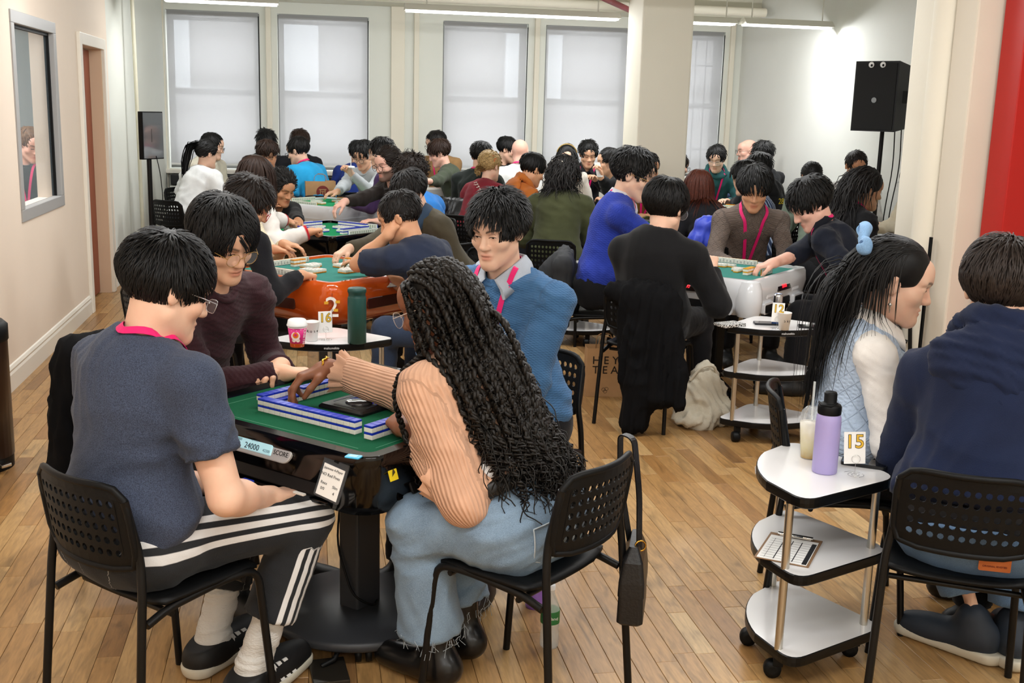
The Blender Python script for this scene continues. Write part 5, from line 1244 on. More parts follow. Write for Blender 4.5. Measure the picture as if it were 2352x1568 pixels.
 dict(id=35, label='person in brown and olive jacket with lanyard in front of the cream column', head=(1488, 386, 9.6), yaw=170, hyaw=160, pitch=18, hair=('short', 'softblack', dict(vol=.014, sides=.012)), top=('#6b4c1e', 'plain'), topname='jacket', lanyard=True, skin='warm'),
 dict(id=36, pel=(1.86, 5.86), label='person in black tailored suit jacket seated with back to camera at the white table', head=(1530, 478, 5.88), yaw=38, hyaw=48, pitch=18, lvl=2, s=1.06, hs=1.12, face=False, hair=('short', 'black', dict(vol=.022, length=.075, nape=-.075)), top=('#101012', 'plain'), topname='suit_jacket', skin='light', glasses=('round', 'silver'), handR=((1632, 622, .84), 'fist', (.2, .5, .6)), handL=((1.98, 6.10, .80), 'relax', (.6, .6, 0), (0, 0, 1), (-.2, -.3, -1)), shw=1.0, loose=.026, sl_loose=.024, shrug=((0, 0, -.01), (0, 0, -.01)), wr=.0035, spine=.58),
 dict(id=37, label='woman with long auburn hair and pearl earring in a black jacket', head=(1602, 430, 8.6), yaw=-5, hyaw=-25, pitch=15, lvl=1, fem=True, face=False, hair=('long', 'auburn', dict(length=.27, n=480, vol=.014)), top=('#141418', 'plain'), topname='jacket', skin='light'),
 dict(id=38, label='bearded man with glasses peeking out from behind the cream column', head=(1558, 381, 11.45), yaw=60, hyaw=80, pitch=16, hair=('short', 'dbrown'), beard='full', glasses=('round', 'black'), top=('#303238', 'plain'), topname='shirt', skin='pink'),
 dict(id=39, label='man in teal hoodie with round glasses and pink lanyard by the barred window', head=(1645, 365, 11.5), yaw=-170, hyaw=-150, pitch=20, hair=('short', 'black', dict(vol=.022, part=1, fz=.05, up=.2)), top=('#2b5a5c', 'plain'), topname='hoodie', hood=True, lanyard=True, glasses=('round', 'silver'), skin='light', handR=((1585, 415, .95), 'relax')),
 dict(id=40, label='bald man with glasses and goatee in profile by the right-hand wall', head=(1716, 347, 12.0), yaw=-85, hyaw=-88, pitch=5, hair=('bald', 'black'), beard='goatee', glasses=('round', 'black'), top=('#3c4c6a', 'plain'), topname='shirt', skin='pink'),
 dict(id=41, label='person with thick black hair just in front of the bald man with goatee', head=(1750, 358, 11.1), yaw=-20, hyaw=-20, pitch=15, face=False, hair=('short', 'black', dict(vol=.03, spike=.3)), top=('#1c1d22', 'plain'), topname='shirt'),
 dict(id=42, label='person in black hoodie with yellow lettering on the back and pink lanyard', head=(1742, 388, 9.95), yaw=-25, hyaw=-30, pitch=15, face=False, hair=('short', 'black', dict(vol=.028, spike=.3, length=.07)), top=('#121214', 'plain'), topname='hoodie', hood=True, lanyard=True, skin='tan'),
 dict(id=43, label='person in navy pinstriped shirt mostly hidden behind the man in the taupe sweater', head=(1708, 408, 8.9), yaw=-60, hyaw=-70, pitch=25, face=False, hair=('short', 'black'), top=('#27344e', 'stripe', '#8f9cb2', 34), topname='shirt', skin='light', handL=((1645, 500, .85), 'relax')),
 dict(id=44, label='man in taupe cable-knit turtleneck with mop of black hair and pink lanyard', head=(1733, 435, 7.28), yaw=-172, hyaw=-160, pitch=22, lvl=1, s=1.05, hs=1.08, hair=('short', 'black', dict(vol=.030, length=.08, fringe=.085, fz=.012, sz=-.04)), top=('#6a5d55', 'cable'), turtle=True, lanyard=True, lan_lo=.12, lan_w=.011, skin='warm', handR=((2.78, 7.0, .72), 'relax'), handL=((3.1, 6.98, .72), 'relax')),
 dict(id=45, label='person in sage green hooded top with cropped black hair seen from behind', head=(1863, 408, 9.25), yaw=0, hyaw=5, pitch=22, face=False, hair=('buzz', 'black', dict(vol=.008)), fade=.5, top=('#8e9d8d', 'plain'), topname='hoodie', hood=True, skin='tan', fat=1.15),
 dict(id=46, label='man in dark navy shirt with lanyard placing a tile at the white table', head=(1862, 470, 6.42), yaw=-62, hyaw=-80, pitch=38, lvl=1, s=1.06, hs=1.12, hair=('short', 'black', dict(vol=.026, length=.07, fringe=.06, fz=.03)), top=('#161b28', 'plain'), topname='shirt', collar='#12151f', lanyard=True, cuff=.35, skin='pink', handR=((1765, 610, .82), 'pinch', (-.9, .1, -.25)), handL=((1905, 672, 6.2, 0), 'relax', (.6, .5, -.3), (-.5, -.6, .6), (.3, -.9, -.5)), fat=1.08, spine=.64),
 dict(id=47, label='man in white shirt with dark eyebrows facing the camera beside the speaker pole', head=(1966, 382, 9.6), yaw=-165, hyaw=-172, pitch=20, hair=('short', 'dbrown', dict(vol=.012, part=1, brow=.07, fz=.055)), top=('#dcdcda', 'plain'), topname='shirt', skin='tan'),
 dict(id=48, label='man with very long wavy black hair in a black t-shirt in profile', head=(1990, 435, 7.8), yaw=85, hyaw=88, pitch=14, lvl=1, s=1.05, hs=1.12, hair=('long', 'softblack', dict(length=.36, fringe=.30, wave=.5, vol=.018, back=1.2, n=500, brow=.075, behind=1)), top=('#131315', 'plain'), topname='t_shirt', skin='olive', lanyard=True, fat=1.1),
 dict(id=49, label='person with round glasses in beige top half hidden by the white pipe', head=(2098, 415, 8.45), pel=(4.98, 8.45), yaw=-90, hyaw=-95, pitch=15, hair=('short', 'black'), top=('#cfc4ad', 'plain'), glasses=('round', 'silver'), skin='light', handL=((2020, 518, .82), 'relax')),
 dict(id=50, label='man in black shirt with pink lanyard seen through the partition window', head=(70, 332, 9.7), yaw=182, hyaw=140, pitch=22, hair=('short', 'sandy', dict(vol=.012, up=.3)), top=('#1c1c1e', 'plain'), topname='shirt', lanyard=True, skin='pink'),
]
INFO = {}
def trim_words(s, n):
    w = s.split()[:n]
    while w[-1] in ('and', 'with', 'in', 'the', 'a', 'an', 'of', 'by', 'at', 'for', 'his', 'to', 'from', 'on', 'over', 'behind', 'seen', 'beside'): w.pop()
    return ' '.join(w).rstrip(',')
for sp in PEOPLE:
    root, inf = person(sp); INFO[sp['id']] = inf
    if sp['id'] == 1: cx_, cy_, yw = -.40, 2.99, 45
    elif sp['id'] == 3: cx_, cy_, yw = .60, 2.96, -43
    elif sp['id'] == 6: cx_, cy_, yw = 1.86, 2.80, 30
    else: cx_, cy_, yw = inf['P'][0] + inf['f'][0] * .02, inf['P'][1] + inf['f'][1] * .02, sp['yaw']
    place_chair(cx_, cy_, math.radians(yw), 'black perforated stacking chair carrying the ' + {1: 'man in slate blue t-shirt', 3: 'woman with braids', 6: 'man in navy hoodie'}.get(sp['id'], trim_words(sp['label'], 9)))
# ================================================================== TABLES AND TILES
def on_plane(u, v, pt, n):
    d = ray(u, v); o = np.array([0, 0, CAM_H]); n = np.asarray(n, float); return o + d * (((np.asarray(pt) - o) @ n) / (d @ n))
R45 = math.pi / 4
def dirs(rz, k): a = rz + k * math.pi / 2; return np.array([math.cos(a), math.sin(a)])
TEAL = felt('teal', '#3f8379'); GREEN = felt('green', '#17563a'); GREEN2 = felt('bright_green', '#1f8a58')
def tpos(c, rz, k, dist, along=0.0):
    n = dirs(rz, k); t = np.array([-n[1], n[0]]); return c + n * dist + t * along, math.atan2(t[1], t[0])
# ---- front black table -------------------------------------------------
TC = np.array([.156, 3.467])
T1 = table('front', 'glossy black automatic mahjong table with green felt and score display in the foreground', (TC[0], TC[1], 0),
           [(.545, .30, .09), (.56, .345, .09), (.60, .372, .08), (.66, .405, .075), (.735, .428, .065), (.765, .436, .06), (.777, .430, .056)], BLACK_GL, GREEN, hf=.388, zt=.762)
LCD = mat('lcd_screen', '#a9cfd6', .25, emit=('#a9d6de', .55)); SILV = mat('silver_panel', '#c4c5c4', .35, metal=.2)
def panel_on(t, k, half, z, tilt, w, h, m, name, r=.02, thick=.006, off=(0, 0), parent=None):
    T = side_T(k, half, z, tilt) @ Matrix.Translation((off[0], off[1], 0)); B = MB()
    B.loft([rrect(w / 2, h / 2, min(r, h * .49), 0), rrect(w / 2, h / 2, min(r, h * .49), thick), rrect(w / 2 - .003, h / 2 - .003, max(min(r, h * .49) - .003, .001), thick + .002)], m, T=T)
    return B.build(name, parent or t), T
for k in (2, 3, 0, 1):
    pn, T = panel_on(T1, k, .424, .728, .42, .27, .062, SILV, 'score_panel', .03)
    sc, T2 = panel_on(T1, k, .424, .728, .42, .165, .040, LCD, 'display', .003, .0095, (-.022, 0), pn)
    if k == 2:
        TT_ = T @ Matrix.Translation((0, 0, .0125)); ink = mat('lcd_ink', '#22303a', .5)
        text_mesh('digits', '24000', .024, ink, TT_ @ Matrix.Translation((-.018, -.008, 0)), sc, extrude=.0003)
        for dx, dy, s_ in ((-.088, .005, '27000'), (-.022, .013, '27000'), (.032, -.010, '42200')): text_mesh('digits', s_, .0115, mat('lcd_ink_light', '#6f8f98', .5), TT_ @ Matrix.Translation((dx + .01, dy, 0)), sc, extrude=.0003)
        text_mesh('lettering', 'SCORE', .019, mat('print_black', '#141414', .5), T @ Matrix.Translation((.096, -.006, .0085)), pn, extrude=.0003)
    # flat dark panel painting the shade of a drawer recess, with lip below
    pn, T = panel_on(T1, k, .396, .648, .42, .46, .066, mat('recess_shade_black', '#040404', .6), 'tray_recess_shade', .012, .004)
    B = MB(); Tl = side_T(k, .375, .603, .0); B.box((0, 0, .010), (.50, .012, .05), BLACK_GL, .004, T=Tl); B.build('tray_lip', T1)
# centre console
B = MB(); B.loft([rrect(.093, .093, .006, .758), rrect(.093, .093, .006, .766), rrect(.086, .086, .006, .773)], mat('console_black', '#17171a', .22)); cen = B.build('dice_console', T1)
MB().lathe([(.046, .7732), (.046, .776), (.040, .779), (.0, .780)], mat('dice_dome', '#39393c', .08, coat=1), 28, cap=False).build('dice_window', cen)
for k in range(4):
    B = MB(); a = k * math.pi / 2; B.box((.069 * math.cos(a), .069 * math.sin(a), .7735), (.004, .09, .0012), mat('console_line', '#4b4b50', .4), rz=a); B.build('groove', cen)
MB().lathe([(.004, .7735), (.004, .776)], mat('violet_led', '#5a4cff', .4, emit=('#5a50ff', 8)), 10, T=Matrix.Translation((.03, -.045, 0))).build('indicator_light', cen)
for k in range(4):   # printed lines on the felt
    n = R45 * 0 + k * math.pi / 2
    MB().box((.335 * math.cos(n), .335 * math.sin(n), .7585), (.0022, .60, .0008), mat('felt_line', '#4d8a6c', .9), rz=n).build('felt_line', T1)
# walls of blue tiles
Z1 = .7585
p_, a_ = tpos(TC, R45, 2, .228); wall_of(p_, a_, 17, 2, Z1, 'blue', 'blue-backed mahjong tile in the front wall before the man in slate blue', 'tiles of the front wall')
p_, a_ = tpos(TC, R45, 3, .263, -.05); wall_of(p_, a_, 17, 2, Z1, 'blue', 'blue-backed mahjong tile in the wall in front of the woman with braids', 'tiles of the wall by the woman with braids')
p_, a_ = tpos(TC, R45, 1, .205, .0); wall_of(p_, a_, 17, 2, Z1, 'blue', 'blue-backed mahjong tile in the wall under the reaching hand', 'tiles of the wall under the reaching hand', skip={(k, 1) for k in range(11, 17)})
p2, a2 = tpos(TC, R45, 1, .228, .14); wall_of(p2, a2, 6, 1, Z1 + TT, 'blue', 'blue-backed mahjong tile nudged out of the wall by the thumb', 'tiles being pushed by the hand')
p_, a_ = tpos(TC, R45, 0, .235, .0); wall_of(p_, a_, 17, 2, Z1, 'blue', 'blue-backed mahjong tile in the far wall before the man in steel blue', 'tiles of the far wall')
# badge, stickers
n2 = np.array([-math.sin(R45), -math.cos(R45), .36]); q0 = np.array([TC[0], TC[1], 0]) + np.array([-.7071 * .43, -.7071 * .43, .70])
pc = on_plane(770, 1100, q0, n2); bx = np.array([.7071, -.7071, 0.0]); T = frame_T(pc + n2 / np.linalg.norm(n2) * .012, bx * math.cos(.13) - UP * math.sin(.13), UP * math.cos(.13) + bx * math.sin(.13) + n2 * -.28)
bd = thing('badge_holder', 'clear plastic badge sleeve with handwritten game rules hung on the front table', 'badge', tuple(pc)); Tb = Matrix.Translation(-Vector(pc)) @ T
B = MB(); B.loft([rrect(.046, .060, .006, 0), rrect(.046, .060, .006, .003)], mat('badge_vinyl', '#55585c', .15, alpha=.55), T=Tb); B.build('sleeve', bd)
MB().box((0, -.010, .004), (.076, .088, .0015), WHITE_PAPER, T=Tb).build('paper_card', bd)
MB().box((0, .048, .004), (.016, .005, .002), BLACK_PL, T=Tb).build('slot', bd)
PEN = mat('pen_ink', '#15171c', .6)
for s_, x_, y_, z_ in (('Japanese 4-Player', 0, .024, .0098), ('NO Red Fives', -.004, .006, .0118), ('Rexx', -.020, -.018, .0115), ('Slim', .022, -.020, .0115), ('0/0', -.020, -.034, .0115), ('4', .022, -.037, .0125)):
    text_mesh('handwriting', s_, z_, PEN, Tb @ Matrix.Translation((x_, y_, .0052)) @ Matrix.Rotation(.03, 4, 'Z'), bd, extrude=.0002)
n3 = np.array([.7071, -.7071, .36]); q3 = np.array([TC[0], TC[1], 0]) + np.array([.7071 * .425, -.7071 * .425, .70]); pc = on_plane(898, 1085, q3, n3)
st = MB(); st.box((0, 0, 0), (.034, .046, .0015), mat('yellow_sticker', '#d6c01f', .4)); st.add([(-.006, -.012, .001), (.010, -.002, .001), (.004, .012, .001), (-.002, 0, .001)], [(0, 1, 2, 3)], mat('sticker_ink', '#3a3510', .5))
o = st.build('sticker', T1); o.matrix_parent_inverse = Matrix.Identity(4); o.matrix_world = frame_T(pc + n3 / np.linalg.norm(n3) * .006, np.array([.7071, .7071, 0]), UP - n3 * .3); o['label'] = 'small yellow sticker with a black mark'
_inv = Matrix.Translation((TC[0], TC[1], 0)) @ Matrix.Rotation(R45, 4, 'Z'); o.matrix_basis = _inv.inverted() @ frame_T(pc + n3 / np.linalg.norm(n3) * .006, np.array([.7071, .7071, 0]), UP - n3 * .3)
q = atz(812, 1047, .781); o = MB().loft([rrect(.021, .014, .004, 0), rrect(.021, .014, .004, .003)], mat('cyan_tag', '#37b3e3', .3), T=None).build('tag_disc', loc=(q[0], q[1], .778), rz=-.5); tag(o, 'small cyan plastic tag lying on the near corner of the front table', 'tag')
MB().box((0, 0, 0), (.024, .016, .0012), mat('cyan_light', '#a5e2f6', .4)).build('print', o, loc=(0, 0, .0035))
for u, v, c_, nm, lb in ((572, 1103, '#2440c8', 'scoring_stick', 'short blue scoring stick lying in the tray of the front table'), (690, 1133, '#ddd9d2', 'scoring_stick', 'white scoring stick lying on the tray lip of the front table')):
    q = on_plane(u, v, q0 + np.array([0, 0, 0]), n2); o = MB().box((0, 0, 0), (.042, .012, .006), mat('stick_' + c_, c_, .4), .002).build(nm, loc=tuple(q + n2 * .004), rz=-R45); tag(o, lb, 'stick')
# ---- orange table ----------------------------------------------------
ORG = mat('orange_gloss', '#d2571a', .10, coat=.8, var=.08, vscale=4)
OC = np.array([.12, 6.5])
T2 = table('orange', 'glossy orange automatic mahjong table with teal felt and a flowered number two', (OC[0], OC[1], 0),
           [(.50, .24, .10), (.52, .36, .14), (.57, .425, .15), (.65, .455, .14), (.72, .452, .11), (.758, .436, .07), (.772, .420, .05)], ORG, TEAL, hf=.388, zt=.762)
for k in (2, 3):
    panel_on(T2, k, .452, .635, .05, .40, .060, mat('orange_recess_shade', '#451707', .4), 'tray_recess_shade', .015, .004, (-.02 if k == 2 else .02, 0))  # darkened orange panel imitates the shade inside a tray recess
MB().tube([(-.605 / 1.41421, -.605 / 1.41421, .52), (-.61 / 1.41421, -.61 / 1.41421, .62), (-.60 / 1.41421, -.60 / 1.41421, .72)], .0012, mat('seam', '#5a2208', .5), 5).build('seam', T2)
_num = thing('number_sticker', 'flower-patterned white number two stuck on the corner of the orange table', 'sticker', (OC[0], OC[1] - .607, .64))
text_mesh('numeral', '2', .155, mat('sticker_white', '#f0ebe4', .4), Matrix.Rotation(math.pi / 2, 4, 'X') @ Matrix.Translation((-.0, 0, -.004)), _num, extrude=.004)
for dx, dz in ((.03, .035), (-.03, .03), (.02, -.01), (-.02, -.045)): MB().box((dx, -.003, dz), (.022, .008, .014), mat('sticker_gold', '#d9a12c', .4)).build('petal', _num)
Z2 = .7585
p_, a_ = tpos(OC, R45, 1, .32); hand_row(p_, a_, 13, Z2, 'orange', 'orange-backed tile standing in the row along the far left of the orange table', 'tiles of the far-left hand on the orange table', None, 1)
p_, a_ = tpos(OC, R45, 2, .325, .02); hand_row(p_, a_, 13, Z2, 'orange', 'tile standing in the row before the man in black sweater', 'tiles of the hand before the man in black sweater', None, -1)
p_, a_ = tpos(OC, R45, 3, .325, .1); hand_row(p_, a_, 6, Z2, 'orange', 'tile standing in the row by the elbow on the orange table', 'tiles by the elbow', None, -1)
p_, a_ = tpos(OC, R45, 0, .325); hand_row(p_, a_, 10, Z2, 'orange', 'orange-backed tile standing at the far right of the orange table', 'tiles of the far-right hand on the orange table', None, 1)
for k in range(4):
    p_, a_ = tpos(OC, R45, k, .135); discards(p_, a_ + math.pi, 3, 5, Z2, 'orange', 'discarded ivory tile lying face up in the middle of the orange table', 'discards on the orange table')
for k, al, n in ((1, .02, 4), (0, .03, 5)):
    p_, a_ = tpos(OC, R45, k, .235, al); wall_of(p_, a_, n, 2, Z2, 'orange', 'orange-backed tile in a short wall on the orange table', 'short walls on the orange table')
q = on_plane(880, 655, np.array([OC[0] + .31, OC[1] - .31, .70]), np.array([.5, -.5, .7])); o = thing('snack_packet', 'shiny silver and pink printed packet lying in the tray of the orange table', 'packet', tuple(q))
T = frame_T((0, 0, .012), (.9, .3, .02), (-.2, .5, .55)); B = MB(); B.loft([rrect(.085, .032, .010, 0), rrect(.09, .034, .01, .004), rrect(.085, .032, .01, .008)], mat('foil_silver', '#c9c9cf', .25, metal=.7, bump=(40, .4)), T=T); B.build('wrapper', o)
for dx, w_ in ((.02, .05), (.065, .03)): MB().box((dx, .006, .0092), (w_, .022, .001), mat('packet_pink', '#e8568b', .4), T=T).build('print', o)
MB().box((-.045, 0, .0092), (.03, .025, .001), mat('packet_dark', '#2a2530', .4), T=T).build('print', o)
# ---- blue-tile table (third), black body -------------------------------
C3 = np.array([.17, 8.6]); STF = []
T3 = table('third', 'black mahjong table with bright green felt and blue tiles in the middle distance', (C3[0], C3[1], 0), [(.53, .30, .09), (.60, .38, .08), (.72, .428, .065), (.765, .436, .06), (.777, .430, .056)], BLACK_GL, GREEN2, hf=.395, zt=.762)
p_, a_ = tpos(C3, R45, 1, .34); hand_row(p_, a_, 13, Z2, 'blue', 'x', 'g', STF, 1)
p_, a_ = tpos(C3, R45, 0, .34); hand_row(p_, a_, 13, Z2, 'blue', 'x', 'g', STF, 1)
p_, a_ = tpos(C3, R45, 3, .34); hand_row(p_, a_, 13, Z2, 'blue', 'x', 'g', STF, -1)
p_, a_ = tpos(C3, R45, 2, .34); hand_row(p_, a_, 13, Z2, 'blue', 'x', 'g', STF, -1)
for k in range(4): p_, a_ = tpos(C3, R45, k, .14); discards(p_, a_ + math.pi, 3, 6, Z2, 'blue', 'x', 'g', STF); p_, a_ = tpos(C3, R45, k, .245); wall_of(p_, a_, 12, 2, Z2, 'blue', 'x', 'g', STF)
flush_stuff(STF, 'mahjong_tile_spread', 'blue-backed mahjong tiles spread over the bright green felt of the third table')
# ---- white tables -------------------------------------------------------
WHT = mat('white_gloss', '#dfe2e6', .15, coat=.5)
def white_table(label, c, feltm, rz=R45, detail=False, z=.762):
    t = table('white', label, (c[0], c[1], 0), [(.545, .33, .12), (.56, .40, .12), (.62, .435, .11), (.70, .445, .09), (.758, .436, .07), (.774, .424, .05)], WHT, feltm, hf=.388, zt=z, base='legs', basem=BLACK_PL)
    return t
C4 = np.array([2.50, 6.55])
T4 = white_table('white moulded mahjong table with teal felt and black trays beside the person in the suit', C4, TEAL)
for k in (2, 3):   # corner mouldings, trays and red displays on the near sides
    for sx in (-1, 1):
        T = side_T(k, .425, .60, .0)
        pn = MB(); pn.loft([rrect(.075, .030, .012, .0, cx=sx * .235), rrect(.078, .033, .012, .030, cx=sx * .235), rrect(.066, .022, .010, .031, cx=sx * .235)], WHT, T=T, cap=False); o = pn.build('tray_frame', T4)
        B = MB(); B.box((sx * .235, -.002, .022), (.125, .038, .012), mat('tray_black', '#0c0d0f', .4), .004, T=T); B.box((sx * .235, -.022, .034), (.12, .006, .03), mat('tray_black', '#0c0d0f', .4), .002, T=T); B.build('tray', o)
        B = MB(); T5 = side_T(k, .437, .672, .2); B.loft([rrect(.062, .022, .020, .0, cx=sx * .20), rrect(.050, .012, .011, .006, cx=sx * .20)], WHT, T=T5); B.build('moulded_panel', T4)
    pn, T = panel_on(T4, k, .436, .700, .35, .20, .048, mat('smoked_display', '#120a0c', .12, coat=.6), 'display', .008, .008)
    text_mesh('digits', '28000', .030, mat('red_led', '#ff2b3a', .5, emit=('#ff1d2c', 2.0)), T @ Matrix.Translation((0, 0, .0112)), pn, extrude=.0003)
    pn, T = panel_on(T4, k, .425, .610, .1, .24, .044, mat('tray_black', '#0c0d0f', .4), 'score_tray', .010, .016)
B = MB(); B.lathe([(.062, .56), (.075, .60), (.080, .66), (.072, .72), (.058, .765)], WHT, 24, T=Matrix.Translation((-.385, -.385, 0))); B.build('corner_post', T4)
p_, a_ = tpos(C4, R45, 0, .33, .03); hand_row(p_, a_, 13, Z2, 'yellow', 'yellow-backed tile standing in the row before the man in taupe sweater', 'tiles before the man in taupe', None, 1)
p_, a_ = tpos(C4, R45, 3, .33, .02); hand_row(p_, a_, 6, Z2, 'yellow', 'tile standing under the hand of the man in dark navy shirt', 'tiles under the navy sleeve', None, -1)
p_, a_ = tpos(C4, R45, 2, .33, -.05); hand_row(p_, a_, 9, Z2, 'yellow', 'tile standing in the row before the person in the black suit', 'tiles before the suit', None, -1)
p_, a_ = tpos(C4, R45, 3, .24, -.06); wall_of(p_, a_, 5, 2, Z2, 'yellow', 'yellow-backed tile in the short two-high wall on the white table', 'short wall on the white table')
for k in (0, 2, 3): p_, a_ = tpos(C4, R45, k, .135); discards(p_, a_ + math.pi, 2, 5, Z2, 'yellow', 'discarded tile lying face up on the white table', 'discards on the white table')
FAR = [(C_, l_, f_, b_) for C_, l_, f_, b_ in (
    ((.20, 11.0), 'white mahjong table with orange tiles in front of the cyan t-shirt', GREEN2, 'orange'),
    ((2.85, 9.05), 'white mahjong table with green felt beyond the royal blue sweater', GREEN2, 'orange'),
    ((4.15, 10.72), 'white mahjong table with scattered tiles below the teal hoodie', GREEN2, 'orange'),
    ((1.10, 12.25), 'white mahjong table with stacked tile cases near the third window', GREEN2, 'blue'),
    ((-.55, 12.05), 'white mahjong table in the far corner group by the first window', GREEN2, 'orange'),
    ((2.15, 10.75), 'white mahjong table between the red dress and the headband', GREEN2, 'blue'),
    ((2.66, 3.42), 'white mahjong table cropped by the picture edge beside the navy hoodie', TEAL, 'yellow'),
    ((4.62, 7.95), 'white mahjong table before the man with very long wavy hair', GREEN2, 'yellow'))]
for k_, (C_, l_, f_, b_) in enumerate(FAR):
    c_ = np.array(C_); white_table(l_, c_, f_); L_ = []
    for k in range(4):
        p_, a_ = tpos(c_, R45, k, .335); hand_row(p_, a_, 13, Z2, b_, 'x', 'g', L_, 1 if k in (0, 1) else -1); p_, a_ = tpos(c_, R45, k, .145); discards(p_, a_ + math.pi, 2, 6, Z2, b_, 'x', 'g', L_)
        if k in (0, 3): p_, a_ = tpos(c_, R45, k, .24); wall_of(p_, a_, 9, 2, Z2, b_, 'x', 'g', L_)
    flush_stuff(L_, 'mahjong_tile_spread', 'mahjong tiles set out on the ' + ' '.join(l_.split()[2:13]))
print('tiles as objects', _tile_n[0])
# ================================================================== PROPS
def lathe_thing(name, label, cat, loc, parts, rz=0):
    """parts: (name, profile, material[, n])"""
    t = thing(name, label, cat, tuple(loc), rz)
    for pn, prof, m in parts: MB().lathe(prof, m, 28).build(pn, t)
    return t
CART16 = make_cart('white three-tier side trolley beside the orange table carrying the green flask', (.10, 5.27, 0), -math.pi / 2)
CART12 = make_cart('white three-tier side trolley with the number twelve card next to the white table', (2.44, 5.50, 0), -math.pi / 2 - .03)
CART15 = make_cart('white three-tier side trolley with the number fifteen card in the right foreground', (1.575, 3.107, 0), math.radians(159))
CART9 = make_cart('white three-tier side trolley half hidden behind the paper tea bag', (2.02, 8.0, 0), -math.pi / 2)
ZC = .6195
M_THERM = mat('flask_green', '#1f4a44', .45, bump=(300, .08))
q = atz(820, 787, ZC)
lathe_thing('vacuum_flask', 'tall dark green vacuum flask standing on the trolley by the orange table', 'flask', (q[0], q[1], ZC), [('flask_body', [(.0, 0), (.040, 0), (.043, .003), (.043, .205), (.042, .215)], M_THERM), ('lid', [(.041, .215), (.039, .221), (.039, .232), (.043, .240), (.043, .252), (.039, .258), (.0, .258)], mat('flask_lid', '#1b413c', .4))])
# pink paper cup with white lid
q = atz(683, 795, ZC); cup = thing('coffee_cup', 'pink and orange paper coffee cup with white lid on the trolley', 'cup', (q[0], q[1], ZC))
def cupcol():
    m = bpy.data.materials.new('cup_pink_print'); m.use_nodes = True; nt = m.node_tree; N = nt.nodes; L = nt.links; b = N['Principled BSDF']
    tc = N.new('ShaderNodeTexCoord'); sp = N.new('ShaderNodeSeparateXYZ'); L.new(tc.outputs['Object'], sp.inputs[0])
    r = N.new('ShaderNodeValToRGB'); r.color_ramp.interpolation = 'CONSTANT'; e = r.color_ramp.elements
    e[0].color = (*lin('#e8641e'), 1); e[1].position = .18; e[1].color = (*lin('#d6247f'), 1); k = e.new(.90); k.color = (*lin('#f3e9ea'), 1)
    mr = N.new('ShaderNodeMapRange'); mr.inputs[1].default_value = 0; mr.inputs[2].default_value = .098; L.new(sp.outputs[2], mr.inputs[0]); L.new(mr.outputs[0], r.inputs[0])
    vo = N.new('ShaderNodeTexVoronoi'); vo.inputs['Scale'].default_value = 90; L.new(tc.outputs['Object'], vo.inputs['Vector'])
    lt = N.new('ShaderNodeMath'); lt.operation = 'LESS_THAN'; lt.inputs[1].default_value = .14; L.new(vo.outputs['Distance'], lt.inputs[0])
    mx = N.new('ShaderNodeMix'); mx.data_type = 'RGBA'; L.new(lt.outputs[0], mx.inputs[0]); L.new(r.outputs[0], mx.inputs[6]); mx.inputs[7].default_value = (.9, .85, .87, 1); L.new(mx.outputs[2], b.inputs['Base Color']); b.inputs['Roughness'].default_value = .5; return m
MB().lathe([(.0, 0), (.031, 0), (.043, .098), (.041, .098)], cupcol(), 32).build('paper_cup', cup)
MB().lathe([(.046, .096), (.047, .101), (.044, .106), (.041, .122), (.036, .126), (.030, .122), (.0, .122)], mat('lid_white', '#e9ebec', .35), 32, cap=False).build('lid', cup)
def curved_text(s, size, r, z, ang, m, parent, vertical=True, cone_=.12):
    for i, ch in enumerate(s):
        a = ang if vertical else ang + (i - (len(s) - 1) / 2) * size * .8 / r
        zz = z + ((len(s) - 1) / 2 - i) * size * .72 if vertical else z; rr = r + (zz - .05) * cone_ + .0006
        n = Vector((math.cos(a), math.sin(a), 0)); x = Vector((-math.sin(a), math.cos(a), 0)); y = Vector((0, 0, 1))
        T = frame_T(n * rr + Vector((0, 0, zz)), x, y) @ (Matrix.Rotation(-math.pi / 2, 4, 'Z') if vertical else Matrix.Identity(4))
        text_mesh('lettering', ch, size, m, T, parent, extrude=.0004)
curved_text('DUNKIN', .019, .0375, .055, math.radians(-38), mat('print_white', '#f6efee', .5), cup)
for k, (a, z, rr, c) in enumerate(((-100, .055, .020, '#f1e3dc'), (-100, .058, .013, '#e8761f'), (-100, .060, .006, '#d6247f'), (-112, .035, .009, '#f1e3dc'), (-85, .035, .009, '#f1e3dc'))):
    a = math.radians(a); n = Vector((math.cos(a), math.sin(a), .0)); T = frame_T(n * (.0375 + (z - .05) * .12 + .0004 * (k + 1)) + Vector((0, 0, z)), (-math.sin(a), math.cos(a), 0), (0, 0, 1)); MB().lathe([(rr, 0), (rr, .0008)], mat('cupart_' + c, c, .5), 20, T=T).build('print', cup)
def white_cup(u, v, label, txt, z=ZC, ang=-80):
    q = atz(u, v, z); c = thing('paper_cup', label, 'cup', (q[0], q[1], z)); B = MB()
    B.lathe([(.0, .001), (.026, .001), (.035, .088), (.0365, .090), (.035, .092), (.0335, .088), (.025, .004), (.0, .004)], mat('cup_white', '#eceae6', .55), 28, cap=False); B.build('cup_wall', c)
    curved_text(txt, .020, .0305, .050, math.radians(ang), PEN, c, False, .10); return c
white_cup(716, 782, 'white paper cup with a handwritten name beside the pink coffee cup', 'Rose')
white_cup(1800, 757, 'white paper cup with a scribbled name on the number twelve trolley', 'Sky')
M_GOLD = mat('number_gold', '#e2b53a', .5); M_NOUT = mat('number_outline', '#3a3222', .6)
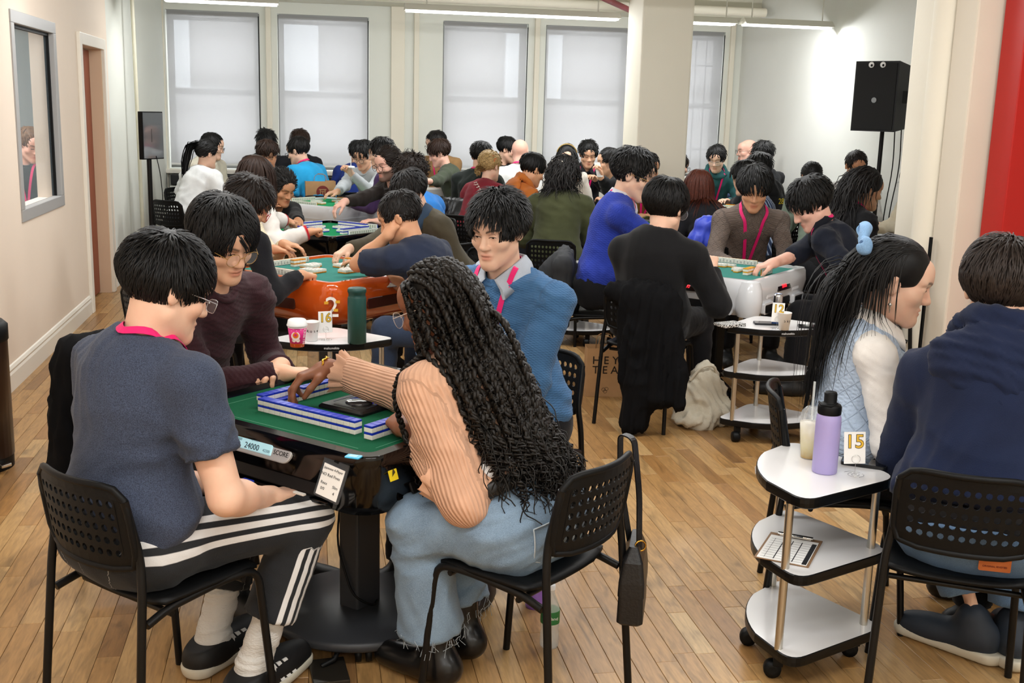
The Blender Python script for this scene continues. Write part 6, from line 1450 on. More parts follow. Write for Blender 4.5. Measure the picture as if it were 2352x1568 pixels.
def number_card(u, v, num, label, yaw, tilt=.0, z=ZC, h=.100, w=.065):
    q = atz(u, v, z); t = thing('number_card', label, 'card', (q[0], q[1], z), yaw, group='table number cards')
    T = Matrix.Rotation(tilt, 4, 'Y') @ Matrix.Translation((0, 0, .036)) @ Matrix.Rotation(-.08, 4, 'X')
    MB().box((0, 0, h / 2), (w, .0012, h), WHITE_PAPER, T=T).build('card', t)
    TT2 = T @ Matrix.Translation((0, -.0010, h * .68)) @ Matrix.Rotation(math.pi / 2, 4, 'X')
    text_mesh('number_outline', num, .060, M_NOUT, TT2, t, extrude=.0003, offset=.0018); text_mesh('number', num, .060, M_GOLD, TT2 @ Matrix.Translation((0, 0, .0006)), t, extrude=.0004)
    B = MB(); B.tube([(.013 * math.cos(a), -.004, .052 + .013 * math.sin(a)) for a in np.linspace(0, 6.283, 17)[:-1]], .0007, CHROME, 5, closed=True)
    B.tube([(0, -.004, .039), (0, -.004, .003)], .0007, CHROME, 5)
    B.tube([((.004 + .0018 * k / 4) * 1.3 * math.cos(k * .6) * (1 + k * .03), -.004 + (.004 + .0018 * k / 4) * 1.3 * math.sin(k * .6) * (1 + k * .03), .002) for k in range(26)], .0007, CHROME, 5); B.build('wire_stand', t); return t
number_card(748, 781, '16', 'white card with gold number sixteen in a wire stand', .25)
number_card(1783, 755, '12', 'white card with gold number twelve in a wire stand', -.1, .05)
number_card(1962, 1090, '15', 'white card with gold number fifteen in a wire stand', -.25, -.06)
# number twelve trolley
def phone(u, v, label, rz, z=ZC, w=.075, l=.155):
    q = atz(u, v, z); t = thing('smartphone', label, 'phone', (q[0], q[1], z), rz); B = MB(); B.loft([rrect(w / 2, l / 2, .012, 0), rrect(w / 2, l / 2, .012, .009)], mat('phone_body', '#16181b', .35)); B.build('case', t)
    MB().loft([rrect(w / 2 - .004, l / 2 - .004, .009, .009), rrect(w / 2 - .004, l / 2 - .004, .009, .0098)], mat('phone_glass', '#08090b', .06, coat=.8)).build('screen', t); return t
phone(1868, 752, 'black smartphone lying beside the white cup on the number twelve trolley', 1.25)
phone(1762, 744, 'black smartphone lying behind the number twelve card', 1.35, l=.14)
phone(1985, 1066, 'dark smartphone lying behind the number fifteen card', 1.0, l=.14)
q = atz(1676, 748, ZC); nb = thing('patterned_notebook', 'small black and white leaf-patterned notebook on the number twelve trolley', 'notebook', (q[0], q[1], ZC), .35)
def leafmat():
    m = bpy.data.materials.new('leaf_print'); m.use_nodes = True; nt = m.node_tree; N = nt.nodes; L = nt.links; b = N['Principled BSDF']
    tc = N.new('ShaderNodeTexCoord'); v = N.new('ShaderNodeTexVoronoi'); v.feature = 'DISTANCE_TO_EDGE'; v.inputs['Scale'].default_value = 95; L.new(tc.outputs['Object'], v.inputs['Vector']); r = N.new('ShaderNodeValToRGB'); r.color_ramp.elements[0].position = .08; r.color_ramp.elements[1].position = .14
    r.color_ramp.elements[0].color = (.75, .75, .73, 1); r.color_ramp.elements[1].color = (.015, .015, .015, 1); L.new(v.outputs['Distance'], r.inputs[0]); L.new(r.outputs[0], b.inputs['Base Color']); return m
MB().box((0, 0, .008), (.14, .095, .016), leafmat(), .003).build('cover', nb); MB().box((.003, 0, .008), (.137, .090, .011), WHITE_PAPER).build('page_block', nb)
q = atz(1784, 728, ZC) ; lathe_thing('drink_can', 'slim silver and blue drinks can behind the number twelve card', 'can', (q[0], q[1], ZC), [('can_body', [(.0, 0), (.022, 0), (.026, .006), (.026, .118), (.022, .130)], mat('can_blue', '#3c5f9e', .25, metal=.6)), ('can_top', [(.0262, .085), (.0262, .118), (.022, .131), (.020, .129), (.0, .129)], mat('can_silver', '#c6c8cc', .2, metal=1))])
# number fifteen trolley
q = atz(1858, 1050, ZC); dk = thing('iced_drink', 'clear plastic cup of pale yellow iced drink with domed lid on the number fifteen trolley', 'drink', (q[0], q[1], ZC))
def drinkmat():
    m = bpy.data.materials.new('iced_yellow_drink'); m.use_nodes = True; nt = m.node_tree; N = nt.nodes; L = nt.links; b = N['Principled BSDF']; tc = N.new('ShaderNodeTexCoord'); sp = N.new('ShaderNodeSeparateXYZ'); L.new(tc.outputs['Object'], sp.inputs[0])
    n = N.new('ShaderNodeTexNoise'); n.inputs['Scale'].default_value = 60; L.new(tc.outputs['Object'], n.inputs['Vector']); ad = N.new('ShaderNodeMath'); ad.operation = 'MULTIPLY_ADD'; L.new(n.outputs['Fac'], ad.inputs[0]); ad.inputs[1].default_value = .05; L.new(sp.outputs[2], ad.inputs[2])
    mr = N.new('ShaderNodeMapRange'); mr.inputs[1].default_value = .02; mr.inputs[2].default_value = .15; L.new(ad.outputs[0], mr.inputs[0]); r = N.new('ShaderNodeValToRGB'); e = r.color_ramp.elements; e[0].color = (*lin('#e3b42c'), 1); e[1].color = (*lin('#f3efe2'), 1); k = e.new(.3); k.color = (*lin('#eadc9a'), 1); L.new(mr.outputs[0], r.inputs[0]); L.new(r.outputs[0], b.inputs['Base Color']); b.inputs['Roughness'].default_value = .25; return m
MB().lathe([(.0, .002), (.027, .002), (.037, .118), (.0, .121)], drinkmat(), 28, cap=False).build('liquid', dk)
MB().lathe([(.0, 0), (.028, 0), (.0395, .128), (.0405, .131)], mat('clear_plastic', '#f4f6f6', .05, alpha=.22), 28, cap=False).build('cup_wall', dk)
MB().lathe([(.042, .128), (.042, .133), (.038, .137), (.034, .155), (.020, .170), (.008, .172)], mat('clear_plastic', '#f4f6f6', .05, alpha=.22), 28, cap=False).build('dome_lid', dk)
MB().tube([(0, .003, .06), (.004, .012, .25)], .004, mat('straw_clear', '#dfe4e2', .2, alpha=.6), 8).build('straw', dk)
M_LIL = mat('bottle_lilac', '#ab9fd4', .42, bump=(300, .06)); q = atz(1893, 1083, ZC)
lb = lathe_thing('water_flask', 'lilac steel water bottle with black screw cap on the number fifteen trolley', 'bottle', (q[0], q[1], ZC), [('bottle_body', [(.0, 0), (.036, 0), (.0385, .004), (.0385, .165), (.037, .180), (.033, .190)], M_LIL), ('cap', [(.035, .188), (.036, .192), (.036, .212), (.033, .218), (.022, .222), (.0195, .226), (.0195, .252), (.017, .257), (.0, .257)], BLACK_PL)])
MB().tube([(.018, -.01, .222), (-.012, -.033, .220), (-.034, -.012, .218), (-.030, .012, .222)], .004, BLACK_PL, 6).build('strap', lb)
ZM = .3795; q = atz(1812, 1262, ZM); cb = thing('clipboard', 'brown clipboard with a printed score sheet on the middle shelf of the number fifteen trolley', 'clipboard', (q[0], q[1], ZM), -.62)
MB().box((0, 0, .002), (.165, .235, .003), mat('hardboard', '#8a6a4c', .6), .001).build('board', cb); pp = MB().box((0, -.012, .0042), (.150, .205, .0012), WHITE_PAPER).build('score_sheet', cb)
for k in range(4): MB().box((-.055 + k * .028, -.02, .0051), (.003 if k else .001, .17, .0003), PEN).build('ruled_line', pp)
for k in range(9): MB().box((.0, -.10 + k * .02, .0051), (.135, .0006, .0003), PEN).build('ruled_line', pp)
MB().box((.066, -.02, .0051), (.014, .18, .0003), PEN).build('header_band', pp)
B = MB(); B.tube([(-.055, .10, .010), (.055, .10, .010)], .006, CHROME, 10); B.box((0, .104, .007), (.10, .022, .006), CHROME, .002); B.box((0, .092, .012), (.05, .02, .004), CHROME, .0015); B.build('clip', cb)
# floor items
q = atz(1261, 1482, 0); wb = lathe_thing('water_bottle', 'clear water bottle with green label on the floor under the braided woman\'s chair', 'bottle', (q[0], q[1], 0), [('bottle_body', [(.0, .002), (.028, .0), (.031, .008), (.031, .05), (.029, .06), (.031, .07), (.031, .12), (.029, .14), (.0125, .185), (.0125, .198)], mat('clear_pet', '#e6eef0', .04, alpha=.35)), ('label', [(.0315, .085), (.0315, .128)], mat('label_green', '#2c7a44', .4)), ('cap', [(.014, .196), (.014, .212), (.0, .212)], mat('cap_white', '#e8e8e8', .4))])
text_mesh('lettering', 'Poland', .014, mat('label_white', '#eef2ee', .5), frame_T((0, -.0322, .107), (1, 0, 0), (0, 0, 1)), wb)
q = atz(1228, 1392, 0); lathe_thing('purple_tumbler', 'translucent purple bottle standing on the floor behind the clear water bottle', 'bottle', (q[0], q[1], 0), [('bottle_body', [(.0, 0), (.032, .0), (.034, .01), (.034, .15), (.028, .165)], mat('purple_plastic', '#9a6ad8', .15, alpha=.75)), ('cap', [(.029, .163), (.029, .185), (.0, .185)], mat('cap_purple', '#6b44a8', .4))])
# paper tea bag
q = (atz(1340, 906, 0) + atz(1412, 913, 0)) / 2; KR = mat('kraft_paper', '#b58d62', .8, var=.06, vscale=20)
def paper_bag(loc, rz, w, d, h, label, m=KR):
    t = thing('paper_bag', label, 'bag', tuple(loc), rz); B = MB(); B.loft([[(-w / 2, -d / 2, 0), (w / 2, -d / 2, 0), (w / 2, d / 2, 0), (-w / 2, d / 2, 0)], [(-w / 2, -d / 2, h * .5), (w / 2, -d / 2, h * .5), (w / 2 - .012, 0, h * .5), (w / 2, d / 2, h * .5), (-w / 2, d / 2, h * .5), (-w / 2 + .012, 0, h * .5)][0:2] + [(w / 2, d / 2, h * .5), (-w / 2, d / 2, h * .5)], [(-w / 2, -d / 2 * .95, h), (w / 2, -d / 2 * .95, h), (w / 2, d / 2 * .95, h), (-w / 2, d / 2 * .95, h)]], m, cap=False)
    B.add([(-w / 2, -d / 2, 0.001), (w / 2, -d / 2, 0.001), (w / 2, d / 2, 0.001), (-w / 2, d / 2, 0.001)], [(0, 1, 2, 3)], m); B.build('bag_body', t)
    for s_ in (-1, 1): MB().tube(fillet([(-w * .22, s_ * d * .46, h - .03), (-w * .20, s_ * d * .40, h + .07), (w * .20, s_ * d * .40, h + .07), (w * .22, s_ * d * .46, h - .03)], .05), .0025, mat('kraft_cord', '#a5794d', .8), 6).build('handle', t)
    return t
pb = paper_bag((q[0] + .04, q[1] + .05, 0), -.12, .235, .13, .30, 'brown paper bag printed HEY TEA on the floor beside the chair leg')
PB = mat('print_black_flat', '#17130f', .7)
for s_, z_ in (('H E Y', .225), ('T E A', .165)): text_mesh('lettering', s_, .068, PB, frame_T((-.005, -.0665, z_), (1, 0, 0), (0, 0, 1)), pb)
B = MB()
for a, b in (((-.01, 0), 0), ((.008, .004), 1), ((0, -.012), 2)): B.tube([(a[0] + .011 * math.cos(t_), -.0662, .045 + a[1] + .011 * math.sin(t_)) for t_ in np.linspace(0, 6.28, 9)[:-1]], .0008, PB, 4, closed=True)
B.build('logo', pb)
# canvas tote
q = atz(1600, 985, 0); V, F = surface([ell((0, .05, .13), (.15, .09, .17), None, .05), ell((-.05, 0, .05), (.13, .10, .06), None, .05), ell((.08, .04, .06), (.12, .09, .08), None, .05), ell((.02, .06, .27), (.06, .04, .09), None, .06), plane((0, 0, .003), -UP)], .011)
V = wrinkle(V, F, .014, 77, 1.3, (1, 1, .7)); tb = thing('tote_bag', 'slumped natural canvas tote bag on the floor by the black coat', 'bag', (q[0] + .05, q[1] + .05, 0)); new_mesh('bag_body', V, F, mat('canvas', '#cfc7b4', .9, bump=(180, .3)), True, tb)
MB().tube(fillet([(-.08, .02, .26), (-.03, .0, .34), (.05, .0, .35), (.10, .05, .22)], .05), .008, mat('canvas', '#cfc7b4', .9), 6).build('handle', tb)
# black shoulder bag on the chair
q = np.array([.905, 2.985, 0]); hbm = mat('black_leather', '#121213', .38, bump=(120, .15)); hb = thing('shoulder_bag', 'black leather shoulder bag hanging by its strap from the braided woman\'s chair', 'bag', (q[0] + .03, q[1] - .02, 0))
Tz = Matrix.Rotation(-.35, 4, 'Z')
MB().loft([rrect(.030, .100, .012, .248), rrect(.038, .108, .014, .256), rrect(.036, .104, .014, .36), rrect(.028, .092, .014, .43), rrect(.010, .070, .009, .475)], hbm, smooth=False, T=Tz).build('bag_body', hb)
MB().loft([rrect(.0385, .106, .013, .335), rrect(.0375, .103, .013, .375), rrect(.030, .094, .014, .435), rrect(.013, .073, .009, .478)], hbm, T=Tz).build('flap', hb)
def strap(pts, w, th, m, name, parent, side=(1, 0, 0)):
    sd = Vector(side); P = [Vector(p) for p in pts]; rg = []
    for k, p in enumerate(P):
        t = (P[min(k + 1, len(P) - 1)] - P[max(k - 1, 0)]).normalized(); n = t.cross(sd).normalized(); rg.append([tuple(p - sd * w / 2 - n * th / 2), tuple(p + sd * w / 2 - n * th / 2), tuple(p + sd * w / 2 + n * th / 2), tuple(p - sd * w / 2 + n * th / 2)])
    return MB().loft(rg, m).build(name, parent)
strap(fillet([(0, -.045, .44), (-.005, -.035, .62), (-.025, -.02, .79), (-.055, .02, .795), (-.04, .05, .64), (0, .055, .45)], .04, 5), .026, .004, hbm, 'strap', hb, (.75, .66, 0))
MB().tube([(math.cos(a) * .016, -.052, .475 + math.sin(a) * .016) for a in np.linspace(0, 6.283, 13)[:-1]], .0028, mat('brass', '#c79a45', .25, metal=1), 6, closed=True).build('buckle', hb)
# sack trolley pedal under the front table
q = atz(755, 1540, 0); bx_ = thing('power_adapter_box', 'flat dark metal floor box with cable fittings beneath the front table', 'box', (q[0], q[1] - .02, 0), .1)
MB().box((0, 0, .008), (.11, .15, .014), mat('steel_dark', '#3b362f', .35, metal=.6), .003).build('plate', bx_); MB().tube([(-.02, .02, .018), (.02, .03, .03), (.04, .06, .05)], .008, BLACK_PL, 8).build('connector', bx_)
MB().tube(fillet([(.10, 3.50, .50), (.08, 3.45, .30), (.13, 3.40, .14), (.20, 3.40, .10), (.22, 3.5, .09)], .06), .004, BLACK_PL, 6).build('power_cable'); tag(bpy.data.objects['power_cable'], 'thin black power cable hanging from under the front table to its foot', 'cable')
# television on stand, speaker on stand, bin
tv = thing('television', 'portrait television on a tall black floor stand near the first window', 'television', (-1.34, 10.55, 0), .0)
Tt = Matrix.Translation((-.02, .0, 1.38)) @ Matrix.Rotation(math.radians(58), 4, 'Z')
MB().box((0, .02, 0), (.28, .045, .42), BLACK_PL, .004, T=Tt).build('tv_body', tv); MB().box((0, -.004, 0), (.262, .004, .40), mat('tv_screen', '#5b6066', .05, coat=1), T=Tt).build('screen', tv)
MB().tube([(-.06, 0, .02), (-.06, 0, 1.45)], .022, BLACK_MT, 10).build('stand_pole', tv); MB().box((-.05, 0, 1.38), (.05, .05, .12), BLACK_MT, .004).build('bracket', tv); MB().lathe([(.0, 0), (.20, 0), (.20, .012), (.03, .02)], BLACK_MT, 24, T=Matrix.Translation((-.06, 0, 0))).build('stand_base', tv)
MB().tube(fillet([(-.0, .02, 1.20), (.03, .02, 1.05), (.05, .0, .8), (.02, 0, .6), (0, .05, .3)], .1), .004, BLACK_PL, 5).build('cable', tv)
sp_ = thing('loudspeaker', 'black loudspeaker with two stick-on googly eyes high on its front', 'speaker', (4.72, 8.75, 1.60), math.radians(-55))
B = MB(); B.loft([[(-.19, -.20, 0), (.19, -.20, 0), (.13, .17, .03), (-.13, .17, .03)], [(-.19, -.20, .56), (.19, -.20, .56), (.13, .17, .53), (-.13, .17, .53)]], mat('speaker_black', '#121315', .6, bump=(300, .3))); B.build('cabinet', sp_)
MB().box((0, -.203, .28), (.35, .008, .53), mat('speaker_grille', '#0d0e10', .55, bump=(600, .5)), .002).build('grille', sp_)
MB().lathe([(.022, 0), (.022, .003)], mat('badge_grey', '#8d9294', .4), 18, T=Matrix.Translation((0, -.208, .25)) @ Matrix.Rotation(math.pi / 2, 4, 'X')).build('badge', sp_)
for x_ in (-.05, .05):
    e = MB().lathe([(.024, 0), (.022, .006), (.0, .009)], mat('googly_white', '#f0f0ee', .2), 18, T=Matrix.Translation((x_, -.207, .53)) @ Matrix.Rotation(math.pi / 2, 4, 'X'), cap=False).build('googly_eye', sp_)
    MB().lathe([(.010, 0), (.009, .003), (0, .004)], BLACK_PL, 14, T=Matrix.Translation((x_ + .006, -.214, .526)) @ Matrix.Rotation(math.pi / 2, 4, 'X'), cap=False).build('pupil', e)
MB().box((.165, -.02, .28), (.012, .12, .10), mat('handle_recess', '#050505', .7), .004, rz=math.radians(-9)).build('handle_recess', sp_)
ss = thing('speaker_stand', 'black tripod stand holding up the loudspeaker by the right wall', 'stand', (4.74, 8.80, 0)); MB().tube([(0, 0, .25), (0, 0, 1.61)], .018, BLACK_MT, 10).build('pole', ss)
for k in range(3): a = k * 2.094 + .4; MB().tube([(0, 0, .75), (.45 * math.cos(a), .45 * math.sin(a), .02)], .012, BLACK_MT, 8).build('leg', ss)
for k, x_ in enumerate((.10, .16)): o = MB().tube(fillet([(4.76 + x_, 8.82, 1.66), (4.78 + x_, 8.82, 1.3), (4.74 + x_ * .8, 8.80, .9), (4.77 + x_ * .7, 8.82, .3)], .3), .005, BLACK_PL, 5).build('speaker_cable'); tag(o, ('thin black cable dangling from the loudspeaker, the one nearer its pole', 'thin black cable dangling from the loudspeaker, the one farther from its pole')[k], 'cable')
wbn = thing('pedal_bin', 'tall dark brown metal pedal bin against the left partition, cropped by the frame', 'bin', (-1.52, 5.33, 0)); BR = mat('bronze_metal', '#3b2a22', .32, metal=.5)
MB().lathe([(.0, .06), (.155, .06), (.155, .60)], BR, 36, cap=False).build('bin_body', wbn); MB().lathe([(.150, 0), (.152, .06)], BLACK_PL, 36).build('bin_base', wbn); MB().lathe([(.157, .60), (.16, .605), (.16, .67), (.14, .69), (.0, .70)], BLACK_PL, 36, cap=False).build('lid', wbn); MB().box((.12, -.10, .04), (.09, .05, .015), CHROME, .004, rz=-.7).build('pedal', wbn)
# paper bag with round red mark, far row; tile cases, jackets
q = aty(735, 455, 11.85); pb2 = paper_bag((q[0], q[1], .455), .1, .31, .15, .46, 'brown paper bag with a round maroon emblem before the cyan t-shirt')
MB().lathe([(.065, 0), (.065, .001)], mat('maroon_print', '#7c2b25', .6), 28, T=frame_T((0.02, -.077, .35), (1, 0, 0), (0, 0, 1))).build('emblem', pb2)
for x_, w_, h_, z_ in ((0, .075, .010, .385), (-.024, .010, .075, .35), (.024, .010, .075, .35), (0, .03, .008, .365), (0, .008, .03, .345)): MB().box((.02 + x_, -.0785, z_ - .01), (w_, .001, h_), KR).build('emblem_stroke', pb2)
place_chair(q[0], q[1] + .02, 0, 'black stacking chair holding the paper bag with the maroon emblem')
for k, (u, v, y_) in enumerate(((950, 428, 12.0), (985, 436, 11.9))):
    q = aty(u, v, y_); o = thing('tile_case', ('open white plastic tile case with blue tiles on the far white table', 'second white plastic tile case on the far white table, nearer the olive sweater')[k], 'case', (q[0], q[1], .775), .3); B = MB(); B.loft([rrect(.17, .11, .02, 0), rrect(.18, .12, .02, .07)], mat('case_white', '#d9dcdc', .4)); B.build('tray', o); MB().box((0, 0, .075), (.28, .16, .012), mat('tile_back_blue', '#1c35b4', .3) if k == 0 else mat('tile_ivory', '#ece9e0', .3)).build('tile_row', o)
# white moulded side trays of the far table reaching to the front
q = np.array([.20, 11.0]); tr = thing('counter_tray', 'white moulded counter trays jutting from the far white table', 'tray', (q[0], q[1] - .5, .62))
for sx in (-1, 1):
    B = MB(); T = Matrix.Rotation(sx * R45, 4, 'Z') @ Matrix.Translation((sx * .24, -.02, 0)); B.loft([rrect(.19, .05, .02, -.03), rrect(.21, .07, .02, .035), rrect(.19, .05, .02, .03), rrect(.18, .04, .02, .01)], WHT, T=T); B.build('tray_half', tr)
def draped(name, label, loc, prims, h, m, seed, amp=.006, cat='jacket'):
    V, F = surface(prims, h); V = wrinkle(V, F, amp, seed, 1.6, (1.3, 1.3, .3)); t = thing(name, label, cat, loc); new_mesh('cloth', V - np.array(loc), F, m, True, t); return t
i36 = INFO[36]; c = i36['P'] - i36['f'] * .22; r_ = i36['r']; f_ = i36['f']; z_ = lambda p, h: np.array([p[0], p[1], h])
CB = mat('coat_black', '#0b0b0d', .9, spec=.15)
pr = [cone(z_(c - r_ * .12, .75), z_(c + r_ * .17, .75), .055, .055, .05), cone(z_(c + r_ * .00, .72), z_(c + r_ * .04 - f_ * .06, .32), .085, .08, .08), cone(z_(c + r_ * .10, .70), z_(c + r_ * .06 - f_ * .10, .06), .095, .075, .08), cone(z_(c + r_ * .18, .66), z_(c + r_ * .20 - f_ * .08, .22), .075, .06, .08), cone(z_(c + r_ * .20, .66), z_(c + r_ * .30 - f_ * .06, .20), .052, .042, .05), plane((0, 0, .012), -UP)]
draped('black_coat', 'long black wool coat draped over the chair of the person in the suit', (c[0], c[1], 0), pr, .012, CB, 31, .013, 'coat')
i4 = aty(1285, 640, 6.6); c = np.array([1.55, 6.72, 0]); r_ = np.array([.75, -.66, 0]); f_ = np.array([.66, .75, 0])
i34 = INFO[34]; c = i34['P'] - i34['f'] * .20; r_ = i34['r']; f_ = i34['f']
draped('dark_jacket', 'charcoal jacket hung over the back of the royal blue sweater man\'s chair', (c[0], c[1], 0), [cone(z_(c - r_ * .16, .78), z_(c + r_ * .18, .76), .06, .06, .05), ell(z_(c - f_ * .03, .58), (.16, .12, .22), None, .06), cone(z_(c + r_ * .18, .72), z_(c + r_ * .24, .40), .06, .05, .05)], .013, mat('jacket_charcoal', '#26282b', .8), 32)
i25 = INFO[25]; c = i25['P'] - i25['f'] * .20; r_ = i25['r']; f_ = i25['f']
draped('dark_jacket', 'black leather jacket hung on the chair of the man in dark green', (c[0], c[1], 0), [cone(z_(c - r_ * .17, .82), z_(c + r_ * .17, .82), .07, .07, .05), ell(z_(c - f_ * .03, .60), (.19, .13, .26), None, .06), cone(z_(c + r_ * .18, .75), z_(c + r_ * .25, .42), .06, .05, .05)], .014, mat('jacket_leather', '#15171a', .4), 33)
i2 = INFO[2]; c = i2['P'] - i2['f'] * .21; r_ = i2['r']; f_ = i2['f']
draped('dark_jacket', 'black jacket hung on the chair of the man in maroon sweater', (c[0], c[1], 0), [cone(z_(c - r_ * .20, .80), z_(c + r_ * .20, .82), .075, .075, .05), ell(z_(c - f_ * .03, .60), (.20, .15, .26), None, .06), cone(z_(c + r_ * .22, .76), z_(c + r_ * .28, .42), .065, .055, .05)], .014, CB, 35, .009)
i37 = INFO[37]; q = aty(1628, 562, 7.75); c = np.array([q[0], q[1], 0])
draped('puffer_jacket', 'royal blue puffer jacket heaped on a chair behind the taupe sweater', (c[0], c[1], 0), [ell((c[0], c[1], .78), (.17, .13, .13), None, .03), ell((c[0] - .02, c[1], .62), (.20, .15, .12), None, .03), ell((c[0] + .12, c[1], .72), (.12, .12, .16), None, .03), ell((c[0], c[1], .90), (.12, .10, .08), None, .03)], .013, mat('puffer_blue', '#2a3fb4', .45), 34, .010)
place_chair(c[0], c[1], .2, 'black stacking chair under the royal blue puffer jacket')
# cup with straw held by the person in pale grey, white phone held by the man beside the column
q = aty(806, 392, 11.1); lathe_thing('clear_cup', 'clear plastic cup with straw held by the person in pale grey', 'cup', (q[0], q[1], q[2] - .08), [('cup_wall', [(.0, 0), (.026, 0), (.037, .11)], mat('clear_plastic', '#f4f6f6', .05, alpha=.4)), ('lid', [(.039, .11), (.036, .125), (.0, .13)], mat('lid_white', '#e9ebec', .35)), ('straw', [(.004, .10), (.004, .22)], mat('straw_white', '#eeeeee', .4))])
q = aty(1374, 390, 10.72); o = thing('white_phone', 'white smartphone held up by the man in black jacket beside the column', 'phone', tuple(q), .5); MB().loft([rrect(.036, .074, .01, 0), rrect(.036, .074, .01, .009)], mat('phone_white', '#dfe0e2', .3), T=Matrix.Rotation(1.2, 4, 'X')).build('case', o)
# ================================================================== FOREGROUND DRESS
def head_T(I, p): return I['C'] + (np.asarray(p, float) * I['hs']) @ I['R'].T
# ---- braids of the woman at the front table --------------------------------
def braids():
    I = INFO[3]; C, R, s = I['C'], I['R'], I['hs']; r = np.random.default_rng(5); c0 = np.array([0, -.02, .036]); rad = np.array([.080, .098, .088])
    q = fib(420); p = c0 + q * rad
    face = ((p - np.array([0, .125, -.012])) / np.array([.088, .085, .098])); keep = ((face ** 2).sum(1) > 1) & (p[:, 2] > -.055 + np.clip(p[:, 1] + .04, -.1, .2) * .5)
    p = p[keep]; S = len(p); sel = r.permutation(S)[:122]; p = p[sel]; S = len(p)
    surf = [surface([ell(head_T(I, c0), rad * s * .97, R), ell(head_T(I, (0, .125, -.012)), np.array([.085, .083, .095]) * s, R, .02, '-'), plane(head_T(I, (0, -.04, -.058)), R @ np.array([0, .45, -1.0]))], .006)]
    nn = nrm((p - c0) / rad ** 2); d = np.stack([p[:, 0] * 3.0, -np.ones(S) * .9, np.where(p[:, 2] > .06, .1, -.8)], 1) + np.array([0, .0, -.15]); d = nrm(d - nn * (d * nn).sum(1, keepdims=True))
    X = head_T(I, p); D = d @ R.T; K = 64; Ln = .58 + .15 * r.random(S); step = (Ln / K)[:, None]; path = [X]
    body = I['top'] + I['neck'] + [cone(I['arms'][-1][0], I['arms'][-1][1], .075, .065, .03), cone(I['arms'][1][0], I['arms'][1][1], .075, .065, .03)]
    hd = ell(head_T(I, c0), rad * s, R); bias = nrm(-I['ax'] * .85 - I['fb'] * .40 + I['rt'] * .05); layer = .008 + .022 * r.random(S)
    for k in range(K):
        w = min(1, k / 22); D = nrm(D + (bias * .20 * w - UP * .15 * (.6 + w)) + r.normal(0, .012, D.shape)); Y = X + D * step
        u = (Y - hd.a) @ R; mm = np.sqrt(((u / hd.b) ** 2).sum(1)); lim = 1.01; u = np.where((mm < lim)[:, None], u / mm[:, None] * lim, u); Y = hd.a + u @ R.T
        dd = field(body, Y) - layer; ins = dd < 0
        if ins.any():
            Z = Y[ins]; e = .004; g = np.stack([field(body, Z + e * np.eye(3)[i]) - field(body, Z - e * np.eye(3)[i]) for i in range(3)], -1); Y[ins] = Z - dd[ins][:, None] * nrm(g) * .7
        D = nrm(Y - X); X = Y; path.append(X)
    P = np.stack(path, 1); kern = np.ones(5) / 5
    for _ in range(6): P[:, 2:-2] = sum(P[:, 2 + j:P.shape[1] - 2 + j] for j in (-2, -1, 0, 1, 2)) / 5
    # resample and twist
    M = 96; t = np.linspace(0, P.shape[1] - 1, M); i0 = np.clip(t.astype(int), 0, P.shape[1] - 2); fr = (t - i0)[None, :, None]; Q = P[:, i0] * (1 - fr) + P[:, i0 + 1] * fr
    T = nrm(np.gradient(Q, axis=1)); a = nrm(np.cross(T, np.array([.3, .2, .93]))); b = np.cross(T, a); sarc = np.linspace(0, 1, M)[None, :] * Ln[:, None]
    loose = np.clip((np.linspace(0, 1, M) - .74) / .20, 0, 1)[None, :]
    for j in range(2):
        ph = sarc * 2 * math.pi / .034 + j * math.pi + r.random((S, 1)) * 6
        wav = sarc * 2 * math.pi / (.055 + .03 * r.random((S, 1))) + r.random((S, 1)) * 6.28 + j * 2
        amp = .0046 * (1 - loose) + (.009 + .010 * r.random((S, 1))) * loose; an = ph * (1 - loose) + wav * loose
        c = Q + (a * np.cos(an)[..., None] + b * np.sin(an)[..., None]) * amp[..., None]
        rr = (.0066 * (1 - loose) + .0022 * loose) * np.clip((1.02 - np.linspace(0, 1, M)[None, :]) * 12, .1, 1)
        surf.append(ribbon5(c, rr))
    # loose curls at the ends
    for _ in range(2):
        st = int(M * .68); c = Q[:, st:].copy(); n = c.shape[1]; lt = np.linspace(0, 1, n)[None, :]
        wav = lt * (9 + 8 * r.random((S, 1))) + r.random((S, 1)) * 6.28; amp = (.006 + .020 * r.random((S, 1))) * lt
        dr = r.normal(0, .018, (S, 1, 3)) * lt[..., None]
        c = c + (a[:, st:] * np.cos(wav)[..., None] + b[:, st:] * np.sin(wav)[..., None]) * amp[..., None] + dr - UP * (.03 * lt ** 2)[..., None]
        surf.append(ribbon5(c[:, ::2], np.full((S, (n + 1) // 2), .0017)))
    V, F = join_surfs(surf); new_mesh('braided_hair', V - I['base'], F, mat('braid_black', '#17130f', .5, spec=.35, var=.3, vscale=80), True, I['root'])
def ribbon5(P, w, n=4):
    S, K = P.shape[:2]; T = nrm(np.gradient(P, axis=1)); a = nrm(np.cross(T, np.array([.31, .45, .83]))); b = np.cross(T, a); V = []
    for i in range(n): th = 2 * math.pi * i / n; V.append(P + (a * math.cos(th) + b * math.sin(th)) * w[..., None])
    V = np.stack(V, 2); base = (np.arange(S)[:, None] * K + np.arange(K - 1)[None, :]) * n; F = []
    for i in range(n): j = (i + 1) % n; F.append(np.stack([base + i, base + j, base + n + j, base + n + i], -1).reshape(-1, 4))
    return V.reshape(-1, 3), np.concatenate(F)
braids()
